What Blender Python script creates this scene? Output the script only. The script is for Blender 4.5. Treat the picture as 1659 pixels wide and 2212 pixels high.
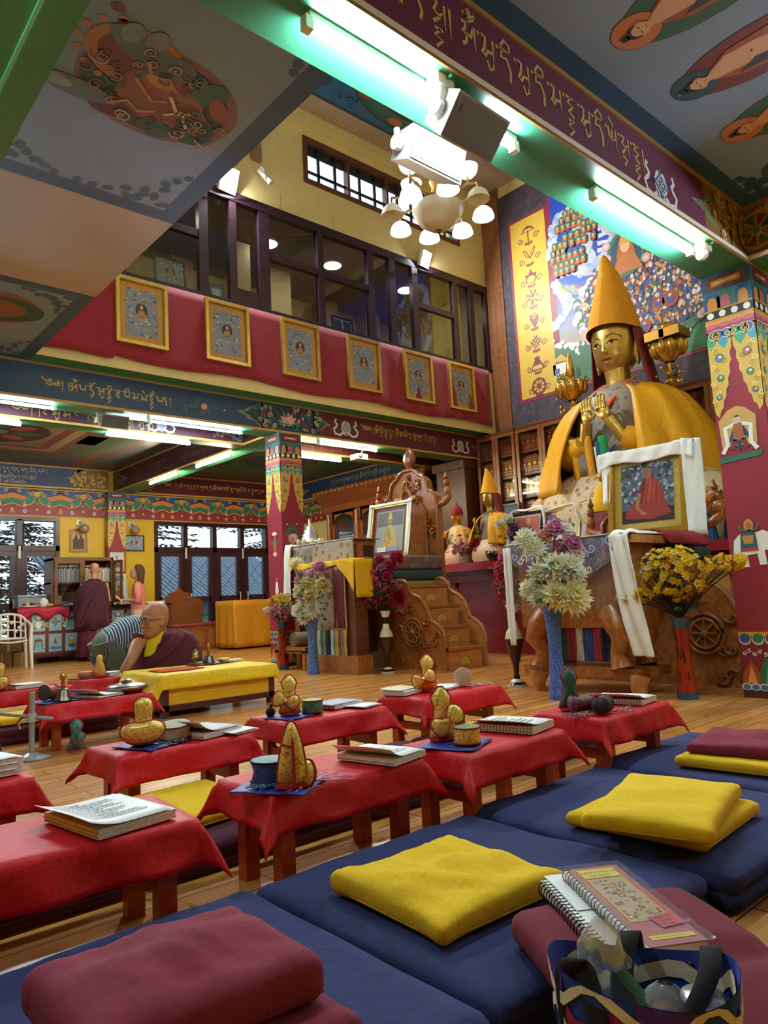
import bpy, math, random
from math import sin, cos, pi, sqrt, atan2, radians as rad
from mathutils import Vector as V, Matrix, Euler

for o in list(bpy.data.objects): bpy.data.objects.remove(o)
SC = bpy.context.scene
COL = SC.collection
# ------------------------------------------------------------------ camera, exposure, world
CAM_Z = 0.8
YAW, PITCH, ROLL, FPX, FW, FH = 0.844018, 0.119579, -0.048037, 1559.65, 1659, 2212
_f = V((cos(YAW)*cos(PITCH), sin(YAW)*cos(PITCH), sin(PITCH)))
_r = V((sin(YAW), -cos(YAW), 0)); _u = _r.cross(_f)
CR = cos(ROLL)*_r + sin(ROLL)*_u; CU = -sin(ROLL)*_r + cos(ROLL)*_u; CF = _f
cam = bpy.data.cameras.new('camera'); cam.sensor_fit = 'VERTICAL'; cam.sensor_height = 24
cam.lens = FPX/FH*24; cam.clip_start = .02; cam.clip_end = 300
co = bpy.data.objects.new('camera', cam); COL.objects.link(co); SC.camera = co
co.matrix_world = Matrix(((CR.x, CU.x, -CF.x, 0), (CR.y, CU.y, -CF.y, 0), (CR.z, CU.z, -CF.z, CAM_Z), (0, 0, 0, 1)))
SC.view_settings.view_transform = 'Standard'; SC.view_settings.look = 'None'
SC.view_settings.gamma = 1; SC.view_settings.use_curve_mapping = False
SC.view_settings.exposure = 2.5
SC.cycles.max_bounces = 8; SC.cycles.diffuse_bounces = 4; SC.cycles.transparent_max_bounces = 10
SC.cycles.sample_clamp_indirect = 6; SC.cycles.caustics_reflective = False; SC.cycles.caustics_refractive = False
TUBE_W, TUBE_C = 48.0, (.80, .93, 1.0)      # fluorescent tube emission
FLOOD_W, SHADE_W = 160.0, 5.0
world = bpy.data.worlds.new('daylight'); SC.world = world; world.use_nodes = True
wb = world.node_tree.nodes['Background']; wb.inputs[0].default_value = (.8, .9, 1, 1); wb.inputs[1].default_value = .5

# ------------------------------------------------------------------ colours and materials
def c(h, k=1):
    if not isinstance(h, str): return h
    h = h.lstrip('#'); r = []
    for i in (0, 2, 4):
        x = int(h[i:i+2], 16)/255
        r.append((x/12.92 if x <= .04045 else ((x+.055)/1.055)**2.4)*k)
    return tuple(r)
MATS = {}
class NT:
    def __init__(s, m): s.t = m.node_tree; s.n = s.t.nodes
    def new(s, typ, **k):
        x = s.n.new(typ)
        for a, b in k.items():
            if a in ('ins',):
                for q, w in b.items():
                    if hasattr(w, 'node'): s.t.links.new(w, x.inputs[q])
                    else: x.inputs[q].default_value = w
            else: setattr(x, a, b)
        return x
def mat(key):
    if key in MATS: return MATS[key]
    m = bpy.data.materials.new(key); m.use_nodes = True; T = NT(m); B = T.n['Principled BSDF']; MATS[key] = m
    at = T.new('ShaderNodeAttribute', attribute_name='Col'); cc = at.outputs['Color']
    tc = T.new('ShaderNodeTexCoord').outputs['Object']
    def noise(scale, det=3, vec=tc, out='Fac', dist=0): return T.new('ShaderNodeTexNoise', ins={'Vector': vec, 'Scale': scale, 'Detail': det, 'Distortion': dist}).outputs[out]
    def ramp(fac, *st):
        r = T.new('ShaderNodeValToRGB', ins={'Fac': fac}); e = r.color_ramp.elements
        while len(e) < len(st): e.new(.5)
        for q, (p, v) in zip(e, st): q.position = p; q.color = (v, v, v, 1) if not isinstance(v, tuple) else v+(1,)
        return r.outputs['Color']
    def mul(a, b): return T.new('ShaderNodeMix', data_type='RGBA', blend_type='MULTIPLY', ins={0: 1.0, 6: a, 7: b}).outputs[2]
    def mix(f, a, b): return T.new('ShaderNodeMix', data_type='RGBA', ins={0: f, 6: a, 7: b}).outputs[2]
    def bump(h, s, d=.01): T.t.links.new(T.new('ShaderNodeBump', ins={'Height': h, 'Strength': s, 'Distance': d}).outputs[0], B.inputs['Normal'])
    def base(x): T.t.links.new(x, B.inputs['Base Color'])
    def scl(x, y, z): return T.new('ShaderNodeMapping', ins={'Vector': tc, 'Scale': (x, y, z)}).outputs[0]
    rough, metal = .55, 0
    if key == 'paint': base(mul(cc, ramp(noise(9), (.3, .93), (.7, 1.0)))); rough = .5
    elif key == 'gloss': base(cc); rough = .18
    elif key == 'ceil': base(mul(cc, ramp(noise(1.5, 5), (.3, .9), (.7, 1.05)))); rough = .42
    elif key == 'cloth':
        base(mul(cc, ramp(noise(260, 2), (.3, .86), (.7, 1.08)))); rough = .95
        bump(noise(14, 3), .35, .02)
    elif key == 'satin':
        n = T.new('ShaderNodeTexNoise', ins={'Vector': tc, 'Scale': 24, 'Detail': 2, 'Distortion': 2.2}).outputs['Fac']
        e = ramp(n, (.40, .84), (.44, 1.1), (.5, 1.1), (.54, .86), (.62, .86), (.65, 1.08), (.7, .9))
        base(mul(cc, e)); rough = .5; bump(noise(7, 3), .4, .03); B.inputs['Specular IOR Level'].default_value = .3
    elif key == 'velvet':
        n = ramp(noise(22, 4, dist=1.5), (.35, .75), (.5, 1.05), (.65, .85)); base(mul(cc, n)); rough = .8
        B.inputs['Sheen Weight'].default_value = .35
    elif key == 'brocade':
        v = T.new('ShaderNodeTexVoronoi', ins={'Vector': tc, 'Scale': 34.0}); d = v.outputs['Distance']
        k = ramp(d, (.16, (1, .82, .38)), (.22, (.30, .1, .05)), (.36, (1, 1, 1)), (.5, (.82, .88, .9)))
        base(mul(cc, k)); rough = .5; bump(d, .2, .005)
    elif key == 'floral':
        v = T.new('ShaderNodeTexVoronoi', ins={'Vector': tc, 'Scale': 8.5, 'Randomness': .8}); d = v.outputs['Distance']
        k = ramp(d, (.10, (.95, .7, .3)), (.15, (.22, .08, .05)), (.22, (.95, .72, .66)), (.27, (.35, .16, .08)), (.31, (1, 1, 1)), (.55, (.9, .95, .92)))
        w = ramp(noise(7, 2, dist=3), (.52, (1, 1, 1)), (.55, (.5, .55, .5)), (.58, (1, 1, 1)))
        base(mul(mul(cc, k), w)); rough = .5; bump(d, .25, .006)
    elif key == 'clouds':
        v = T.new('ShaderNodeTexNoise', ins={'Vector': tc, 'Scale': 13.0, 'Detail': 1.5, 'Distortion': 2.5}); d = v.outputs['Fac']
        k = ramp(d, (.36, (.02, .03, .10)), (.395, (.36, .42, .55)), (.42, (.05, .09, .28)), (.50, (.02, .03, .11)), (.555, (.42, .2, .22)), (.575, (.08, .03, .06)), (.64, (.45, .3, .1)), (.67, (.02, .03, .1)))
        base(k); rough = .5; bump(d, .25, .006)
    elif key == 'gilt':      # gold-thread brocade
        n = ramp(noise(60, 3, dist=2.5), (.36, (.40, .10, .02)), (.41, (.60, .36, .05)), (.5, (.74, .50, .10)), (.63, (.86, .66, .20)))
        base(n); rough = .35; metal = .25; bump(noise(70), .3, .004)
    elif key == 'stripe':
        w = T.new('ShaderNodeTexWave', bands_direction='X', ins={'Vector': tc, 'Scale': 14.0, 'Distortion': .6}).outputs['Fac']
        base(mul(cc, ramp(w, (.3, .6), (.7, 1.1)))); rough = .9
    elif key == 'metal': base(cc); rough = .32; metal = 1; bump(noise(40), .08, .003)
    elif key == 'gold': base(mul(cc, ramp(noise(12), (.3, .85), (.7, 1.1)))); rough = .3; metal = .75
    elif key == 'wood':
        n = noise(3, 6, vec=scl(2, 2, 14), dist=1.0)
        base(mul(cc, ramp(n, (.35, .72), (.65, 1.12)))); rough = .3
    elif key == 'carve':
        v = T.new('ShaderNodeTexVoronoi', feature='SMOOTH_F1', ins={'Vector': T.new('ShaderNodeMix', data_type='VECTOR', ins={0: .12, 4: tc, 5: noise(9, 2, out='Color')}).outputs[1], 'Scale': 26.0, 'Smoothness': .5}).outputs['Distance']
        base(mul(cc, ramp(v, (.05, 1.15), (.4, 1.0), (.62, .74)))); rough = .3; bump(v, -1.0, .03)
    elif key == 'floor':
        br = T.new('ShaderNodeTexBrick', offset=.37, ins={'Vector': tc, 'Color1': c('#d08f49')+(1,), 'Color2': c('#b0763a')+(1,), 'Mortar': c('#4a2c14')+(1,), 'Scale': 1.0, 'Mortar Size': .0022, 'Bias': 0.0, 'Brick Width': 1.9, 'Row Height': .105}).outputs['Color']
        n = noise(2.2, 7, vec=scl(1.1, 14, 1), dist=1.6)
        kn = ramp(noise(1.1, 3, vec=scl(1.5, 5, 1)), (.2, .8), (.55, 1.05))
        base(mul(mul(br, ramp(n, (.33, .7), (.5, 1.0), (.7, 1.12))), kn)); rough = .26
    elif key == 'knit':
        w = T.new('ShaderNodeTexWave', bands_direction='X', ins={'Vector': tc, 'Scale': 12.5, 'Distortion': .3}).outputs['Fac']
        base(mix(ramp(w, (.62, 0.0), (.72, 1.0)), c('#1c3346')+(1,), c('#aebcc4')+(1,))); rough = .9
    elif key == 'hexes':
        v = T.new('ShaderNodeTexVoronoi', ins={'Vector': tc, 'Scale': 13.0, 'Randomness': .35}); d = v.outputs['Distance']
        k = ramp(d, (.2, (1.35, 1.25, 1.1)), (.3, (.6, .6, .7)), (.42, (1.1, 1.0, 1.0)), (.52, (.7, .65, .7)))
        base(mul(mul(cc, k), ramp(v.outputs['Color'], (.2, .8), (.8, 1.2)))); rough = .7
    elif key == 'leaf': base(mul(cc, ramp(noise(20), (.3, .75), (.7, 1.15)))); rough = .7; tl = T.new('ShaderNodeBsdfTranslucent', ins={'Color': cc}); mx = T.new('ShaderNodeMixShader', ins={0: .48, 1: B.outputs[0], 2: tl.outputs[0]}); T.t.links.new(mx.outputs[0], T.n['Material Output'].inputs[0])
    elif key == 'skin': base(mul(cc, ramp(noise(25, 3), (.3, .92), (.7, 1.03)))); rough = .5
    elif key == 'speckle':
        base(mul(cc, ramp(noise(70, 4), (.4, .6), (.5, 1.0), (.62, 1.5)))); rough = .35
    elif key == 'glass':
        T.n.remove(B); tr = T.new('ShaderNodeBsdfTransparent', ins={'Color': (.86, .9, .92, 1)}); gl = T.new('ShaderNodeBsdfGlossy', ins={'Color': (1, 1, 1, 1), 'Roughness': .02})
        bf = T.new('ShaderNodeMapRange', ins={'Value': T.new('ShaderNodeNewGeometry').outputs['Backfacing'], 3: 1.45, 4: .69}); fr = T.new('ShaderNodeFresnel', ins={'IOR': bf.outputs[0]}); mx = T.new('ShaderNodeMixShader', ins={0: fr.outputs[0], 1: tr.outputs[0], 2: gl.outputs[0]})
        T.t.links.new(mx.outputs[0], T.n['Material Output'].inputs[0]); return m
    elif key in ('plastic', 'film'):
        T.n.remove(B); tr = T.new('ShaderNodeBsdfTransparent', ins={'Color': (.95, .95, .96, 1)}); gl = T.new('ShaderNodeBsdfGlossy', ins={'Color': (1, 1, 1, 1), 'Roughness': .08})
        df = T.new('ShaderNodeBsdfDiffuse', ins={'Color': (.9, .9, .92, 1)})
        m1 = T.new('ShaderNodeMixShader', ins={0: .05 if key == 'plastic' else .22, 1: tr.outputs[0], 2: df.outputs[0]})
        mx = T.new('ShaderNodeMixShader', ins={0: .05 if key == 'plastic' else .2, 1: m1.outputs[0], 2: gl.outputs[0]})
        T.t.links.new(mx.outputs[0], T.n['Material Output'].inputs[0]); return m
    elif key.startswith('emit'):
        T.n.remove(B); em = T.new('ShaderNodeEmission', ins={'Color': cc, 'Strength': float(key[4:])}); T.t.links.new(em.outputs[0], T.n['Material Output'].inputs[0]); return m
    else: base(cc)
    B.inputs['Roughness'].default_value = rough; B.inputs['Metallic'].default_value = metal
    return m

# ------------------------------------------------------------------ frames and mesh building
class F:
    """a local frame: origin, two axes and their normal"""
    def __init__(s, o, u=(1, 0, 0), v=(0, 0, 1), n=None):
        s.o = V(o); s.u = V(u).normalized(); s.v = V(v).normalized(); s.n = V(n).normalized() if n else s.u.cross(s.v)
    def p(s, a, b, d=0): return s.o + s.u*a + s.v*b + s.n*d
    def at(s, a, b, d=0): return F(s.p(a, b, d), s.u, s.v, s.n)
    def rot(s, t):
        return F(s.o, s.u*cos(t)+s.v*sin(t), s.v*cos(t)-s.u*sin(t), s.n)
W0 = F((0, 0, 0), (1, 0, 0), (0, 1, 0))
def lerp(a, b, t): return a+(b-a)*t
class MB:
    def __init__(s): s.v = []; s.f = []; s.m = []; s.c = []; s.s = []; s.mk = []
    def mid(s, k):
        if k not in s.mk: s.mk.append(k)
        return s.mk.index(k)
    def add(s, vs, fs, col, m='paint', sm=False):
        b = len(s.v); s.v += [tuple(x) for x in vs]; k = s.mid(m); col = c(col)
        for f in fs: s.f.append([b+i for i in f]); s.m.append(k); s.c.append(col); s.s.append(sm)
        return s
    def box(s, lo, hi, col, m='paint', f=W0):
        a, b = lo, hi
        vs = [f.p(x, y, z) for z in (a[2], b[2]) for y in (a[1], b[1]) for x in (a[0], b[0])]
        return s.add(vs, [(0, 2, 3, 1), (4, 5, 7, 6), (0, 1, 5, 4), (2, 6, 7, 3), (0, 4, 6, 2), (1, 3, 7, 5)], col, m)
    def bbox(s, lo, hi, col, m='paint', r=.01, f=W0, seg=2):
        """box with rounded vertical and horizontal edges (superellipse shells)"""
        cx, cy = (lo[0]+hi[0])/2, (lo[1]+hi[1])/2; hx, hy = (hi[0]-lo[0])/2, (hi[1]-lo[1])/2
        rings = []
        def ring(ins, z):
            q = []
            rr = max(r-ins*.0, 1e-4)
            for (sx, sy, a0) in ((1, 1, 0), (-1, 1, pi/2), (-1, -1, pi), (1, -1, 1.5*pi)):
                for k in range(seg+1):
                    a = a0+pi/2*k/seg
                    q.append(f.p(cx+sx*(hx-rr)+(rr-ins)*cos(a), cy+sy*(hy-rr)+(rr-ins)*sin(a), z))
            return q
        for k in range(seg+1):
            a = pi/2*k/seg; rings.append(ring(r*(1-sin(a))*.999, lo[2]+r*(1-cos(a))))
        for k in range(seg+1):
            a = pi/2*k/seg; rings.append(ring(r*(1-cos(a))*.999, hi[2]-r*(1-sin(a))))
        return s.rings(rings, col, m, caps=True)
    def rings(s, R, col, m='paint', caps=True, closed=True, sm=True):
        n = len(R[0]); vs = [p for r in R for p in r]; fs = []
        for i in range(len(R)-1):
            for j in range(n if closed else n-1):
                k = (j+1) % n; fs.append((i*n+j, i*n+k, (i+1)*n+k, (i+1)*n+j))
        s.add(vs, fs, col, m, sm)
        if caps and closed:
            s.add(R[0], [tuple(range(n))[::-1]], col, m); s.add(R[-1], [tuple(range(n))], col, m)
        return s
    def lathe(s, prof, o=(0, 0, 0), col='#888888', m='paint', n=20, f=None, cols=None, sx=1, sy=1):
        """profile of (radius, height) turned about the frame's normal"""
        f = f or F(o, (1, 0, 0), (0, 1, 0))
        R = [[f.p(r*sx*cos(2*pi*j/n), r*sy*sin(2*pi*j/n), z) for j in range(n)] for r, z in prof]
        if cols:
            for i in range(len(R)-1): s.rings(R[i:i+2], cols[min(i, len(cols)-1)], m, caps=False)
        else: s.rings(R, col, m, caps=False)
        return s
    def ball(s, o, r, col, m='paint', n=12, f=None, k=8):
        rx, ry, rz = (r, r, r) if not isinstance(r, tuple) else r
        f = f or F(o, (1, 0, 0), (0, 1, 0))
        R = [[f.p(rx*cos(2*pi*j/n)*sin(pi*i/k), ry*sin(2*pi*j/n)*sin(pi*i/k), -rz*cos(pi*i/k)) for j in range(n)] for i in range(k+1)]
        return s.rings(R, col, m, caps=False)
    def tube(s, pts, r, col, m='paint', n=8, caps=True, flat=1):
        pts = [V(p) for p in pts]; rs = r if isinstance(r, (list, tuple)) else [r]*len(pts); R = []; up = None
        for i, p in enumerate(pts):
            t = (pts[min(i+1, len(pts)-1)]-pts[max(i-1, 0)]).normalized()
            if up is None: up = V((0, 0, 1)) if abs(t.z) < .9 else V((1, 0, 0))
            a = t.cross(up)
            if a.length < 1e-5: a = t.cross(V((.3, 1, .2)))
            a.normalize(); b = a.cross(t).normalized(); up = b
            R.append([p+a*(rs[i]*cos(2*pi*j/n))+b*(rs[i]*flat*sin(2*pi*j/n)) for j in range(n)])
        return s.rings(R, col, m, caps=caps)
    # flat painted figures on a frame
    def poly(s, f, pts, col, d=.002, m='paint'):
        return s.add([f.p(a, b, d) for a, b in pts], [tuple(range(len(pts)))], col, m)
    def rect(s, f, a0, b0, a1, b1, col, d=.002, m='paint'): return s.poly(f, [(a0, b0), (a1, b0), (a1, b1), (a0, b1)], col, d, m)
    def disc(s, f, a, b, r, col, d=.002, ry=None, n=16, m='paint', t=0):
        ry = ry or r; P = [(r*cos(2*pi*i/n), ry*sin(2*pi*i/n)) for i in range(n)]
        return s.poly(f, [(a+x*cos(t)-y*sin(t), b+x*sin(t)+y*cos(t)) for x, y in P], col, d, m)
    def stroke(s, f, pts, w, col, d=.003, m='paint', taper=False):
        n = len(pts); L = []; R = []
        for i, (a, b) in enumerate(pts):
            p, q = pts[max(i-1, 0)], pts[min(i+1, n-1)]; dx, dy = q[0]-p[0], q[1]-p[1]; l = sqrt(dx*dx+dy*dy) or 1
            ww = w/2*(1-.75*i/(n-1) if taper else 1)
            L.append(f.p(a-dy/l*ww, b+dx/l*ww, d)); R.append(f.p(a+dy/l*ww, b-dx/l*ww, d))
        return s.add(L+R, [(n+i, n+i+1, i+1, i) for i in range(n-1)], col, m)
    def spiral(s, f, a, b, r, turns, w, col, d=.003, a0=0, sgn=1, m='paint'):
        N = int(10*turns)+2
        return s.stroke(f, [(a+r*(1-.85*i/N)*cos(a0+sgn*2*pi*turns*i/N), b+r*(1-.85*i/N)*sin(a0+sgn*2*pi*turns*i/N)) for i in range(N+1)], w, col, d, m)
    def grid(s, fn, nu, nv, col, m='cloth', th=0, sm=True):
        vs = [V(fn(i/nu, j/nv)) for j in range(nv+1) for i in range(nu+1)]; w = nu+1
        fs = [(j*w+i, j*w+i+1, (j+1)*w+i+1, (j+1)*w+i) for j in range(nv) for i in range(nu)]
        return s.add(vs, fs, col, m, sm)
    def obj(s, name, parent=None, **props):
        me = bpy.data.meshes.new(name); me.from_pydata(s.v, [], s.f)
        for k in s.mk: me.materials.append(mat(k))
        me.polygons.foreach_set('material_index', s.m); me.polygons.foreach_set('use_smooth', s.s)
        at = me.color_attributes.new('Col', 'FLOAT_COLOR', 'CORNER'); buf = []
        for f, k in zip(s.f, s.c): buf += [k[0], k[1], k[2], 1.0]*len(f)
        at.data.foreach_set('color', buf); me.update()
        o = bpy.data.objects.new(name, me); COL.objects.link(o)
        if parent is not None:
            o.parent = parent
            if parent.type == 'EMPTY' or True:
                o.matrix_parent_inverse = world_of(parent).inverted()
        return tag(o, **props)
def world_of(o):
    m = o.matrix_basis.copy()
    if o.parent: m = world_of(o.parent) @ o.matrix_parent_inverse @ m
    return m
def tag(o, label=None, cat=None, group=None, kind=None):
    if label: o['label'] = label
    if cat: o['category'] = cat
    if group: o['group'] = group
    if kind: o['kind'] = kind
    return o
def thing(name, label, cat, loc=(0, 0, 0), group=None):
    o = bpy.data.objects.new(name, None); COL.objects.link(o); o.location = loc; o.empty_display_size = .1
    return tag(o, label, cat, group)
def dup(root, loc=None, rz=None, label=None, group=None):
    r = root.copy(); COL.objects.link(r)
    if loc is not None: r.location = loc
    if rz is not None: r.rotation_euler = (0, 0, rz)
    if label: r['label'] = label
    if group: r['group'] = group
    for ch in list(root.children):
        q = ch.copy(); COL.objects.link(q); q.parent = r
        for g in list(ch.children): h = g.copy(); COL.objects.link(h); h.parent = q
    return r
def S(mb, name): return mb.obj(name, kind='structure')
def ray(px, py): return CR*((px-FW/2)/FPX) - CU*((py-FH/2)/FPX) + CF
def onx(px, py, x): d = ray(px, py); return V((0, 0, CAM_Z)) + d*(x/d.x)
def ony(px, py, y): d = ray(px, py); return V((0, 0, CAM_Z)) + d*(y/d.y)
def onz(px, py, z): d = ray(px, py); return V((0, 0, CAM_Z)) + d*((z-CAM_Z)/d.z)
def rr(a, b): return random.uniform(a, b)
def text(mb, f, body, size, col, d=.003, m='paint', sx=1):
    cu = bpy.data.curves.new('lettering', 'FONT'); cu.body = body; cu.size = size; cu.resolution_u = 2
    o = bpy.data.objects.new('lettering', cu); COL.objects.link(o); dg = bpy.context.evaluated_depsgraph_get(); dg.update()
    me = o.evaluated_get(dg).to_mesh()
    mb.add([f.p(v.co.x*sx, v.co.y, d) for v in me.vertices], [tuple(p.vertices) for p in me.polygons], col, m)
    bpy.data.objects.remove(o); bpy.data.curves.remove(cu)
# pen strokes of the letters, headline at 0, foot at -1
GL = {'a': [[(0, -.05), (.22, -.02), (.2, -.3), (.02, -.42), (.28, -.5), (.24, -.82), (.02, -.98)], [(.28, -.45), (.5, -.5), (.66, -.1)], [(.72, 0), (.74, -1.05)]],
 'pa': [[(.02, 0), (.08, -.55), (.4, -.6), (.68, -.52)], [(.68, 0), (.7, -1.05)]], 'ba': [[(0, -.02), (.7, -.02)], [(.1, 0), (.06, -.5), (.3, -.72), (.68, -.55)], [(.68, 0), (.7, -1.0)]],
 'ma': [[(0, -.02), (.25, -.05), (.18, -.5), (.02, -.75), (.2, -.85), (.35, -.6), (.68, -.55)], [(.68, 0), (.7, -1.05)]],
 'da': [[(0, -.02), (.6, -.02)], [(.3, -.02), (.1, -.4), (.45, -.5), (.6, -.85), (.5, -1.2)]], 'na': [[(0, -.02), (.6, -.02)], [(.15, -.02), (.05, -.4), (.4, -.35), (.62, -.8), (.58, -1.3)]],
 'ta': [[(0, -.02), (.55, -.02)], [(.35, -.02), (.08, -.3), (.4, -.55), (.42, -1.1)]], 'la': [[(.05, -.1), (.2, -.5), (.05, -.85), (.3, -.75), (.4, -.4), (.55, -.8), (.75, -.4)], [(.74, 0), (.76, -1.0)]],
 'ha': [[(0, -.02), (.62, -.02)], [(.3, -.02), (.12, -.3), (.5, -.4), (.15, -.7), (.55, -.9)]], 'sa': [[(0, -.02), (.3, -.02), (.1, -.4), (.4, -.6), (.05, -.9)], [(.35, -.55), (.66, -.3)], [(.66, 0), (.68, -1.0)]],
 'ya': [[(.03, -.02), (.1, -.5), (.32, -.6), (.33, -.1)], [(.33, -.6), (.66, -.5)], [(.66, 0), (.68, -1.0)]], 'ra': [[(0, -.02), (.55, -.02)], [(.45, -.02), (.1, -.4), (.4, -.6)]],
 'ga': [[(.03, -.02), (.08, -.5), (.4, -.55)], [(.4, -.02), (.42, -.6)], [(.42, -.3), (.66, -.3)], [(.66, 0), (.68, -1.0)]], 'ka': [[(0, -.02), (.7, -.02)], [(.1, -.02), (.1, -.5)], [(.38, -.02), (.38, -.5)], [(.68, -.02), (.68, -1.1)]],
 'sha': [[(0, -.02), (.6, -.02)], [(.6, -.02), (.1, -.7), (.5, -.95)], [(.1, -.2), (.5, -.7)]], '|': [[(.1, .02), (.12, -1.25)]], '.': [[(.05, -.02), (.17, -.12)]], ' ': [],
 'yig': [[(-.5, .35), (-.2, -.05), (0, -.1)], [(.55, 0), (.3, -.1), (.5, -.38), (.75, -.15), (.6, .1), (.1, -.1), (.1, -.5), (.55, -.68), (.95, -.35)], [(1.3, 0), (1.05, -.1), (1.25, -.38), (1.5, -.15), (1.35, .1), (1.0, -.3), (1.1, -.6), (1.5, -.55), (1.65, -.1)]]}
VO = {'i': [[(.05, .1), (.3, .42), (.6, .3), (.62, .05)]], 'o': [[(.1, .42), (.3, .1), (.45, .3), (.8, .5)]], 'e': [[(.1, .5), (.5, .12)]], 'M': [[(.1, .3), (.4, .12), (.75, .35)], [(.32, .5), (.42, .62), (.52, .5), (.42, .42), (.32, .5)]],
 'u': [[(.3, -1.0), (.45, -1.35), (.68, -1.15), (.66, -1.0)]], 'H': [[(.1, -1.1), (.55, -1.1)], [(.4, -1.1), (.1, -1.4), (.5, -1.5), (.15, -1.85)]], 'w': [[(.1, -1.05), (.5, -1.15), (.2, -1.5)]]}
def script(mb, f, words, h, col, d=.003, w=.1):
    """words: list of letter specs 'base+marks'; returns the advance"""
    x = 0
    for t in words.split():
        b, *mk = t.split('+'); b = ' ' if b == '_' else b
        for st in GL[b]: mb.stroke(f, [((x+p)*h, q*h) for p, q in st], (w if len(st) > 2 or st[0][1] == st[-1][1] else w*.9)*h, col, d, taper=(len(st) == 2 and b != '.'))
        for k in mk:
            for st in VO[k]: mb.stroke(f, [((x+p)*h, q*h) for p, q in st], w*.85*h, col, d)
        x += {'|': .3, '.': .28, ' ': .45, 'yig': 1.85}.get(b, .84)
    return x*h
# ------------------------------------------------------------------ colours of the temple paint
GREEN, GOLD, BLUE, MAROON, YEL, CREAM, RED = '#3f8a68', '#c9a14a', '#24466f', '#5e2232', '#d9ae22', '#e6d79a', '#a02233'
ZB, ZC = 3.056, 3.46
def wallface(y): return F((0, y, 0), (1, 0, 0), (0, 0, 1))          # faces -Y, a = X, b = Z
def altface(x): return F((x, 0, 0), (0, -1, 0), (0, 0, 1))          # faces -X, a = -Y, b = Z
def under(z): return F((0, 0, z), (1, 0, 0), (0, 1, 0), (0, 0, -1)) # faces down, a = X, b = Y
# floor and enclosing walls
m = MB(); m.box((-3.2, -3.2, -.1), (9.6, 13.9, 0), '#b07a40', 'floor'); S(m, 'floor')
m = MB(); m.box((-3.2, -3.2, 0), (9.6, -3.0, 3.6), YEL); S(m, 'wall_front')
m = MB(); m.box((-3.2, -3.0, 0), (-3.0, 13.9, 3.6), YEL); S(m, 'wall_left')
DOORS = [(-2.2, 0.4, 0), (1.55, 4.24, 0), (6.03, 8.65, 0)]          # three glazed openings in the back wall
m = MB(); xs = [-3.0]+[q for d in DOORS for q in d[:2]]+[9.6]; DT = 2.54
for i in range(0, len(xs), 2): m.box((xs[i], 13.65, 0), (xs[i+1], 13.9, 3.6), YEL)
for a, b, _ in DOORS: m.box((a, 13.65, DT), (b, 13.9, 3.6), YEL)
S(m, 'wall_back')
m = MB(); m.box((9.45, -3.0, 0), (9.6, 13.65, 7.8), '#d5c98c'); S(m, 'wall_right')
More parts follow.
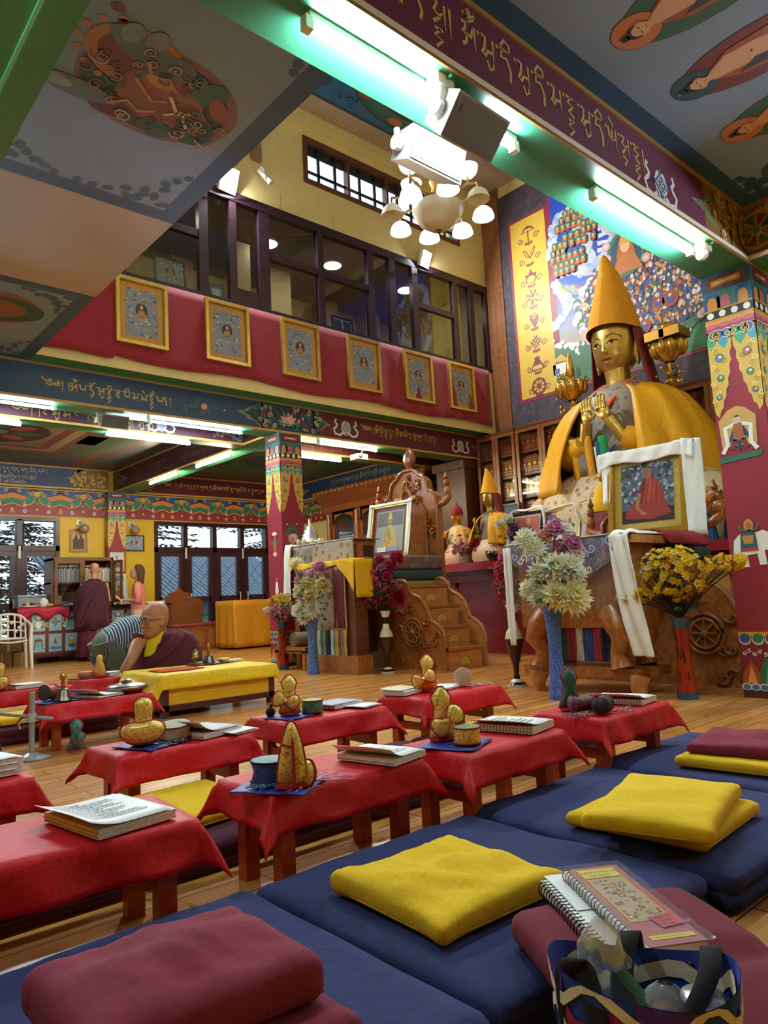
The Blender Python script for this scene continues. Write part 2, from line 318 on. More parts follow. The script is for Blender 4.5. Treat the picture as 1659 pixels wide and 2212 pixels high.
# ---------------- frieze of garlands along the back wall
def frieze(m, f, a0, a1, b0=2.56, b1=3.05):
    h = b1-b0; m.rect(f, a0, b0, a1, b1, '#8e2f33', .012); n = max(1, round((a1-a0)/.78)); p = (a1-a0)/n
    m.rect(f, a0, b0+.42*h, a1, b0+.72*h, '#2c7a62', .013); m.rect(f, a0, b0+.72*h, a1, b1, '#40283a', .013)
    for i in range(n):
        x = a0+p*(i+.5)
        m.poly(f, [(x-p*.5, b1), (x-p*.36, b0+.78*h), (x-p*.2, b0+.7*h), (x-p*.12, b1)], '#2b4f8c', .014)
        m.poly(f, [(x+p*.5, b1), (x+p*.36, b0+.78*h), (x+p*.2, b0+.7*h), (x+p*.12, b1)], '#2b4f8c', .014)
        for s in (-1, 1):
            m.poly(f, [(x+s*p*.2, b0+.68*h), (x+s*p*.5, b0+.82*h), (x+s*p*.5, b0+.64*h), (x+s*p*.28, b0+.56*h)], '#d07a2c', .015)
            m.spiral(f, x+s*.06, b0+.83*h, .045, 1.3, .014, '#d8b04c', .016, 0, s); m.spiral(f, x+s*.12, b0+.78*h, .04, 1.2, .012, '#d8b04c', .016, pi, s)
            m.spiral(f, x+s*p*.36, b0+.9*h, .04, 1.2, .011, '#d8b04c', .016, 1, -s)
            m.stroke(f, [(x+s*.02, b0+.62*h), (x+s*.1, b0+.42*h), (x+s*p*.3, b0+.33*h), (x+s*p*.5, b0+.45*h)], .012, '#e0b650', .016)
            m.disc(f, x+s*p*.25, b0+.16*h, .034, '#d9c4b0', .016, n=10); m.disc(f, x+s*p*.25, b0+.16*h, .02, '#34507e' if (i+s) % 3 else '#a33a3a', .017, n=8); m.disc(f, x+s*p*.25, b0+.16*h, .008, '#e8d8a0', .018, n=6)
            m.poly(f, [(x+s*p*.25-.03, b0+.38*h), (x+s*p*.25, b0+.58*h), (x+s*p*.25+.03, b0+.38*h), (x+s*p*.25, b0+.3*h)], '#d9c8ae', .016)
            m.poly(f, [(x+s*p*.25-.014, b0+.42*h), (x+s*p*.25, b0+.56*h), (x+s*p*.25+.014, b0+.42*h)], '#b2343c', .017)
        m.disc(f, x, b0+.78*h, .055, '#c79a3c', .017, .04); m.disc(f, x, b0+.84*h, .03, '#e2bf62', .018, .02)
        for s in (-1, 1): m.disc(f, x+s*.02, b0+.8*h, .007, '#3a1c10', .019, n=6)
        m.poly(f, [(x-.05, b0+.68*h), (x+.05, b0+.68*h), (x, b0+.36*h)], '#b5762e', .016); m.poly(f, [(x-.03, b0+.64*h), (x+.03, b0+.64*h), (x, b0+.44*h)], '#6a2430', .017)
        m.disc(f, x, b0+.22*h, .022, '#d8b04c', .016, n=8)
        for k in range(5): m.stroke(f, [(x+p*.5-.0, b0+.34*h), (x+p*.5-.04+.02*k, b0+.1*h)], .007, '#d2b070', .016)
    m.rect(f, a0, b1-.012, a1, b1+.02, GOLD, .018); m.rect(f, a0, b0-.012, a1, b0+.006, GOLD, .018)
m = MB(); f = wallface(13.65)
for a, b in ((-3, 5.06), (5.4, 9.45)): frieze(m, f, a, b)
S(m, 'trim_1')
m = MB(); frieze(m, altface(9.45), -13.65, -8.3); S(m, 'trim_2')
# ---------------- beams
def scallop(m, f, x, b0, b1, s, L=.34, fill='#7c6136'):
    """gold filigree end with a green wavy edge, pointing along s"""
    h = b1-b0
    def cur(k): return [(x, b1), (x+s*L*.18*k, b0+.93*h), (x+s*L*.32*k, b0+.8*h), (x+s*L*.55*k, b0+.72*h), (x+s*L*.68*k, b0+.6*h), (x+s*L*k, b0+.5*h), (x+s*L*.68*k, b0+.4*h), (x+s*L*.55*k, b0+.28*h), (x+s*L*.3*k, b0+.2*h), (x+s*L*.15*k, b0+.07*h), (x, b0)]
    m.poly(f, cur(1.0), '#d8e2c0', .003); m.poly(f, cur(.97), '#2f8a66', .004); m.poly(f, cur(.84), '#b98a4e', .005); m.poly(f, cur(.78), fill, .006)
def filigree(m, f, a0, b0, a1, b1, n, cols=('#d2ac58', '#caa044', '#e0c070'), w=.011, seed=1):
    R = random.Random(seed)
    for k in range(n):
        a, b = R.uniform(a0, a1), R.uniform(b0, b1)
        m.spiral(f, a, b, R.uniform(.02, .042), 1.3, w, R.choice(cols), .008+.0004*k, R.uniform(0, 6), R.choice((-1, 1)))
def knot(m, f, x, y, h, c1='#2f5f9a', c2='#dfe6e8'):
    q = h*.21; g = f.at(x, y).rot(pi/4)
    m.poly(f, [(x-h*.42, y), (x-h*.25, y+h*.36), (x, y+h*.5), (x+h*.25, y+h*.36), (x+h*.42, y), (x+h*.22, y-h*.4), (x, y-h*.5), (x-h*.22, y-h*.4)], c2, .004)
    for i in (-1, 0, 1):
        for j in range(2):
            L = [(i*q, -1.35*q), (i*q, 1.35*q)]
            if j: L = [(b, a) for a, b in L]
            m.stroke(g, L, q*.52, c1, .006+.001*j); m.stroke(g, L, q*.14, c2, .0075+.001*j)
    for i in (-1, 1):
        for j in (-1, 1): m.stroke(g, [(i*q, j*1.35*q), (i*q*1.5, j*1.6*q), (i*1.35*q, j*q)], q*.4, c1, .009)
    for s in (-1, 1):
        P = [(x+s*h*.2, y-h*.3), (x+s*h*.5, y-h*.5), (x+s*h*.85, y-h*.42), (x+s*h*.95, y-h*.15), (x+s*h*.75, y+h*.02), (x+s*h*.68, y+h*.15), (x+s*h*.85, y+h*.32), (x+s*h*.75, y+h*.5)]
        m.stroke(f, P, h*.17, '#5d6a78', .003); m.stroke(f, P, h*.14, c2, .004)
def lotus(m, f, x, y, r, c1='#d59aa0', c2='#f0cfc8'):
    for ring, k, rr_ in ((7, 1.0, 1.0), (6, .78, .85), (5, .55, .7)):
        for i in range(ring):
            a = pi*(i+.5)/ring; L = r*rr_; g = f.at(x, y-r*.35).rot(a-pi/2); z = .01+.003*(3-k*2)
            P = [(0, 0), (-L*.18, L*.45), (-L*.12, L*.8), (0, L), (L*.12, L*.8), (L*.18, L*.45)]
            m.poly(g, P, '#8e3a50', z); m.poly(g, [(p*.8, q*.94+.004) for p, q in P], c1, z+.001); m.poly(g, [(p*.4, q*.8+.004) for p, q in P], c2, z+.002)
    for i in range(5): m.disc(f, x-r*.7+i*r*.35, y-r*.45, r*.2, '#3f7f6c', .022, r*.13, 8)
def beam(name, lo, hi, face='y', sect=(), under_col=GREEN, trim=True):
    m = MB(); m.box(lo, hi, under_col, 'ceil')
    f = wallface(lo[1]) if face == 'y' else altface(lo[0])
    for a0, a1, col in sect: m.rect(f, a0, ZB+.02, a1, hi[2], col, .002, 'ceil')
    a0, a1 = (lo[0], hi[0]) if face == 'y' else (-hi[1], -lo[1])
    if trim:
        m.box((a0, ZB-.002, 0), (a1, ZB+.026, .012), GOLD, 'paint', f); m.box((a0, ZC-.028, 0), (a1, ZC, .012), '#a98446', 'paint', f)
    return m, f
# near beam above the shrine: maroon face with a white moulding
m, f = beam('beam', (-3, 1.89, ZB), (9.45, 2.24, ZC), 'y', [(-3, 4.62, '#6c3350'), (4.62, 5.7, '#8a6a34'), (5.7, 9.45, '#5d2438')])
m.box((-3, ZB+.0, .0), (5.25, ZB+.03, .016), '#e8e6e2', 'paint', f); m.box((-3, ZB-.014, .0), (9.45, ZB, .012), '#9a7440', 'paint', f)
script(m, f.at(1.72, 3.335), 'ga | ta da . sa+H | _ a+o+M . ma+u . na+i . ma+u . na+i . ma . ha+H . ma+u . na+i . ya+e . sa+w . ha+H |', .118, '#cdb472', .004, .16)
knot(m, f, 4.03, 3.19, .2)
scallop(m, f, 5.0, ZB+.03, ZC-.03, -1, .55, '#8f6f3a'); m.rect(f, 4.98, ZB+.03, 5.62, ZC-.03, '#8f6f3a', .006); filigree(m, f, 4.72, 3.12, 5.6, 3.4, 46, seed=5)
def wheel(m, f, x, y, r, d=.012, c1='#b8924a', c2='#7d5a2c'):
    m.disc(f, x, y, r, c2, d, n=24); N = 24
    m.stroke(f, [(x+r*.92*cos(2*pi*i/N), y+r*.92*sin(2*pi*i/N)) for i in range(N+1)], r*.18, c1, d+.002)
    for i in range(8):
        a = 2*pi*i/8; m.stroke(f, [(x+r*.2*cos(a), y+r*.2*sin(a)), (x+r*.85*cos(a), y+r*.85*sin(a))], r*.11, c1, d+.003)
        a += pi/8; m.disc(f, x+r*.55*cos(a), y+r*.55*sin(a), r*.2, ('#2d4f7c', '#7d2f45', '#2c7a58', '#b06a38')[i % 4], d+.002, r*.12, 8, t=a)
    m.disc(f, x, y, r*.24, c1, d+.004, n=12); m.disc(f, x, y, r*.17, '#2f8a5e', d+.006, n=10)
wheel(m, f, 5.25, 3.25, .14, .016)
S(m, 'beam')
# beam that runs from the near column to the front wall
m, f = beam('beam', (5.25, -3, ZB), (5.6, 1.888, ZC), 'x', [(-1.3, 3, '#5d2438'), (-1.888, -1.3, '#8f6f3a')])
m.box((-1.888, ZB, 0), (3, ZB+.03, .016), '#e8e6e2', 'paint', f); filigree(m, f, -1.85, 3.12, -1.3, 3.4, 30, seed=8); wheel(m, f, -1.80, 3.25, .14, .016)
S(m, 'beam')
# left beam towards the back, green
m, f = beam('beam', (.6, 2.242, ZB), (.87, 7.888, ZC), 'x', [(-7.888, -2.242, '#5d2438')])
m.box((.72, 2.3, ZB-.012), (.735, 7.8, ZB), '#6fd09c', 'gloss'); S(m, 'beam')  # thin conduit strip, its paler green painting in the glare line
# far beam below the balcony
m, f = beam('beam', (-3, 7.89, ZB), (9.45, 8.22, ZC), 'y', [(-3, 4.9, '#2b4b74'), (4.9, 5.95, '#33475f'), (5.95, 9.45, '#612636')])
script(m, f.at(2.3, 3.285), 'yig | _ | a+o+M . pa . da+w+o . a+u . sha+i+H . sha . ba+i . ma . la+e . ha+H+M . pa ta |', .088, '#d9bd6a', .004, .17)
for k, (x, y) in enumerate([(3.98, 3.24), (4.05, 3.3), (4.2, 3.21), (4.3, 3.25), (4.12, 3.17), (3.9, 3.2)]): m.disc(f, x, y, .06, '#3f6a5c', .003+.0003*k, .02, 8, t=k)
m.disc(f, 4.14, 3.25, .045, '#c98a8c', .006, n=9); m.disc(f, 4.14, 3.25, .025, '#e0b4ac', .007, n=7); m.disc(f, 4.42, 3.24, .016, '#d8a4a0', .006, n=6)
scallop(m, f, 4.98, ZB+.03, ZC-.03, -1, .38, '#274a58'); scallop(m, f, 5.78, ZB+.03, ZC-.03, 1, .3, '#274a58'); m.rect(f, 4.96, ZB+.03, 5.8, ZC-.03, '#274a58', .006)
filigree(m, f, 4.78, 3.12, 5.98, 3.4, 90, ('#a9b9a4', '#3f8a78', '#3a5d92', '#c9b58a', '#8c2f48'), .012, 3); lotus(m, f, 5.37, 3.24, .17)
knot(m, f, 6.36, 3.25, .23); script(m, f.at(6.68, 3.325), 'yig | _ | a+o+M . ba+w+M . sa+H . ha+H | _ a+o+M . a . ma+i . ta . a+u . ya+u ra . da+e . sa+w . ha+H |', .082, '#cdb35e', .004, .17)
knot(m, f, 8.77, 3.24, .21, '#2f6f5a'); scallop(m, f, 9.45, ZB+.03, ZC-.03, -1, .4)
S(m, 'beam')
# second beam right behind it
m, f = beam('beam', (-3, 8.79, ZB), (5.218, 9.05, ZC), 'y', [(-3, 5.218, '#4c2136')])
script(m, f.at(2.2, 3.24), 'yig | _ | ha . la+u . ma . ra ka da . na . ta+u ya la+u | _ sa+u ha+u |', .11, '#b09a5c', .004, .16); knot(m, f, 4.0, 3.2, .19); scallop(m, f, 5.2, ZB+.03, ZC-.03, -1, .5, '#40404c'); filigree(m, f, 4.75, 3.1, 5.2, 3.4, 26, ('#9a9478', '#6a7a8c'), seed=9)
S(m, 'beam')
m, f = beam('beam', (5.572, 8.79, ZB), (9.45, 9.05, ZC), 'y', [(5.572, 9.45, '#5a2430')])
script(m, f.at(5.75, 3.26), 'yig | _ | a+o ma+u na+i ha+u ta ya+H ka da+u pa+u ra ma+u na+i ta+u', .09, '#8c5a3c', .004, .16); scallop(m, f, 8.5, ZB+.03, ZC-.03, -1, .4, '#2f3d3a'); S(m, 'beam')
# beam from the middle column to the back wall, with a painted verse
m, f = beam('beam', (5.22, 8.222, ZB), (5.57, 13.64, ZC), 'x', [(-13.64, -8.222, '#43202c')])
f2 = altface(5.22)
for k, s in enumerate(('This is as one that', 'is led a captive at the beginning by death', 'Now see! Our fate resembles that of', 'a condemned being led to the place of execution.')): text(m, f2.at(-12.75, 3.36-.075*k), s, .088, '#7a6450', .004)
for k in range(2): script(m, f2.at(-10.75, 3.37-.13*k), 'ha . da+u na . ka ta . la sha+i pa . ma ta . na+u ga . ya ra la ka . ta |', .075, '#7a6450', .004, .15)
scallop(m, f2, -13.6, ZB+.03, ZC-.03, 1, .7, '#5c4a34'); filigree(m, f2, -13.5, 3.12, -13.1, 3.4, 18, ('#8c7446',), seed=11); scallop(m, f2, -8.24, ZB+.03, ZC-.03, -1, .5, '#a48a50'); S(m, 'beam')
# text beams against the back wall and the side wall
m, f = beam('beam', (-3, 13.5, ZB), (5.06, 13.648, ZC), 'y', [(-3, 4.9, '#26406c'), (4.5, 5.06, '#6a5636')])
for k, w in enumerate(('na . ta . ka na . ta+i ga | da ma sha+i ga | ha da+u da . ba da . ya da . ma+e da . pa ra |', 'ga . sha+i na . ha+e ba+i . da+u da . da+u . ba da . sa la . ga+i sa . ra+u ga . pa sa |')): script(m, f.at(2.45, 3.38-.13*k), w, .075, '#b7a878', .004, .16)
text(m, f.at(2.66, 3.105), 'from the Lord of Death.', .1, '#c8ad5c', .004)
scallop(m, f, 4.62, ZB+.03, ZC-.03, -1, .3, '#7c6136'); m.rect(f, 4.6, ZB+.03, 5.06, ZC-.03, '#7c6136', .006); filigree(m, f, 4.4, 3.12, 5.0, 3.4, 40, seed=4); S(m, 'beam')
m, f = beam('beam', (5.58, 13.5, ZB), (9.45, 13.648, ZC), 'y', [(5.58, 9.45, '#5a2030')])
script(m, f.at(6.2, 3.3), 'yig | _ | na . ma+o . ra ta na . ta ra . ya+u . ya | _ na . ma+o . ba ga . ba ta+e . sha+u ka . ma+u na+i . ya+e | _ ta . ta+H ga . ta+u . ya .', .078, '#d0b878', .004, .17)
scallop(m, f, 5.58, ZB+.03, ZC-.03, 1, .5, '#8a6c3c'); filigree(m, f, 5.6, 3.12, 5.95, 3.35, 24, seed=6); S(m, 'beam')
m, f = beam('beam', (9.3, 8.3, ZB), (9.448, 13.49, ZC), 'x', [(-13.49, -8.3, '#22406a')])
script(m, f.at(-12.1, 3.34), 'ha ta+e . sa ra ta . sa+u ka sa | _ da ta sa+H | _ a+o+M . ha da+i . ha+e . ha da+i ha+e . ma pa sa+H da+i ha+e', .085, '#b39a5e', .004, .15); scallop(m, f, -13.49, ZB+.03, ZC-.03, 1, .6, '#94703c'); scallop(m, f, -8.3, ZB+.03, ZC-.03, -1, .9, '#94703c'); S(m, 'beam')

# ---------------- painted columns
def colface(m, f, w, k=0):
    T = ZB
    def R(a0, z0, a1, z1, col, d): m.rect(f, a0*w, z0, a1*w, z1, col, d)
    R(0, T-.13, 1, T, '#2d5a86' if k == 0 else '#2d6a52', .002); R(.1, T-.115, .9, T-.02, '#7c3f2c' if k == 0 else '#6a2440', .003); R(.2, T-.09, .8, T-.045, '#d09a48' if k == 0 else '#a8506a', .004); R(.26, T-.074, .74, T-.061, '#f0dcb0', .005)
    R(0, T-.265, 1, T-.13, '#3d7f86', .002)
    for i, (x, c1, c2) in enumerate(((0, '#2c5a90', '#d88f3c'), (.28, '#2d7d58', '#c25f72'), (.64, '#2c5a90', '#d88f3c'))):
        cx = x+.18
        m.poly(f, [((cx-.17)*w, T-.265), ((cx-.17)*w, T-.18), ((cx-.1)*w, T-.142), ((cx+.1)*w, T-.142), ((cx+.17)*w, T-.18), ((cx+.17)*w, T-.265)], c1, .003)
        m.poly(f, [((cx-.1)*w, T-.265), ((cx-.1)*w, T-.2), ((cx-.05)*w, T-.17), ((cx+.05)*w, T-.17), ((cx+.1)*w, T-.2), ((cx+.1)*w, T-.265)], c2, .004)
    R(0, T-.275, 1, T-.262, '#c98f3a', .006); R(0, T-.335, 1, T-.275, '#1e2426', .004); R(0, T-.365, 1, T-.335, '#d48a3c', .004)
    for i in range(4): m.disc(f, (.125+.25*i)*w, T-.305, .025, '#f2efe2', .006, n=14)
    R(0, T-.44, 1, T-.365, '#b5485e', .003)
    for i in range(4): m.disc(f, (.125+.25*i)*w, T-.37, .046, '#e0a04c', .0045, .018, 12); m.disc(f, (.125+.25*i)*w, T-.385, .043, '#c86a7c', .005, .018, 12)
    R(0, T-.50, 1, T-.43, '#7c2334', .003)
    for i, (x, col) in enumerate(((.06, '#2f8a5c'), (.33, '#2c62a0'), (.67, '#2f8a5c'), (.94, '#2c62a0'))):
        for s in (-1, 1):
            if 0 <= x+s*.1 <= 1:
                m.disc(f, (x+s*.09)*w, T-.455, .042, '#efe9d8', .006, .036, 14); m.disc(f, (x+s*.09)*w, T-.455, .037, col, .007, .031, 14); m.spiral(f, (x+s*.12)*w, T-.462, .024, 1.2, .009, '#e8b060', .009, 1.5, s)
        m.poly(f, [((max(x-.12, 0))*w, T-.47), ((min(x+.12, 1))*w, T-.47), ((min(x+.1, 1))*w, T-.52), (x*w, T-.57), (max(x-.1, 0)*w, T-.52)], '#3f9ab0' if i % 2 else '#45a070', .0055)
    for x, s in ((0, 1), (1, -1)):        # pendant gold filigree, hanging to a point at each outer edge
        P = [(.0, .50), (.49, .50), (.475, .57), (.43, .61), (.45, .66), (.40, .70), (.41, .75), (.35, .79), (.35, .84), (.29, .87), (.28, .92), (.22, .95), (.20, 1.0), (.14, 1.02), (.10, 1.07), (.03, 1.04), (.0, .98)]
        m.poly(f, [((x+s*a)*w, T-b) for a, b in P], '#d2ab52', .004); g = (x+s*.22)*w
        for q in range(14): a, b = (.08, .18, .28, .38)[q % 4]*(1-.055*q), .56+.032*q; m.spiral(f, (x+s*a)*w, T-b, .022, 1.2, .0055, ('#f0d890', '#a87c2c')[q % 2], .0065, q, s)
        for a, b, r, col in ((.22, .63, .026, ('#b0606e', '#3f8ab4')[s > 0]), (.2, .78, .022, '#2f8a6c'), (.13, .92, .016, '#3f8ab4')): m.disc(f, (x+s*a)*w, T-b, r*1.25, '#8a6424', .007, n=12); m.disc(f, (x+s*a)*w, T-b, r, col, .008, n=10); m.disc(f, (x+s*a)*w+r*.2, T-b+r*.2, r*.45, '#e8dcc0', .009, n=8)
    P = [(.3, T-.52), (.7, T-.52), (.7, T-.6)]
    R(0, .05, 1, .42, '#7c1f2c', .002); R(0, .42, 1, .45, '#d7a832', .004); R(0, 0, 1, .05, '#4a161e', .003)
    for i in range(4): m.disc(f, (.13+.25*i)*w, .40, .042, '#efe6cf', .004, .04, 12); m.disc(f, (.13+.25*i)*w, .405, .036, ('#2c5f9a', '#2c7f5c')[i % 2], .005, .034, 12)
    for i, (x, z, s, cs) in enumerate(((.2, .2, .12, ('#a84a2c', '#e09a50')), (.55, .25, .15, ('#2c7050', '#50a888')), (.85, .28, .16, ('#2a4a80', '#5a9ac8')))):
        m.poly(f, [((x-.2)*w, .06), ((x-.2)*w, z-s*.5), ((x-.1)*w, z), (x*w, z+s*.5), ((x+.1)*w, z), (min(x+.2, 1)*w, z-s*.5), (min(x+.2, 1)*w, .06)], cs[0], .004+.0004*i); m.poly(f, [((x-.1)*w, .1), (x*w, z+s*.2), (min(x+.1, 1)*w, .1)], cs[1], .006+.0004*i)
    for i in range(6): m.disc(f, (.08+.17*i)*w, .075, .035, '#dfe8ea', .008+.0002*i, .026, 10); m.disc(f, (.08+.17*i)*w, .073, .026, '#3f76a8', .009+.0002*i, .019, 10)
    for i in range(5): m.spiral(f, (.1+.1*i)*w, .3+.02*(i % 2), .016, 1.2, .006, '#eef0ee', .008, i)
def column(x0, y0, w=.345):
    m = MB(); m.box((x0, y0, 0), (x0+w, y0+w, ZB-.001), '#93263a', 'paint')
    fs = [F((x0, y0+w, 0), (0, -1, 0), (0, 0, 1)), F((x0, y0, 0), (1, 0, 0), (0, 0, 1)), F((x0+w, y0, 0), (0, 1, 0), (0, 0, 1)), F((x0+w, y0+w, 0), (-1, 0, 0), (0, 0, 1))]
    for k, f in enumerate(fs): colface(m, f, w, k % 2)
    return m, fs
m, fs = column(5.27, 1.89); f = fs[0]; w = .345
# four-armed figure on a throne, then an elephant carrying a jewel
g = f.at(.15, 1.86)
m.poly(g, [(-.12, -.1), (-.13, .1), (-.06, .17), (0, .19), (.06, .17), (.13, .1), (.12, -.1)], '#c9a05a', .004); m.poly(g, [(-.15, -.17), (.15, -.15), (.14, -.19), (-.14, -.21)], '#2c7058', .005); m.poly(g, [(-.1, -.12), (-.03, .04), (.04, .04), (.11, -.1), (.03, -.02), (0, -.16), (-.03, -.02)], '#26406c', .005)
for s in (-1, 1): m.stroke(g, [(s*.02, .06), (s*.09, .04), (s*.08, -.08), (s*.12, -.14)], .03, '#e8e4dc', .006); m.stroke(g, [(s*.03, -.05), (s*.05, -.12)], .035, '#7d2c44', .007)
m.disc(g, 0, .09, .03, '#d8b49a', .008, n=10); m.poly(g, [(-.03, .06), (.03, .06), (.04, -.06), (-.04, -.06)], '#a8603c', .007); m.poly(g, [(-.03, .11), (0, .15), (.03, .11)], '#c9a05a', .008)
g = f.at(.15, 1.03)
m.poly(g, [(-.12, -.02), (-.11, .06), (-.07, .1), (.06, .11), (.09, .12), (.13, .1), (.15, .03), (.14, -.06), (.12, -.08), (.11, -.02), (.09, -.02), (.1, -.12), (.05, -.12), (.04, -.04), (-.03, -.05), (-.02, -.13), (-.07, -.13), (-.08, -.05), (-.09, -.12), (-.12, -.12)], '#ece8e2', .004)
m.poly(g, [(-.06, .11), (.04, .11), (.05, -.02), (-.07, -.02)], '#2c5f6c', .006); m.poly(g, [(-.05, .09), (.03, .09), (.02, .03), (-.04, .03)], '#c08a3c', .007); m.rect(g, -.06, -.02, .045, 0, '#b83a3a', .008)
m.disc(g, 0, .16, .034, '#c98f4a', .006, .045, 10); m.disc(g, 0, .155, .02, '#a86a34', .007, .026, 8)
for s in (-1, 1): m.stroke(g, [(0, .12), (s*.05, .13), (s*.07, .17)], .012, '#2f7a52', .006)
S(m, 'column')
m, fs = column(5.22, 7.885); f = fs[1]; g = f.at(.16, 1.64)
for x, y, r, col in ((0, 0, .07, '#e4a2a4'), (.03, .02, .05, '#eec0bc'), (-.03, -.02, .04, '#d98a92'), (0, 0, .02, '#c86a76')): m.disc(g, x, y, r, col, .004+.002*(r < .06)+.001*(r < .045)+.001*(r < .03), n=10)
for x, y, t in ((-.06, .12, 1), (.05, .12, 2), (.1, .07, 0), (-.08, .06, 2.4), (.0, .15, 1.5)): m.disc(g, x, y, .05, '#2f7a5c', .003, .02, 8, t=t)
for x, y in ((-.08, .19), (.07, .2)): m.disc(g, x, y, .016, '#e0a4a0', .004, n=8)
f = fs[0]; g = f.at(.17, 1.62)
m.poly(g, [(-.03, .1), (.03, .1), (.02, .03), (.05, -.04), (.02, -.16), (-.02, -.16), (-.05, -.04), (-.02, .03)], '#a8623a', .004); m.poly(g, [(-.06, .08), (.06, .08), (.04, .12), (-.04, .12)], '#e8dcc0', .006)
for s in (-1, 1): m.spiral(g, s*.06, -.02, .04, 1.2, .014, '#3d7a6a', .005, 0, s); m.spiral(g, s*.05, .06, .03, 1.2, .012, '#7d2c3a', .005, 0, s)
m.disc(g, 0, -.17, .05, '#e4b4b4', .005, .03, 10)
g = f.at(.19, .95); m.poly(g, [(-.02, .14), (.02, .14), (.04, .02), (.01, -.16), (-.01, -.16), (-.04, .02)], '#eceae4', .004); m.disc(g, 0, .17, .02, '#b07a5a', .005, n=8); m.disc(g, 0, -.19, .05, '#d8a8b0', .005, .025, 10)
for s in (-1, 1): m.spiral(g, s*.06, -.08, .03, 1.2, .012, '#2c3f5c', .004, 0, s)
S(m, 'column')
m, fs = column(5.06, 13.5, .34); S(m, 'column')

# ---------------- gallery ceilings with painted panels
def cloud(m, f, x, y, sx, sy, col, n=7, d=.004, seed=0):
    R = random.Random(seed)
    for k in range(n):
        t = k/(n-1); m.disc(f, x+sx*t*.9, y+sy*(1-t)*.5*R.random(), .045*(1.2-t*.6), col, d+.0002*k, .03, 9, t=R.random()*3)
        m.disc(f, x+sx*.5*R.random()*(1-t), y+sy*t*.9, .045*(1.2-t*.6), col, d+.0002*k+.0001, .03, 9, t=R.random()*3)
m = MB(); BG, BD, CL = '#7c97c0', '#32588a', '#41617f'
for lo, hi in (((-3.2, -3.2), (9.6, 2.0)), ((-3.2, 2.0), (2.13, 8.1)), ((-3.2, 8.1), (9.6, 13.9)), ((2.13, 7.65), (9.6, 8.1))): m.box((lo[0], lo[1], ZC), (hi[0], hi[1], ZC+.1), '#b3a8a8', 'ceil')
u = under(ZC)
for x0, x1 in ((-3, .6), (.87, 2.13)):
    for y0, y1 in ((2.24, 4.46), (5.95, 7.89)):
        m.rect(u, x0, y0, x1, y1, BD, .002, 'ceil'); m.rect(u, x0+.0, y0+.0, x1-.13, y1-.13 if y0 < 3 else y1-.12, BG, .003, 'ceil')
        if y0 > 3: m.rect(u, x0, y0, x1, y0+.1, BD, .0035, 'ceil')
        cloud(m, u, x1-.16, y1-.16, -.6, -.45, CL, seed=1); cloud(m, u, x1-.16, y0+.14, -.4, .4, CL, seed=2); cloud(m, u, x0+.06, y1-.16, .4, -.5, CL, seed=3)
# figure riding a grey lion inside a red and green aureole
f = F((1.5, 3.31, ZC), (cos(.12), sin(.12), 0), (-sin(.12), cos(.12), 0), (0, 0, -1))
m.disc(f, .02, .0, .43, '#86606a', .004, .34, 28); m.disc(f, .0, 0, .39, '#2f4a4c', .0045, .3, 28)
m.disc(f, -.2, -.16, .25, '#b07a52', .005, .2, 24); m.disc(f, -.2, -.16, .19, '#76464a', .0055, .15, 20)
for x, y, a, b, t, col in ((-.2, -.24, .2, .09, .2, '#5b7287'), (-.3, -.3, .05, .07, 0, '#7b8c98'), (-.19, -.33, .05, .07, 0, '#7b8c98'), (-.02, -.24, .09, .08, 0, '#647a8c'), (-.32, .22, .19, .07, -.1, '#5b7287'), (-.42, .23, .08, .04, 0, '#8a979c'), (-.1, .2, .16, .1, -.5, '#5a3540'), (.02, .0, .23, .2, 0, '#8e5c54'), (.1, -.05, .14, .12, .3, '#94625a'), (.18, .05, .14, .12, 0, '#7c545a'), (.3, .12, .11, .12, 0, '#2c5048'), (.3, .06, .07, .07, 0, '#a45a5c'), (.2, -.2, .08, .1, .4, '#3f6a60'), (.12, .24, .1, .07, 0, '#3f6258'), (.3, -.12, .1, .05, .8, '#96504c'), (-.04, -.1, .08, .04, 0, '#c08a54')):
    m.disc(f, x, y, a, col, .0065+.00025*abs(x*7+y*3), b, 12, t=t)
for P, col in (([(.05, -.05), (.15, .05), (.2, .0)], '#d8cfc4'), ([(.1, .1), (.16, .02), (.25, .12)], '#d8cfc4'), ([(.34, .17), (.42, .2), (.44, .1)], '#b98a56'), ([(-.15, -.05), (0, .05), (.06, .0)], '#b98a56')): m.stroke(f, P, .02, col, .01)
R = random.Random(12)
for k in range(46):
    q, a = R.uniform(.45, .95), R.uniform(0, 6.28); m.spiral(f, .02+.4*q*cos(a), .31*q*sin(a), R.uniform(.025, .05), 1.3, .009, ('#5c7a6c', '#8a5a5c', '#a88a6c', '#3f5664', '#b0a49c')[k % 5], .0105+.0001*k, R.random()*6, R.choice((-1, 1)))
for s in (-1, 1): m.disc(f, .36, .13+s*.03, .012, '#20242a', .0165, n=6); m.stroke(f, [(.05, .1*s), (-.02, .16*s), (-.1, .12*s), (-.16, .2*s)], .014, '#b8946a', .0164)
for k in range(7): a = 1.9+k*.36; m.disc(f, -.2+.28*cos(a), -.16+.23*sin(a), .022, '#b07a52', .005, n=6)
for x, y, col in ((1.19, 2.95, '#74405a'), (1.13, 2.88, '#74405a'), (1.21, 3.02, '#6f4058'), (1.29, 3.06, '#3d5570')): m.disc(u, x, y, .035, col, .005, .028, 10)
m.disc(u, 1.52, 6.62, .34, '#96505c', .005, .36, 20); m.disc(u, 1.55, 6.62, .36, '#35584a', .0055, .28, 20); m.disc(u, 1.5, 6.62, .26, '#8c5c48', .006, .2, 16)
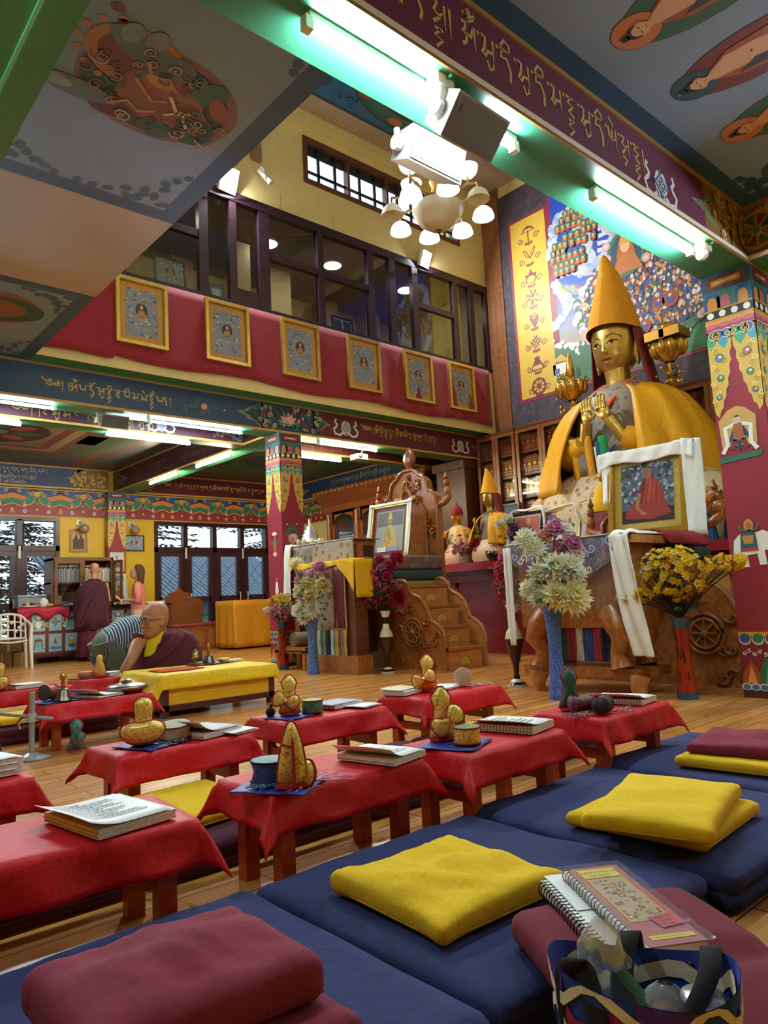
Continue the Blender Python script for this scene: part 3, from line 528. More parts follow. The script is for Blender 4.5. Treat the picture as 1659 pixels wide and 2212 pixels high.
# right bay with a row of seated buddhas
m.rect(u, -3, -3, 5.25, 1.888, '#2f5f8c', .002, 'ceil'); m.rect(u, -3, -3, 5.1, 1.77, '#84a3cc', .003, 'ceil'); m.rect(u, 5.6, -3, 9.4, 1.888, '#7d95ad', .002, 'ceil')
for k in range(-3, 4):
    x = 3.11+.605*k; q = k % 2; g = F((x, 1.5, ZC), (-1, 0, 0), (0, 1, 0), (0, 0, -1)); z = .004
    if x > 5.0: continue
    m.disc(g, .0, -.34, .21, '#3c4f50', z, .42, 28); m.disc(g, .0, -.34, .205, '#3f7062' if q == 0 else '#7d4450', z+.0005, .415, 28)
    m.disc(g, 0, 0, .122, '#33484c', z+.001, n=24); m.disc(g, 0, 0, .118, '#c98362' if q == 0 else '#355e74', z+.0015, n=24)
    m.disc(g, .0, -.62, .2, '#7a3c46', z+.002, .12, 16); m.poly(g, [(-.05, -.1), (.05, -.1), (.13, -.22), (.14, -.5), (.2, -.62), (-.2, -.62), (-.14, -.5), (-.12, -.22)], '#a5614e', z+.0025)
    m.poly(g, [(-.035, -.09), (.035, -.09), (.1, -.2), (.09, -.36), (.05, -.47), (-.03, -.45), (-.06, -.3)], '#d8b49a', z+.003); m.poly(g, [(-.09, -.2), (-.03, -.3), (-.06, -.44), (-.11, -.46)], '#3b5060', z+.0035)
    m.poly(g, [(-.02, -.06), (.02, -.06), (.035, -.12), (-.035, -.12)], '#d8b49a', z+.0035); m.disc(g, 0, 0, .046, '#22384c', z+.004, .052, 14); m.disc(g, 0, .06, .022, '#22384c', z+.004, n=10); m.disc(g, 0, -.025, .042, '#dcb89e', z+.0045, .05, 14); m.disc(g, 0, .085, .007, '#d8a050', z+.005, n=6)
    for s in (-1, 1): m.stroke(g, [(s*.008, -.02), (s*.028, -.018)], .005, '#4a3430', z+.005); m.disc(g, s*.045, -.03, .009, '#d0aa90', z+.0042, .02, 8)
    m.stroke(g, [(-.012, -.052), (.012, -.052)], .004, '#a84a48', z+.005); m.stroke(g, [(.02, -.3), (.035, -.31)], .008, '#6a4a40', z+.0045)
    for s in (-1, 1): m.disc(g, s*.1, -.55, .09, '#7d3c46', z+.0045, .045, 10, t=-s*.4); m.disc(g, s*.15, -.66, .07, '#33584c', z+.005, .03, 8, t=s*.5)
    m.stroke(g, [(-.1, -.6), (-.02, -.55), (.08, -.62)], .03, '#d6c8a8', z+.0055)
cloud(m, u, 5.06, 1.74, -.25, -.35, '#2f5678', seed=4)
# back galleries with mandalas
def mandala(m, x, y, s, rings):
    for k, (r, col) in enumerate(rings): m.disc(u, x, y, r*s, col, .003+.0008*k, n=36)
    z = .003+.0008*len(rings)
    return z
m.rect(u, -3, 9.05, 5.22, 13.5, '#454a52', .002, 'ceil'); z = mandala(m, 2.6, 11.2, 1, [(2.1, '#6a3b34'), (2.0, '#4a5a54'), (1.8, '#3f5140')])
for s, col in ((1.25, '#6f3a34'), (1.1, '#8a7860'), (.95, '#6a2f30'), (.8, '#77684e')): m.rect(u, 2.6-s, 11.2-s, 2.6+s, 11.2+s, col, z, 'ceil'); z += .0007
for i in range(4):
    for s in (-1, 1):
        a, b = (1, 0) if i < 2 else (0, 1); q = 1 if i % 2 else -1; m.rect(u, 2.6+a*q*1.35-.3*(1-a*.5), 11.2+b*q*1.35-.3*(1-b*.5), 2.6+a*q*1.35+.3*(1-a*.5), 11.2+b*q*1.35+.3*(1-b*.5), '#8a5a44', z-.002, 'ceil')
m.disc(u, 2.6, 11.2, .72, '#3a2326', z, n=30)
for i in range(8): m.disc(u, 2.6+.42*cos(i*pi/4), 11.2+.42*sin(i*pi/4), .2, '#8a4440' if i % 2 else '#3f5a40', z+.001, .13, 12, t=i*pi/4)
m.disc(u, 2.6, 11.2, .16, '#5f7a50', z+.002)
for k in range(9): m.stroke(u, [(4.4+.0*k, 9.2+.5*k), (4.4, 9.55+.5*k)], .16, '#8a4432', .0035)
m.rect(u, 5.57, 9.05, 9.3, 13.5, '#4d3a38', .002, 'ceil'); m.rect(u, 5.75, 9.2, 9.1, 13.3, '#3f5a74', .0025, 'ceil')
mandala(m, 7.45, 11.3, 1, [(1.95, '#8a6a58'), (1.9, '#6a3a34'), (1.75, '#3a5c42')]+[(1.65-.13*k, ('#4b7048', '#2f5238')[k % 2]) for k in range(8)]+[(.6, '#2a4468')])
m.rect(u, -3, 8.22, 9.45, 8.79, GREEN, .003, 'ceil'); S(m, 'ceiling')

# ---------------- the high void above the shrine
VX0, VX1, VY0, VY1, VZ = 2.13, 9.45, 2.24, 7.65, 7.72
m = MB(); m.box((VX0-.1, VY0-.1, VZ), (VX1+.1, VY1+.3, VZ+.1), '#b3a294', 'ceil'); u = under(VZ)
m.rect(u, 2.6, 2.6, 8.0, 7.32, '#2f4a66', .002, 'ceil'); m.rect(u, 2.65, 2.65, 7.95, 7.26, '#2d6898', .003, 'ceil')
mx, my = 6.85, 5.55
for k, (r, col) in enumerate(((1.62, '#3a3034'), (1.6, '#2f5f52'), (1.42, '#5c5a3c'), (1.38, '#1f2a3c'), (1.1, '#8a8a84'), (1.04, '#7c3434'), (.95, '#3c5a50'))): m.disc(u, mx, my, r, col, .004+.0008*k, n=40)
for i in range(24):
    a = 2*pi*i/24; m.disc(u, mx+1.5*cos(a), my+1.5*sin(a), .15, ('#8a4438', '#35507a', '#b5703a', '#2f6a52')[i % 4], .0055, .07, 6, t=a+pi/2); m.stroke(u, [(mx+1.2*cos(a), my+1.2*sin(a)), (mx+1.22*cos(a+.1), my+1.22*sin(a+.1)), (mx+1.3*cos(a+.05), my+1.3*sin(a+.05))], .04, '#c9786a' if i % 2 else '#d8d0c4', .012)
R = random.Random(2)
for k in range(40): x, y = R.uniform(4.6, 6.2), R.uniform(6.6, 7.2); m.spiral(u, x, y, R.uniform(.05, .12), 1.4, .015, '#22507c', .0042, R.random()*6)
S(m, 'ceiling_high')
m = MB()      # upper walls: the far one carries the clerestory, the others close the void
f = wallface(VY1); CX0, CX1, CZ0, CZ1 = 5.66, 8.72, 6.68, 7.26
m.box((2.0, VY1, 6.03), (VX1, VY1+.15, CZ0), CREAM); m.box((2.0, VY1, CZ1), (VX1, VY1+.15, VZ), CREAM); m.box((2.0, VY1, CZ0), (CX0, VY1+.15, CZ1), CREAM); m.box((CX1, VY1, CZ0), (VX1, VY1+.15, CZ1), CREAM)
m.box((2.132, VY1-.014, ZC-.002), (VX1, VY1+.1, 4.53), CREAM)
m.rect(F((0, 0, ZC), (1, 0, 0), (0, 1, 0), (0, 0, -1)), 2.13, VY1, VX1, 7.89, GREEN, .003, 'ceil')
m.box((4.75, VY1-.04, 6.62), (4.9, VY1-.002, 7.4), '#9a7a58', 'wood'); m.box((2.0, VY1-.06, 7.42), (VX1, VY1-.002, 7.55), CREAM); m.box((4.2, VY1-.05, 6.8), (4.32, VY1-.002, 7.3), '#9a6a44', 'wood')
for x in (5.2, 6.1, 8.0): m.rect(f, x, 6.05, x+.008, 6.3, '#a89a68', .002)
S(m, 'wall_balcony')
m = MB(); m.box((2.0, 2.1, ZC), (VX1, VY0, VZ), CREAM); S(m, 'wall_near')
m = MB(); m.box((2.0, VY0, ZC+.1), (VX0, VY1, VZ), CREAM); S(m, 'wall_gallery')
m = MB()      # panelled strip of reddish boards and the green moulding beside the thangka
for k in range(6): m.box((9.40-.002*(k % 2), 7.28+.062*k, 3.4), (9.448, 7.34+.062*k, VZ), '#8a5a3a', 'wood')
S(m, 'trim_3')
# clerestory window
m = MB(); g = wallface(VY1+.0); fr = '#6b4632'
def frame_rect(m, f, a0, b0, a1, b1, w, d0, d1, col, mm='wood'):
    m.box((a0, b0, d0), (a0+w, b1, d1), col, mm, f); m.box((a1-w, b0, d0), (a1, b1, d1), col, mm, f); m.box((a0+w, b0, d0), (a1-w, b0+w, d1), col, mm, f); m.box((a0+w, b1-w, d0), (a1-w, b1, d1), col, mm, f)
frame_rect(m, g, CX0-.06, CZ0-.06, CX1+.06, CZ1+.06, .07, -.15, .02, fr)
for k in range(1, 4): x = lerp(CX0, CX1, k/4); m.box((x-.02, CZ0, -.1), (x+.02, CZ1, 0), fr, 'wood', g)
for k in range(4):
    x0 = lerp(CX0, CX1, k/4); w4 = (CX1-CX0)/4
    for t in (.33, .72): m.box((x0+w4*t-.018, CZ0, -.08), (x0+w4*t+.018, CZ1, -.05), '#1c2230', 'paint', g)
    m.box((x0+.02, CZ0+.16, -.085), (x0+w4-.02, CZ0+.185, -.05), '#1c2230', 'paint', g)
    m.box((x0+.02, CZ1-.12, -.12), (x0+w4-.02, CZ1, -.1), '#39495c', 'paint', g)
o = S(m, 'window_1'); q = MB(); q.box((CX0, CZ0, -.07), (CX1, CZ1, -.064), '#ffffff', 'glass', g); q.obj('pane', o)
# balcony glazing
m = MB(); DK = '#33222c'; f = wallface(VY1); BZ0, BZ1 = 4.53, 6.03
m.box((2.13, BZ1-.1, -.06), (VX1, BZ1+.02, .03), DK, 'wood', f); m.box((2.13, BZ0, -.06), (VX1, BZ0+.06, .04), '#2a2430', 'wood', f)
POST = [(2.25, .06), (3.04, .06), (4.04, .12), (4.45, .1), (4.91, .16), (5.83, .1), (6.75, .11), (7.18, .12), (7.66, .12), (8.58, .1), (8.98, .1), (9.39, .12)]
for x, w in POST: m.box((x-w/2, BZ0+.06, -.06), (x+w/2, BZ1-.1, .025), DK, 'wood', f)
for a, b in ((3.07, 3.98), (2.13, 3.0), (4.99, 5.78), (5.88, 6.7), (7.72, 8.53)): m.box((a, 5.30, -.05), (b, 5.39, .02), DK, 'wood', f)
m.box((4.5, 4.59, -.05), (4.83, 4.78, .015), DK, 'wood', f)
o = S(m, 'window_2'); q = MB(); q.box((2.13, BZ0+.06, -.02), (VX1, BZ1-.1, -.015), '#ffffff', 'glass', f); q.obj('pane', o)
m = MB()      # the room behind the balcony glass
m.box((2.0, 7.76, 4.4), (9.45, 10.2, 4.45), '#8a6a4a'); m.box((2.0, 10.0, 4.45), (9.45, 10.2, 6.2), '#d9c08a'); m.box((2.0, 7.81, 6.1), (9.45, 10.2, 6.2), '#8d7768')
m.box((1.9, 7.76, 4.45), (2.0, 10.0, 6.2), '#d9c08a')
for x in (4.6, 5.6, 7.4, 8.4): m.box((x, 9.7, 4.45), (x+.35, 10.0, 6.1), '#c4a878')
m.box((2.0, 9.96, 5.0), (9.45, 10.0, 5.1), '#8a6440'); m.box((6.0, 9.2, 4.45), (6.4, 9.25, 6.1), '#e8cf98'); m.rect(wallface(8.7), 5.05, 4.6, 5.35, 6.05, '#e8d2a0', 0)
for x in (3.4, 5.6, 6.8, 8.4): m.disc(under(6.1), x, 8.6, .14, '#fff2dc', .004, n=16, m='emit4')  # round ceiling fixtures, given a glow to brighten this room
S(m, 'wall_upper_gallery')
# ------------------------------------------------------------------ doors in the back wall
def glazed(name, x0, x1, n, y=13.65, top=2.54):
    m = MB(); f = F((0, y, 0), (1, 0, 0), (0, 0, 1)); D = '#3a1d22'; P = []
    frame_rect(m, f, x0, 0, x1, top, .07, -.12, .03, D); w = (x1-x0)/n
    m.box((x0, 1.93, -.1), (x1, 2.03, .03), D, 'wood', f)
    for i in range(1, n): m.box((x0+w*i-.045, .05, -.1), (x0+w*i+.045, top-.05, .03), D, 'wood', f)
    for i in range(n):
        a, b = x0+w*i, x0+w*(i+1)
        frame_rect(m, f, a+.05, .07, b-.05, 1.93, .085, -.06, .012, '#43242a'); m.box((a+.1, .92, -.06), (b-.1, 1.03, .012), '#43242a', 'wood', f); m.box((a+.1, .1, -.06), (b-.1, .3, .012), '#43242a', 'wood', f)
        cx = (a+b)/2
        for z0, z1 in ((1.05, 1.85), (.32, .9), (2.06, 2.46)):      # lattice of thin bars
            for s in (-1, 1):
                for k in (-.12, .12) if z1 < 2 else (.0,): m.stroke(f, [(cx-s*.15, (z0+z1)/2-.17+k), (cx+s*.15, (z0+z1)/2+.17+k)], .007, '#20262c', -.03)
                m.stroke(f, [(cx+s*.16, z0), (cx+s*.16, z1)], .006, '#20262c', -.03)
    o = S(m, name); q = MB(); q.box((x0+.06, .1, -.05), (x1-.06, top-.05, -.046), '#ffffff', 'glass', f); q.obj('pane', o)
    h = MB()
    for i in range(1, n, 2) if n > 1 else (): 
        for s in (-1, 1): h.tube([f.p(x0+w*i+s*.09, .93, .02), f.p(x0+w*i+s*.09, .94, .06), f.p(x0+w*i+s*.09, 1.08, .06), f.p(x0+w*i+s*.09, 1.09, .02)], .012, '#d8d6d0', 'gloss')
        h.box((x0+w*i-.02, 1.8, .03), (x0+w*i+.02, 2.02, .045), '#d5d3cd', 'gloss', f)
    h.obj('door_handle', o)
glazed('door_1', -2.2, .4, 4); glazed('door_2', 1.55, 4.24, 4); glazed('door_3', 6.03, 8.65, 4)
# ------------------------------------------------------------------ outside: ground, shed roof and conifers
m = MB(); m.box((-14, 13.95, -.6), (24, 40, -.5), '#5c6650', 'cloth'); S(m, 'ground')
t = thing('shed', 'blue grey shed with corrugated roof outside the right doors', 'shed', (8, 17.2, -.5))
m = MB()
for k in range(46): x = 5.2+.13*k; m.tube([(x, 15.6, 1.0), (x, 18.8, 2.35)], .05, '#566c7c', 'paint', 6)
m.add([(5.1, 15.6, .98), (11.3, 15.6, .98), (11.3, 18.8, 2.33), (5.1, 18.8, 2.33)], [(0, 1, 2, 3)], '#566c7c'); m.obj('roof', t)
m = MB(); m.box((5.3, 16.2, -.5), (11, 18.6, 1.2), '#3f5b66'); m.box((5.4, 16.15, -.3), (7.4, 16.2, .6), '#2f8a68'); m.box((8.2, 16.15, -.3), (10.2, 16.2, .6), '#2f8a68'); m.obj('shed_wall', t)
def conifer(x, y, h, r, seed, lab):
    R = random.Random(seed); t = thing('conifer_tree', lab, 'tree', (x, y, -.5), 'conifers outside the windows')
    m = MB(); m.tube([(x, y, -.5), (x, y, h)], [.28, .05], '#3a2e26', 'wood', 8); m.obj('trunk', t)
    m = MB()
    for k in range(int(h*24)):
        z = R.uniform(.3, h); a = R.uniform(0, 2*pi); L = r*(1-.75*z/h)*R.uniform(.6, 1.1); ca, sa = cos(a), sin(a); col = ('#23332a', '#2c3d30', '#1c2a24')[k % 3]
        for q in range(9):
            d = L*(.15+.1*q); px, py, pz = x+ca*d, y+sa*d, z-.25*d*d/max(r, .1)*.5+.1
            for s in (-1, 1):
                l = .40*(1-.05*q)*R.uniform(.6, 1.2); w = .09
                m.add([(px, py, pz), (px-sa*s*l*.6+ca*w, py+ca*s*l*.6+sa*w, pz-.06), (px-sa*s*l+ca*.14, py+ca*s*l+sa*.14, pz-.14*R.random()), (px-sa*s*l*.5-ca*w, py+ca*s*l*.5-sa*w, pz-.02)], [(0, 1, 2, 3)], col, 'leaf')
    m.obj('foliage', t)
for i, (x, y, h, r) in enumerate(((.6, 19.5, 8, 2.7), (4.2, 22.6, 10, 3.0), (3.0, 16.3, 6, 1.5), (9.5, 23.2, 11, 3.2), (16.5, 24.5, 14, 3.6), (13.6, 20.0, 9, 2.3), (-.4, 27.5, 7, 2.6), (7.2, 27.5, 8, 3.4), (-2.6, 22.5, 8, 2.8))):
    conifer(x, y, h, r, i+3, ('dark drooping conifer behind the glass of the left doors', 'tall conifer standing between the two glazed doors', 'smaller conifer close behind the left doors', 'conifer above the middle of the shed roof', 'tallest conifer seen in the high clerestory window', 'conifer behind the right end of the shed', 'broad conifer far behind the left doors', 'broad conifer far behind the shed roof', 'conifer at the far left outside the glass')[i])
# ------------------------------------------------------------------ fluorescent battens
def batten(x, y, z, L, ax, label, warm=False, W=None):
    t = thing('fluorescent_light', label, 'light', (x, y, z), 'fluorescent tube lights'); u = V((1, 0, 0)) if ax == 'x' else V((0, 1, 0)); v = V((0, 0, 1)).cross(u)
    f = F((x, y, z), u, v)
    m = MB(); m.box((-L/2, -.022, .03), (L/2, .022, ZB-z), '#dfe2de', 'gloss', f); m.obj('batten', t)
    for s in (-1, 1): m = MB(); m.box((s*L/2-.018, -.02, -.02), (s*L/2+.018, .02, .035), '#e6e6e2', 'gloss', f); m.obj('lamp_holder', t)
    m = MB(); m.tube([f.p(-L/2+.02, 0, 0), f.p(L/2-.02, 0, 0)], .014, (1, .86, .55) if warm else TUBE_C, 'emit%g' % (W or TUBE_W), 10); m.obj('tube', t)
    return t
ZT = 3.0
batten(2.16, 2.03, ZT, 1.26, 'x', 'white tube light behind the two loudspeakers')
batten(4.08, 2.03, ZT, 1.16, 'x', 'white tube light nearest the large column on the right')
batten(1.85, 8.08, 3.03, 1.2, 'x', 'tube light under the blue beam at the left picture edge')
batten(4.14, 8.08, 3.03, 1.24, 'x', 'long tube light under the blue beam left of the lotus')
batten(1.7, 8.86, ZT, 1.2, 'x', 'tube light cut by the left edge under the second beam')
batten(3.86, 8.86, ZT, 1.1, 'x', 'tube light under the second beam beside the grey loudspeaker')
batten(5.26, 9.75, ZT, 1.1, 'y', 'yellowish tube light on the beam near the middle column', True)
batten(5.26, 11.5, ZT, 1.1, 'y', 'yellowish tube light on the beam near the back wall', True)
batten(6.55, 8.08, 3.03, 1.08, 'x', 'yellowish tube light under the maroon beam right of the column', True)
batten(6.55, 8.86, ZT, .9, 'x', 'yellowish tube light half hidden behind the middle column', True)
batten(-.4, 2.03, ZT, 1.2, 'x', 'tube light above the seats outside the picture'); batten(5.4, .6, ZT, 1.2, 'y', 'tube light on the side beam outside the picture')  # unseen tubes, added for more light on the near seats and side bay
batten(5.4, -1.4, ZT, 1.2, 'y', 'second tube light on the side beam outside the picture'); batten(-.6, 8.08, 3.03, 1.2, 'x', 'far tube light under the blue beam outside the picture')  # two further unseen tubes, put in for their light
# ------------------------------------------------------------------ floodlights on the balcony frame
def flood(x, z, s, lab):
    y = VY1-.02; t = thing('floodlight', lab, 'light', (x, y, z)); f = F((x, y-.1, z), V((1, .12, 0)), V((0, -.45, 1)))
    m = MB(); m.box((-s/2, -s*.6, -.07), (s/2, s*.6, -.002), '#d8d8d6', 'gloss', f); m.obj('housing', t)
    m = MB(); m.rect(f, -s*.46, -s*.55, s*.46, s*.55, '#ffffff', .004, 'emit%g' % FLOOD_W); m.obj('lens', t)
    m = MB(); m.tube([f.p(0, 0, -.06), (x, VY1+.02, z-.12)], .015, '#7a7a7a', 'metal'); m.obj('bracket', t)
flood(4.36, 6.13, .25, 'large white floodlight glaring at the left of the balcony frame'); flood(7.84, 6.08, .2, 'small round white floodlight glaring at the right of the balcony frame')
t = thing('security_camera', 'white bullet camera fixed on the yellow upper wall', 'camera', (4.86, 7.65, 6.45))
m = MB(); m.tube([(4.86, 7.65, 6.5), (4.86, 7.55, 6.5), (4.88, 7.53, 6.44)], .022, '#e4e4e2', 'gloss'); m.obj('bracket', t)
m = MB(); m.tube([(4.84, 7.58, 6.47), (4.95, 7.48, 6.28)], [.036, .04], '#c8c8c6', 'gloss', 12); m.obj('body', t)
# ------------------------------------------------------------------ chandelier
CX, CY, CZ = 5.43, 5.0, 4.95
t = thing('chandelier', 'brass chandelier with white bowl shades and a big glass bowl', 'chandelier', (CX, CY, CZ))
m = MB(); m.tube([(CX, CY, CZ+.25), (CX, CY, VZ)], .014, '#b99a52', 'metal'); m.lathe([(0, 0), (.1, .01), (.08, .06), (.02, .1)], (CX, CY, VZ-.1), '#b99a52', 'metal'); m.obj('suspension_rod', t)
m = MB(); m.lathe([(.03, -.02), (.1, .1), (.05, .22), (.08, .3), (.03, .42), (.02, .5)], (CX, CY, CZ), '#c9a04e', 'metal', 16); m.obj('stem', t)
m = MB(); m.lathe([(.005, -.26), (.1, -.235), (.2, -.17), (.27, -.06), (.28, 0), (.27, .01), (.2, .02), (.05, .04)], (CX, CY, CZ), '#cfc9bb', 'gloss', 28); m.lathe([(0, -.3), (.02, -.28), (.035, -.255), (.0, -.25)], (CX, CY, CZ), '#6a604c', 'metal', 10); m.obj('glass_bowl', t)
random.seed(4)
for k in range(13):
    up = k >= 8; a = 2*pi*(k/8+.03) if not up else 2*pi*((k-8)/5+.07); r = .5 if not up else .34; z = CZ+.02 if not up else CZ+.32
    x, y = CX+r*cos(a), CY+r*sin(a); off = k in (3, 6)
    m = MB(); pts = [(CX+.06*cos(a), CY+.06*sin(a), CZ+.15), (CX+r*.4*cos(a), CY+r*.4*sin(a), CZ+.05 if not up else CZ+.18), (CX+r*.75*cos(a), CY+r*.75*sin(a), CZ+.12 if not up else CZ+.2), (x, y, z+.08 if not up else z-.05), (x, y, z+.03 if not up else z)]
    m.tube(pts, .014, '#b59a5c', 'metal', 6)
    s = 1 if up else -1; m.lathe([(.02, s*-.005), (.03, s*.02)], (x, y, z), '#b59a5c', 'metal', 10); o = m.obj('arm', t)
    f = F((x, y, z), (1, 0, 0), (0, s, 0), (0, 0, s))
    m = MB(); m.lathe([(.025, 0), (.07, .012), (.1, .045), (.115, .09), (.12, .12)], col='#f4f2ee', m='gloss' if off else 'emit0.32', n=18, f=f); m.obj('shade', o)
    m = MB(); m.ball(f.p(0, 0, .06), .032, '#ffffff' if not off else '#d9d5c8', 'gloss' if off else 'emit%g' % (SHADE_W*3), 10); m.obj('bulb', o)
# ------------------------------------------------------------------ loudspeakers and boxes under the beams
def speaker(f, w, h, d, lab, group=None):
    """f: lower left of the grille, u along the width, v up the grille, n outward"""
    t = thing('loudspeaker', lab, 'loudspeaker', f.p(w/2, h/2, -d/2), group)
    m = MB(); m.add([f.p(*p) for p in ((0, 0, 0), (w, 0, 0), (w, h, 0), (0, h, 0), (.02, h*.12, -d), (w-.02, h*.12, -d), (w-.02, h*.88, -d), (.02, h*.88, -d))], [(0, 1, 2, 3), (4, 7, 6, 5), (0, 3, 7, 4), (1, 5, 6, 2), (3, 2, 6, 7), (0, 4, 5, 1)], '#a2a29f', 'gloss'); m.obj('cabinet', t)
    m = MB(); m.box((.012, .012, 0), (w-.012, h-.012, .006), '#5e5e5c', 'paint', f); m.box((.012, .028, .006), (w-.012, .031, .0075), '#6c6c6a', 'paint', f); m.box((.04, h*.62, .006), (.047, h*.8, .008), '#565656', 'paint', f); m.obj('grille', t)
    m = MB(); g = F(f.p(-.006, h*.5, -d*.5), -f.n, f.v, -f.u); N = 16
    m.tube([f.p(-.004, h*.5, -d*.5), f.p(-.03, h*.5, -d*.5)], .038, '#e4e4e0', 'gloss', 16); m.tube([f.p(-.016, h*.5, -d*.5), V(f.p(-.016, h*.5, -d*.5))+V((0, 0, ZB-f.p(0, h*.5, -d*.5).z))], .016, '#dcdcd8', 'gloss', 6); m.obj('bracket', t)
vv = V((0, -.125, .135)).normalized()
speaker(F((2.2, 1.985, 2.80), (1, .02, 0), vv), .345, .195, .17, 'upper white loudspeaker with grey grille under the near beam', 'loudspeakers under the near beam')
vv = V((0, -.05, .15)).normalized()
speaker(F((2.29, 2.285, 2.885), (1, 0, 0), vv), .375, .165, .15, 'lower white loudspeaker with pale speckled face above the chandelier', 'loudspeakers under the near beam')
speaker(F((2.94, 8.06, 2.885), (1, 0, 0), V((0, -.05, .2))), .32, .15, .14, 'small white loudspeaker under the blue beam')
for x, lab in ((2.2, 'white junction box beside the loudspeaker tube light'), (4.72, 'white junction box at the right end of the tube light')):
    t = thing('junction_box', lab, 'box', (x, 2.03, ZB)); m = MB(); m.box((x-.05, 1.93, ZB-.05), (x+.05, 2.03, ZB), '#e4e2da', 'gloss'); m.obj('base', t)
    m = MB(); m.lathe([(.0, -.055), (.02, -.055), (.035, -.04), (.045, -.02), (.045, 0)], (x, 1.98, ZB-.05), '#e9e7e0', 'gloss', 14); m.obj('ceiling_rose', t)
    m = MB(); m.tube([(x+.01, 1.9, ZB-.012), (x+.01, 1.94, ZB-.012)], .009, '#3f9a6c', 'gloss'); m.obj('conduit', t)
t = thing('projector', 'small silver projector fixed under the maroon beam', 'projector', (6.95, 8.3, 2.98)); m = MB(); m.box((6.85, 8.24, 2.92), (7.05, 8.42, 3.0), '#b8babc', 'gloss'); m.lathe([(.03, 0), (.03, .03), (.0, .03)], f=F((6.9, 8.24, 2.96), (1, 0, 0), (0, 0, 1)), col='#2a2c30', m='gloss', n=12); m.obj('body', t)
m = MB(); m.tube([(6.95, 8.3, 3.0), (6.95, 8.2, ZB+.01)], .012, '#9a9a9a', 'metal'); m.obj('mount', t)
from mathutils import noise as NZ
# ------------------------------------------------------------------ great thangka on the altar wall
t = thing('thangka', 'huge thangka of a crowded assembly on the wall behind the golden statue', 'thangka', (9.43, 5, 3.4))
fa = altface(9.42)
def T(px, py): q = onx(px, py, 9.42); return (-q.y, q.z)
def pp(m, pts, col, d): m.poly(fa, [T(*p) for p in pts], col, d)
m = MB(); m.box((-7.47, 3.44, -.02), (-2.2, VZ-.2, 0), '#4a4652', 'hexes', fa); m.tube([fa.p(-7.5, 3.47, .02), fa.p(-2.2, 3.47, .02)], .045, '#3a3438', 'hexes', 10); m.obj('brocade_mount', t)
m = MB(); m.box((-7.1, 3.86, 0), (-6.3, 6.98, .004), '#8a2a40', 'paint', fa); m.box((-7.05, 3.91, .004), (-6.36, 6.93, .008), '#cfb040', 'satin' if 0 else 'paint', fa)
EM = '#7c3040'
for k in range(8):
    g = fa.at(-6.7, 6.62-.365*k, .01).at(.0, 0); g = F(g.o, g.u*.9+g.v*.0, g.v); w = .018
    for s in (-1, 1): m.spiral(g, s*.16, -.05, .06, 1.3, .012, EM, .001, 0, s)
    for q in range(5): m.disc(g, (q-2)*.03, -.15+.006*abs(q-2), .012, EM, .0012, .03, 8)
    if k == 0: m.poly(g, [(-.14, .06), (.14, .06), (.07, .13), (0, .16), (-.07, .13)], EM, .002); m.poly(g, [(-.11, .07), (.11, .07), (.05, .11), (-.05, .11)], '#cdae54', .003); m.stroke(g, [(0, .06), (0, -.12)], .02, EM, .002)
    if k == 1:
        for s in (-1, 1): m.disc(g, s*.06, .05, .1, EM, .002, .028, 12, t=s*1.0); m.disc(g, s*.06, .05, .085, '#cdae54', .003, .014, 12, t=s*1.0)
    if k == 2: m.disc(g, 0, -.02, .11, EM, .002, .08); m.disc(g, 0, -.03, .085, '#cdae54', .003, .06); m.poly(g, [(-.05, .05), (.05, .05), (.02, .1), (0, .15), (-.02, .1)], EM, .002); m.poly(g, [(-.1, .03), (.1, .03), (.12, .06), (-.12, .06)], EM, .0035)
    if k == 3:
        for q in range(14): a = q*.9; m.disc(g, .035*sqrt(q)*cos(a), .04+.033*sqrt(q)*sin(a), .035, EM, .002+.0001*q, .016, 6, t=a)
        m.stroke(g, [(0, 0), (.02, -.13)], .012, EM, .002)
    if k == 4: m.poly(g, [(-.08, .1), (.02, .13), (.09, .06), (.07, -.03), (0, -.13), (-.05, -.03), (-.09, .04)], EM, .002); m.spiral(g, 0, .06, .05, 1.5, .012, '#cdae54', .003)
    if k == 5:
        gg = F(g.o, (g.u+g.v), (g.v-g.u))
        for q in (-.05, 0, .05): m.stroke(gg, [(q, -.1), (q, .1)], .014, EM, .002); m.stroke(gg, [(-.1, q), (.1, q)], .014, EM, .0025)
    if k == 6: m.poly(g, [(-.13, -.1), (.13, -.1), (.1, -.02), (.05, .06), (-.05, .06), (-.1, -.02)], EM, .002); m.poly(g, [(-.1, -.085), (.1, -.085), (.075, -.02), (-.075, -.02)], '#cdae54', .003); m.disc(g, 0, .09, .055, EM, .002, .035)
    if k == 7:
        N = 24; m.stroke(g, [(.12*cos(2*pi*i/N), .0+.12*sin(2*pi*i/N)) for i in range(N+1)], .035, EM, .002)
        for i in range(8): m.stroke(g, [(.03*cos(i*pi/4), .03*sin(i*pi/4)), (.15*cos(i*pi/4), .15*sin(i*pi/4))], .014, EM, .003)
        m.disc(g, 0, 0, .04, EM, .0035)
m.obj('emblem_panel', t)
m = MB(); A0, A1, B0, B1 = -6.30, -2.3, 3.86, 6.98
m.box((A0, B0, 0), (A1, B1+.2, .004), '#8a2a40', 'paint', fa); N = 12; cs = [c('#2547b8'), c('#2a52c4'), c('#4a72c8'), c('#8f9ab0'), c('#b7a648')]
zs = [B1+.15, 6.4, 5.5, 5.0, 4.62, 4.05]      # sky bands from deep blue to a yellow horizon, as painted
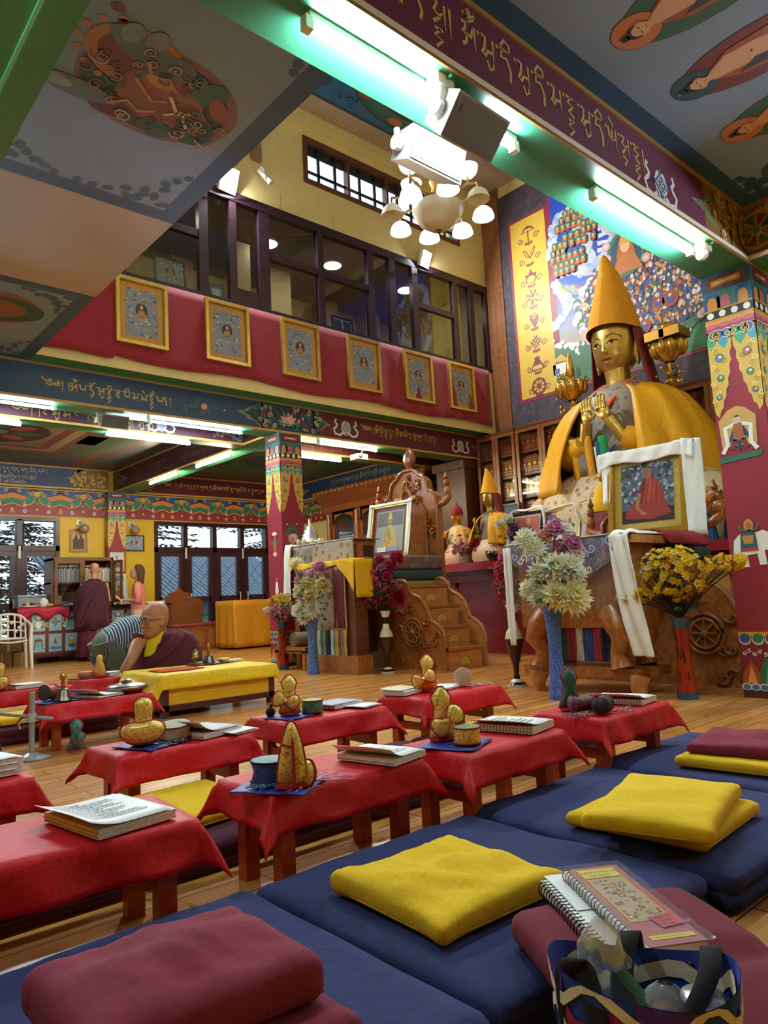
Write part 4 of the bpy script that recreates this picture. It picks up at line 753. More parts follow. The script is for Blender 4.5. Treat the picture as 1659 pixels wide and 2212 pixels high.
for i in range(24):
    z0, z1 = lerp(4.3, B1+.15, i/24), lerp(4.3, B1+.15, (i+1)/24); q = max(0, min(3.999, 4-(z0-4.35)/.42)); k = int(q); m.rect(fa, A0+.05, z0, A1, z1, tuple(lerp(cs[k][j], cs[min(k+1, 4)][j], q-k) for j in range(3)), .006)
m.rect(fa, A0+.05, B0+.05, A1, 4.3, '#3f7a50', .006)
pp(m, [(1192, 740), (1215, 742), (1255, 760), (1275, 800), (1200, 835)], '#3a7a52', .0065); pp(m, [(1235, 750), (1250, 738), (1300, 740), (1330, 800), (1230, 800)], '#35704a', .007)
pp(m, [(1440, 700), (1480, 670), (1540, 650), (1540, 740), (1400, 745)], '#3f8a5c', .007); pp(m, [(1395, 745), (1440, 715), (1475, 720), (1430, 745)], '#6a86c8', .0075)
pp(m, [(1195, 790), (1228, 780), (1228, 805), (1197, 812)], '#e3e1d8', .008); pp(m, [(1192, 785), (1212, 765), (1232, 778)], '#d8a63a', .0085); pp(m, [(1199, 798), (1210, 796), (1210, 808), (1200, 810)], '#4a6ab0', .009)
def puff(pts, n, r, col, seed, d=.009):
    R = random.Random(seed)
    for k in range(n):
        i = R.randrange(len(pts)-1); q = R.random(); a = lerp(pts[i][0], pts[i+1][0], q)+R.uniform(-6, 6); b = lerp(pts[i][1], pts[i+1][1], q)+R.uniform(-6, 6); x, y = T(a, b); m.disc(fa, x, y, r*R.uniform(.6, 1.2), R.choice(col), d+.00002*k, None, 8)
CL = ('#a9b8d4', '#bcc8da', '#92a6cc', '#c4c0c4')
puff([(1195, 742), (1225, 745), (1255, 765)], 20, .035, ('#e6ece8',), 1); puff([(1235, 750), (1252, 738), (1300, 738)], 20, .035, ('#e6ece8',), 2)
puff([(1195, 620), (1235, 645), (1215, 690), (1198, 710)], 70, .05, CL, 3); puff([(1200, 610), (1225, 660)], 40, .05, CL, 33)
puff([(1190, 560), (1260, 590), (1300, 560), (1330, 510), (1290, 470), (1235, 455), (1195, 480), (1192, 560)], 230, .06, CL, 4); puff([(1230, 520), (1260, 490), (1280, 560), (1210, 590)], 120, .07, CL, 5)
for k in range(7): pp(m, [(1290, 490+16*k), (1320+6*(k % 3), 484+15*k), (1292, 500+16*k)], '#ccd8ea', .0095)
for k, col in enumerate(('#c9b04c', '#4f9a70', '#c890a4', '#7a9ad8', '#c9a85c', '#9a6a80')):      # rainbow from the clouds
    P = [(1208+7*k, 618), (1228+6*k, 632-2*k), (1262+2*k, 632-3*k), (1295, 612-4*k), (1320, 585-2.5*k)]; m.stroke(fa, [T(*p) for p in P], .055, col, .012+.0003*k)
R = random.Random(5)
def sage(px, py, s, d):
    x, y = T(px, py); m.disc(fa, x, y+s*.9, s*1.0, '#3f7a5c', d, s*1.1, 10); m.disc(fa, x, y, s*.95, R.choice(('#a8502c', '#8a2f30', '#b8622c')), d+.0004, s*.75, 8); m.disc(fa, x, y+s*.95, s*.42, '#d8ac84', d+.0008, None, 8); m.disc(fa, x, y+.3*s, s*.4, '#c98a4a', d+.0009, None, 6); m.disc(fa, x, y+1.3*s, s*.36, '#2a3c6c', d+.0007, s*.25, 6)
for row, (y, x0, x1, n) in enumerate(((465, 1222, 1250, 3), (478, 1214, 1256, 4), (493, 1205, 1252, 5), (500, 1262, 1278, 2), (513, 1262, 1285, 3), (516, 1222, 1248, 3), (530, 1200, 1212, 2), (532, 1222, 1252, 3), (534, 1264, 1284, 2), (545, 1198, 1218, 3), (558, 1196, 1258, 6), (575, 1204, 1262, 6), (588, 1204, 1240, 4))):
    for k in range(n): sage(lerp(x0, x1, k/max(1, n-1)), y-.35*(lerp(x0, x1, k/max(1, n-1))-1230), .055, .016+.002*row)
# the great assembly
pc = T(1395, 625)
for k in range(150):
    a = 2*pi*k/150; r = R.uniform(.97, 1.08); x, y = pc[0]+1.08*r*cos(a), pc[1]-.02+.78*r*sin(a)*(1 if sin(a) < 0 else .9); m.disc(fa, x, y, R.uniform(.05, .09), R.choice(('#e0c0c8', '#d8d4dc', '#c9a8b4', '#e8dfd8', '#2f5a3c', '#3a6a48')), .014+.00002*k, None, 8)
m.disc(fa, pc[0], pc[1], 1.04, '#4a4a6a', .018, .74, 36)
pal = ('#2f4a9a', '#3858a8', '#c8642c', '#d8943c', '#d9d6d2', '#e4e0da', '#8a2f2c', '#3a6a4c', '#2a3c74', '#c9a85c')
for k in range(1500):
    a = R.uniform(0, 2*pi); r = sqrt(R.random()); x, y = pc[0]+1.03*r*cos(a), pc[1]+.73*r*sin(a); s = R.uniform(.016, .032)
    m.disc(fa, x, y, s, R.choice(pal), .02+.000004*k, s*1.3, 6)
for px, py, s in ((1450, 645, .12), (1370, 700, .1), (1395, 705, .1), (1345, 640, .1), (1425, 655, .09)): x, y = T(px, py); m.disc(fa, x, y, s, '#a8402c', .03); m.disc(fa, x, y-.01, s*.5, '#3a4f98', .031); m.disc(fa, x, y+s*.4, s*.22, '#d8c8b0', .032)
x, y = T(1355, 560); m.disc(fa, x, y+.1, .3, '#3f7a5a', .03, .36, 24); m.disc(fa, x, y+.1, .25, '#28506c', .031, .3, 24); m.poly(fa, [(x-.25, y-.2), (x-.1, y+.12), (x+.1, y+.12), (x+.25, y-.2)], '#c07430', .033); m.disc(fa, x, y+.2, .08, '#e0b890', .035, .1, 12); m.poly(fa, [(x-.1, y+.24), (x, y+.5), (x+.1, y+.24)], '#d8a032', .036); m.poly(fa, [(x-.16, y+.05), (x-.1, y+.25), (x+.1, y+.25), (x+.16, y+.05), (x, y+.12)], '#b86828', .034)
for s in (-1, 1):
    for k in range(3): m.disc(fa, x+s*.3, y-.1+.2*k, .07, '#d8a8b0', .034); m.disc(fa, x+s*.3, y-.1+.2*k, .035, '#e8d0d0', .035)
m.stroke(fa, [T(1360, 730), T(1362, 750)], .35, '#6a7050', .015); m.poly(fa, [T(1345, 735), T(1385, 733), T(1375, 722), T(1355, 722)], '#c8602c', .019)
for px in (1460, 1475, 1487): x, y = T(px, 712); m.disc(fa, x, y, .05, '#d8c8c4', .012); m.disc(fa, x, y-.05, .03, '#b05a5c', .013)
for px, py in ((1238, 808), (1250, 806)): x, y = T(px, py); m.disc(fa, x, y, .035, '#24402c', .012, .1)
m.obj('painting', t)
# ------------------------------------------------------------------ scripture cabinets and their volumes
BW, BT = '#7a4a2a', '#a23a20'
def bookcase(y0, y1, z0, z1, x, rows, lab, nb):
    t = thing('bookcase', lab, 'bookcase', (x, (y0+y1)/2, z0), 'scripture bookcases'); f = altface(x); a0, a1 = -y1, -y0; H = z1-z0
    m = MB(); m.box((a0, z0, -.28), (a1, z1, -.26), BW, 'wood', f)
    for a in (a0, a1-.03): m.box((a, z0, -.26), (a+.03, z1, 0), BW, 'wood', f)
    for k in range(rows+1): z = lerp(z0, z1-.03, k/rows); m.box((a0+.03, z, -.26), (a1-.03, z+.03, -.03), BW, 'wood', f)
    m.box((a0-.02, z1, -.28), (a1+.02, z1+.04, .02), '#6a3f24', 'wood', f); m.obj('carcass', t)
    n = 2; w = (a1-a0)/n
    for k in range(n):
        d = MB(); p, q = a0+w*k+.004, a0+w*(k+1)-.004; frame_rect(d, f, p, z0+.01, q, z1-.01, .055, .002, .03, '#8a5630'); o = d.obj('door', t)
        h = MB(); hx = q-.03 if k == 0 else p+.03; h.tube([f.p(hx, z0+H*.3, .03), f.p(hx, z0+H*.31, .05), f.p(hx, z0+H*.38, .05), f.p(hx, z0+H*.39, .03)], .008, '#d8b860', 'gold', 6); h.obj('handle', o)
        g = MB(); g.box((p+.05, z0+.06, .012), (q-.05, z1-.06, .015), '#ffffff', 'glass', f); g.obj('pane', o)
    for r in range(rows):
        z = lerp(z0, z1-.03, r/rows)+.03; h = H/rows*.76
        for k in range(nb):
            a = lerp(a0+.05, a1-.05, k/nb); ww = (a1-a0-.1)/nb*.93
            yield f, a, z, ww, h*(1+.03*((k*7+r) % 3-1)), r, k
BK = []
random.seed(8); proto = None; nbk = 0
for args in ((7.06, 7.86, 1.55, 3.38, 9.16, 5, 'tall glazed scripture cabinet at the left end of the altar wall', 9), (6.04, 7.04, 1.55, 3.38, 9.16, 5, 'tall glazed scripture cabinet left of the golden statue', 9), (5.0, 6.02, 1.55, 3.38, 9.16, 5, 'tall glazed scripture cabinet half hidden behind the golden statue', 9), (3.45, 4.4, 1.55, 3.38, 9.16, 5, 'tall glazed scripture cabinet between the golden statue and the large column', 9)):
    for f, a, z, w, h, r, k in bookcase(*args):
        if args[0] == 5.0 and k > 5 or args[0] == 3.45 and k > 6: continue
        side = {7.06: 'left end cabinet', 6.04: 'cabinet left of the statue', 5.0: 'cabinet behind the statue', 3.45: 'cabinet beside the large column'}[args[0]]
        m = MB(); m.box((a, z, -.2), (a+w, z+h, -.04), ('#8a2c1a', '#93321c', '#82281a')[k % 3], 'gloss', f)
        for q in (.16, .3, .7, .84): m.box((a-.0005, z+h*q, -.2), (a+w+.0005, z+h*q+.008, -.0385), '#c89a4c', 'gold', f)
        m.box((a+w*.2, z+h*.42, -.1), (a+w*.8, z+h*.6, -.0385), '#c08c40', 'gold', f)
        m.obj('scripture_volume', label='red gold-banded volume on the '+('bottom', 'second', 'middle', 'fourth', 'top')[r]+' shelf of the '+side, cat='book', group='red volumes in the '+side+', '+('bottom', 'second', 'middle', 'fourth', 'top')[r]+' shelf')
# ------------------------------------------------------------------ altar counter in stepped red tiers
m = MB(); R1, R2 = '#7d1f2c', '#8f2634'
m.box((7.62, 1.0, 0), (9.1, 7.55, .22), R1, 'gloss'); m.box((7.68, 1.0, .22), (9.1, 7.55, .36), R1, 'gloss'); m.box((7.75, 1.0, .36), (9.1, 7.55, .98), '#701a28', 'gloss'); m.box((7.66, 1.0, .98), (9.1, 7.55, 1.08), R1, 'gloss'); m.box((7.5, .98, 1.13), (9.1, 7.6, 1.24), R2, 'gloss'); m.box((7.58, 1.0, 1.08), (9.1, 7.55, 1.13), '#4a1018', 'gloss')
for y in (2.6, 4.2, 5.8, 7.2): m.box((7.71, y, .36), (7.752, y+.05, .98), R1, 'gloss')
m.obj('altar_counter', label='long red stepped altar counter behind the two thrones', cat='altar')
m = MB(); m.box((8.0, 1.0, 1.245), (9.1, 7.5, 1.40), R1, 'gloss'); m.obj('altar_step', label='raised red step along the back of the altar counter', cat='altar')
m = MB(); m.box((9.12, 3.45, 0), (9.44, 7.9, 1.545), R1, 'gloss'); m.obj('plinth', label='red plinth carrying the scripture cabinets along the altar wall', cat='plinth')
# ------------------------------------------------------------------ statues
def seated_statue(name, lab, base, s, robe, inner, lap, hat, skin='#cdae5c', facing=(-1, 0, 0), skm='gold', mats=('satin', 'brocade', 'brocade'), big=False, hatcol='#d99a1e'):
    u = V(facing).normalized(); f = F(base, u, V((0, 0, 1)).cross(u)); t = thing(name, lab, 'statue', base)
    P = lambda x, y, z: f.p(x*s, y*s, z*s)
    def ring(z, dx, dy, cx=0, cy=0, n=40, fold=0, seed=0, pw=.8): return [P(cx+(dx+fold*sin(9*a+seed)+fold*.6*sin(17*a+2*z*4))*(abs(cos(a))**pw)*(1 if cos(a) > 0 else -1), cy+(dy+fold*sin(9*a+seed)+fold*.6*sin(17*a+2))*(abs(sin(a))**pw)*(1 if sin(a) > 0 else -1), z) for a in [2*pi*i/n for i in range(n)]]
    k = 1 if big else .64; m = MB(); m.rings([ring(0, .40, 1.1*k, .13), ring(.12, .43, 1.2*k, .14), ring(.3, .43, 1.18*k, .14), ring(.46, .40, 1.06*k, .12), ring(.6, .36, .82*k, .1, 0, 40, .01), ring(.7, .3, .58, .06)], lap, mats[2], caps=True); m.obj('lap_cloth', t)
    m = MB(); m.rings([ring(.45, .42, .6), ring(.9, .36, .52), ring(1.25, .33, .5), ring(1.45, .27, .46), ring(1.56, .18, .28), ring(1.6, .12, .14)], inner, mats[1]); m.obj('torso', t)
    # cape wrapped from behind, open in front
    m = MB(); N = 44; A0 = .40
    def cape(a, b):
        an = lerp(A0, 2*pi-A0, a); z = lerp(.52, 1.60, b); prof = [(.62, .94), (.60, .92), (.57, .88), (.52, .82), (.45, .73), (.34, .60), (.14, .18)]
        q = b*6; k = min(5, int(q)); dx = lerp(prof[k][0], prof[k+1][0], q-k); dy = lerp(prof[k][1], prof[k+1][1], q-k); fo = .05*(1-b)**.7*(sin(an*13+3*b)+.6*sin(an*29+1))
        ca, sa = cos(an), sin(an); return P((dx+fo)*abs(ca)**.85*(1 if ca > 0 else -1)-.02, (dy+fo)*abs(sa)**.85*(1 if sa > 0 else -1), z-.10*(1-b)*abs(sin(an*.5)))
    m.grid(cape, 60, 14, robe, mats[0]); o = m.obj('cape', t); o.modifiers.new('thick', 'SOLIDIFY').thickness = .02*s
    # neck and head
    m = MB(); m.rings([ring(1.55, .13, .13, .03, 0, 24), ring(1.64, .115, .115, .04, 0, 24), ring(1.74, .12, .125, .05, 0, 24)], skin, skm)
    HZ, prof = 1.70, [(0, .06, .05), (.03, .14, .13), (.08, .185, .178), (.15, .208, .203), (.24, .225, .218), (.33, .23, .222), (.42, .232, .222), (.5, .215, .2), (.56, .17, .16), (.6, .1, .1), (.62, .02, .02)]
    def hx(y, z):      # front surface of the face
        q = z-HZ; k = 0
        while k < len(prof)-2 and prof[k+1][0] < q: k += 1
        a, b = prof[k], prof[k+1]; w = max(0, min(1, (q-a[0])/(b[0]-a[0]))); dx, dy = lerp(a[1], b[1], w), lerp(a[2], b[2], w); return .05+dx*max(.02, 1-(abs(y)/dy)**2)**.5
    m.rings([ring(HZ+z, dx, dy, .05, 0, 28, 0, 0, .95) for z, dx, dy in prof], skin, skm)
    nz = [(HZ+.33, .008, .012), (HZ+.27, .016, .018), (HZ+.21, .03, .03), (HZ+.185, .048, .042), (HZ+.165, .03, .035), (HZ+.15, .006, .02)]
    m.rings([[P(hx(0, z)-.012+pr*max(0, cos(a)), wd*sin(a), z) for a in [2*pi*i/12 for i in range(12)]] for z, pr, wd in nz], skin, skm)
    for sg in (-1, 1):
        g = F(P(.03, sg*.222, HZ+.26), u, V((0, 0, 1)), f.v*sg); m.rings([[g.p(.038*s*q*cos(a)-.01*s, .13*s*q*sin(a)-.03*s+(-.03*s if sin(a) < 0 else 0), dd*s) for a in [2*pi*i/14 for i in range(14)]] for q, dd in ((1, -.02), (1.02, .02), (.7, .03), (.45, .012), (.02, .01))], skin, skm)
        m.ball(P(.02, sg*.225, HZ+.10), (.03*s, .022*s, .06*s), skin, skm, f=F(P(.02, sg*.225, HZ+.10), u, f.v))
    m.obj('head', t)
    m = MB()
    def fp(y, z, e=.004): return P(hx(y, z)+e, y, z)
    def fpoly(pts, col, e): m.add([fp(y, z, e) for y, z in pts], [tuple(range(len(pts)))], col, 'gloss')
    def fline(pts, w, col, e):
        for (y0, z0), (y1, z1) in zip(pts, pts[1:]):
            dy, dz = y1-y0, z1-z0; l = sqrt(dy*dy+dz*dz); py, pz = -dz/l*w/2, dy/l*w/2; m.add([fp(y0+py, z0+pz, e), fp(y1+py, z1+pz, e), fp(y1-py, z1-pz, e), fp(y0-py, z0-pz, e)], [(0, 1, 2, 3)], col, 'gloss')
    for sg in (-1, 1):
        cy, cz = sg*.088, HZ+.275; E = [(cy-sg*.05, cz-.012), (cy-sg*.02, cz+.014), (cy+sg*.015, cz+.018), (cy+sg*.055, cz+.008), (cy+sg*.02, cz-.016), (cy-sg*.02, cz-.02)]
        fpoly(E, '#e6e2d6', .005); fpoly([(cy+.019*cos(a)*.9, cz+.0+.016*sin(a)) for a in [2*pi*i/10 for i in range(10)]], '#3a2418', .008); fpoly([(cy+.009*cos(a), cz+.009*sin(a)) for a in [2*pi*i/8 for i in range(8)]], '#0c0a0a', .0095)
        fline(E[:4], .009, '#2a1c12', .009); fline([(cy-sg*.055, cz+.045), (cy-sg*.03, cz+.07), (cy+sg*.01, cz+.082), (cy+sg*.06, cz+.06), (cy+sg*.085, cz+.035)], .009, '#4a3820', .007)
    fpoly([(-.062, HZ+.115), (-.03, HZ+.128), (-.01, HZ+.122), (.01, HZ+.122), (.03, HZ+.128), (.062, HZ+.115), (.03, HZ+.092), (0, HZ+.086), (-.03, HZ+.092)], '#a8463c', .006); fline([(-.062, HZ+.115), (-.02, HZ+.11), (.02, HZ+.11), (.062, HZ+.115)], .006, '#5c1f1c', .009)
    m.obj('painted_face', t)
    m = MB(); m.rings([[P(.02+dx*1.03*cos(a)-.012, dy*1.03*sin(a), HZ+z) for a in [lerp(1.15, 2*pi-1.15, i/23) for i in range(24)]] for z, dx, dy in prof[4:8]], '#14161c', 'paint', caps=False, closed=False); m.obj('hair', t)
    # hat
    m = MB()
    if hat == 'pandita':
        def hp(a, b):
            an = 2*pi*a; z = HZ+.40+1.0*b*.86; k = (1-b)**.72; front = cos(an) > 0
            dx, dy = .30*k+.012, .27*k+.012; z += -.10*(1-b)**2*(cos(an) < -.2)+.05*(1-b)**2*max(0, cos(an)); lean = .10*b*b
            step = -.05 if (b > .72 and front) else 0
            return P(.03+(dx+step*k)*cos(an)-lean*.3+.13*b**3, dy*sin(an)+.004*sin(b*60+an*3), z)
        m.grid(hp, 32, 26, hatcol, 'cloth')
        m.obj('pointed_hat', t)
        for sg in (-1, 1):
            def lap_(a, b): an = lerp(.35*pi, .72*pi, a)*sg; return P(.0+.27*cos(an)-.10*b+(-.02)*a, (.262+.09*b)*sin(an)+sg*.015*sin(a*7), HZ+.42-.62*b)
            m = MB(); m.grid(lap_, 8, 10, '#7c1a28', 'brocade'); o = m.obj('hat_lappet', t); o.modifiers.new('thick', 'SOLIDIFY').thickness = .012*s
    else:
        m.rings([ring(HZ+.28, .245, .235, .03, 0, 28), ring(HZ+.42, .27, .26, .03, 0, 28), ring(HZ+.55, .24, .23, .02, 0, 28), ring(HZ+.66, .16, .15, .01, 0, 28), ring(HZ+.72, .06, .06, 0, 0, 28), ring(HZ+.8, .05, .05, 0, 0, 28), ring(HZ+.84, .01, .01, 0, 0, 28)], hatcol, 'cloth'); m.obj('round_hat', t)
    # hands before the chest
    def hand(y, sg, up):
        m = MB(); w = P(.42, sg*.20, .97); pm = P(.52, y, 1.27); el = P(.24, sg*.50, .86)
        m.tube([el, w, w.lerp(pm, .6)], [.085*s, .065*s, .058*s], skin, skm, 12)
        m.ball(w.lerp(pm, .82), (.03*s, .062*s, .085*s), skin, skm, 12, F(w.lerp(pm, .82), u, f.v))
        for k in range(4):
            b = pm+f.v*((k-1.5)*.03*s)+V((0, 0, -.01*s)); L = (.15, .17, .165, .13)[k]*s; cu = .25+.22*(3-k) if up else .35+.15*k
            m.tube([b, b+V((0, 0, L*.45))+u*(L*.12), b+V((0, 0, L*(.9-.3*cu)))+u*(-L*.1*cu), b+V((0, 0, L*(1.05-.55*cu)))+u*(-L*.35*cu)], [.019*s, .018*s, .016*s, .011*s], skin, skm, 8)
        b = w.lerp(pm, .7)-f.v*(sg*.06*s); m.tube([b, b-f.v*(sg*.05*s)+V((0, 0, .05*s)), b-f.v*(sg*.03*s)+V((0, 0, .11*s))], [.022*s, .02*s, .012*s], skin, skm, 8)
        m.obj('hand', t)
    if big:
        for sg in (-1, 1): m = MB(); m.tube([P(.2, sg*.56, .98), P(.30, sg*.46, .88), P(.38, sg*.30, .92), P(.42, sg*.22, .96)], [.16*s, .15*s, .12*s, .10*s], robe, mats[0], 16); m.obj('sleeve', t)
    if big: hand(.05, 1, True); hand(-.10, -1, True)
    else: hand(-.25, -1, True)
    return t, P, f
# the great golden statue
t, P, fS = seated_statue('golden_statue', 'great golden seated statue with tall yellow pointed hat and yellow cape', (8.3, 4.66, 1.41), 1.235, '#d69c12', '#8c7a68', '#d2b896', 'pandita', big=True, mats=('satin', 'floral', 'floral'), hatcol='#e8a428')
f = fS; s = 1.235
m = MB(); m.grid(lambda a, b: P(.40+.06*b+.02*sin(a*9), lerp(-.12, -.36, a), lerp(.56, 1.02, b)), 8, 10, '#d89c14', 'satin'); o = m.obj('hanging_sleeve', t); o.modifiers.new('thick', 'SOLIDIFY').thickness = .015
for k, (y0, y1, col) in enumerate(((-.04, .06, '#1f8a4c'), (-.07, -.04, '#2f5aa8'), (-.09, -.07, '#d8d4cc'), (.06, .10, '#2a3c8a'), (.10, .14, '#b83a28'))):
    m = MB(); m.grid(lambda a, b: P(.42+.05*b, lerp(y0, y1, a), lerp(.54, 1.0-.05*k, b)), 2, 6, col, 'cloth'); o = m.obj('sleeve_lining', t); o.modifiers.new('thick', 'SOLIDIFY').thickness = .012
m = MB()
for sg in (-1, 1): m.tube([P(.02, sg*.17, 1.62), P(.16, sg*.15, 1.55), P(.30, sg*.04, 1.36), P(.35, -.02, 1.25)], [.045, .05, .05, .03], '#d8541c', 'cloth', 8, flat=.35)
m.obj('orange_collar', t)
m = MB(); g = lambda a, b: P(.43+.04*b, lerp(-.36, -.17, a), lerp(.64, .98, b)); m.grid(g, 4, 4, '#8a7c70', 'brocade'); o = m.obj('brocade_bib', t); o.modifiers.new('thick', 'SOLIDIFY').thickness = .01
m = MB()
for p in ([(-.14, 1.5), (-.36, 1.32), (-.4, 1.0)], [(.12, 1.32), (-.1, 1.3), (-.36, 1.28)]): m.tube([P(.36-.35*abs(y)-.25*max(0, z-1.25), y, z) for y, z in p], .008, '#1c1820', 'cloth', 5)
m.obj('robe_piping', t)
def side_spray(y, z, lab, sword):
    q = V((8.35, y, z)); tt = thing('lotus_spray', lab, 'ornament', q); R = random.Random(int(y*10)); m = MB(); m.tube([q-V((0, 0, .45)), q+V((0, 0, .35))], .022, '#c9a04a', 'gold', 8)
    for k in range(34):
        h = R.uniform(-.35, .38); a = R.uniform(0, 2*pi); L = R.uniform(.10, .2)*(1.25 if h > 0 else 1); d = V((cos(a)*.7, sin(a), .35)); b = q+V((0, 0, h)); sd = V((-sin(a), cos(a), 0))*.035
        m.add([b, b+d*L*.5+sd, b+d*L+V((0, 0, .05)), b+d*L*.5-sd, b+d*L*.5+V((0, 0, .02))], [(0, 1, 4), (1, 2, 4), (2, 3, 4), (3, 0, 4)], '#cfa24a', 'gold', True)
        m.ball(b+d*L, .022, '#d8b058', 'gold', 6, k=4)
    m.obj('stem_with_leaves', tt)
    m = MB()
    for k in range(10): a = 2*pi*k/10; b = q+V((.16*cos(a), .18*sin(a), .25)); m.ball(b, (.05, .055, .09), '#cda04a', 'gold', 8, k=5)
    m.lathe([(.06, -.02), (.17, .1), (.19, .2), (.12, .24), (0, .25)], q+V((0, 0, .1)), '#c79a44', 'gold', 16); m.obj('flower_cup', tt)
    m = MB()
    if sword: m.lathe([(.0, 0), (.03, .02), (.06, .12), (.05, .22), (.0, .42)], q+V((0, 0, .36)), '#d8b458', 'gold', 10)
    else: m.box((8.2, y-.22, z+.36), (8.5, y+.22, z+.47), '#b58a38', 'gold'); m.box((8.2, y-.03, z+.355), (8.5, y+.03, z+.478), '#d8b860', 'gold'); m.ball(q+V((0, 0, .52)), (.08, .1, .07), '#cfa24a', 'gold', 10)
    m.obj('flaming_sword' if sword else 'scripture_bundle', tt)
side_spray(4.02, 3.42, 'golden lotus carrying a scripture at the right shoulder of the great statue', False)
side_spray(5.42, 3.28, 'golden lotus carrying a sword at the left shoulder of the great statue', True)
m = MB(); sp = lambda x: abs(x)**.8*(1 if x > 0 else -1); m.grid(lambda a, b: P(.14+lerp(.45, .34, b*b)*sp(cos(lerp(-2.5, -.95, a))), lerp(1.22, .92, b*b)*sp(sin(lerp(-2.5, -.95, a))), .02+.53*b), 20, 10, '#b83448', 'floral'); o = m.obj('brocade_throw', label='red flowered brocade spread over the knee of the great statue', cat='cloth'); o.modifiers.new('thick', 'SOLIDIFY').thickness = .02
seated_statue('small_statue', 'small statue with a red round hat and orange flowered robe on the altar', (7.84, 7.2, 1.245), .36, '#cf9238', '#d8b898', '#d9a888', 'round', skin='#c99a44', facing=(-1, .1, 0), mats=('brocade', 'brocade', 'brocade'), hatcol='#8c2c30')
seated_statue('small_statue', 'small golden statue with pointed yellow hat and raised hand on the altar', (7.76, 6.47, 1.245), .44, '#d89f20', '#5c4a3c', '#d8b8a0', 'pandita', skin='#b8924a', facing=(-1, .25, 0), hatcol='#d8a024')
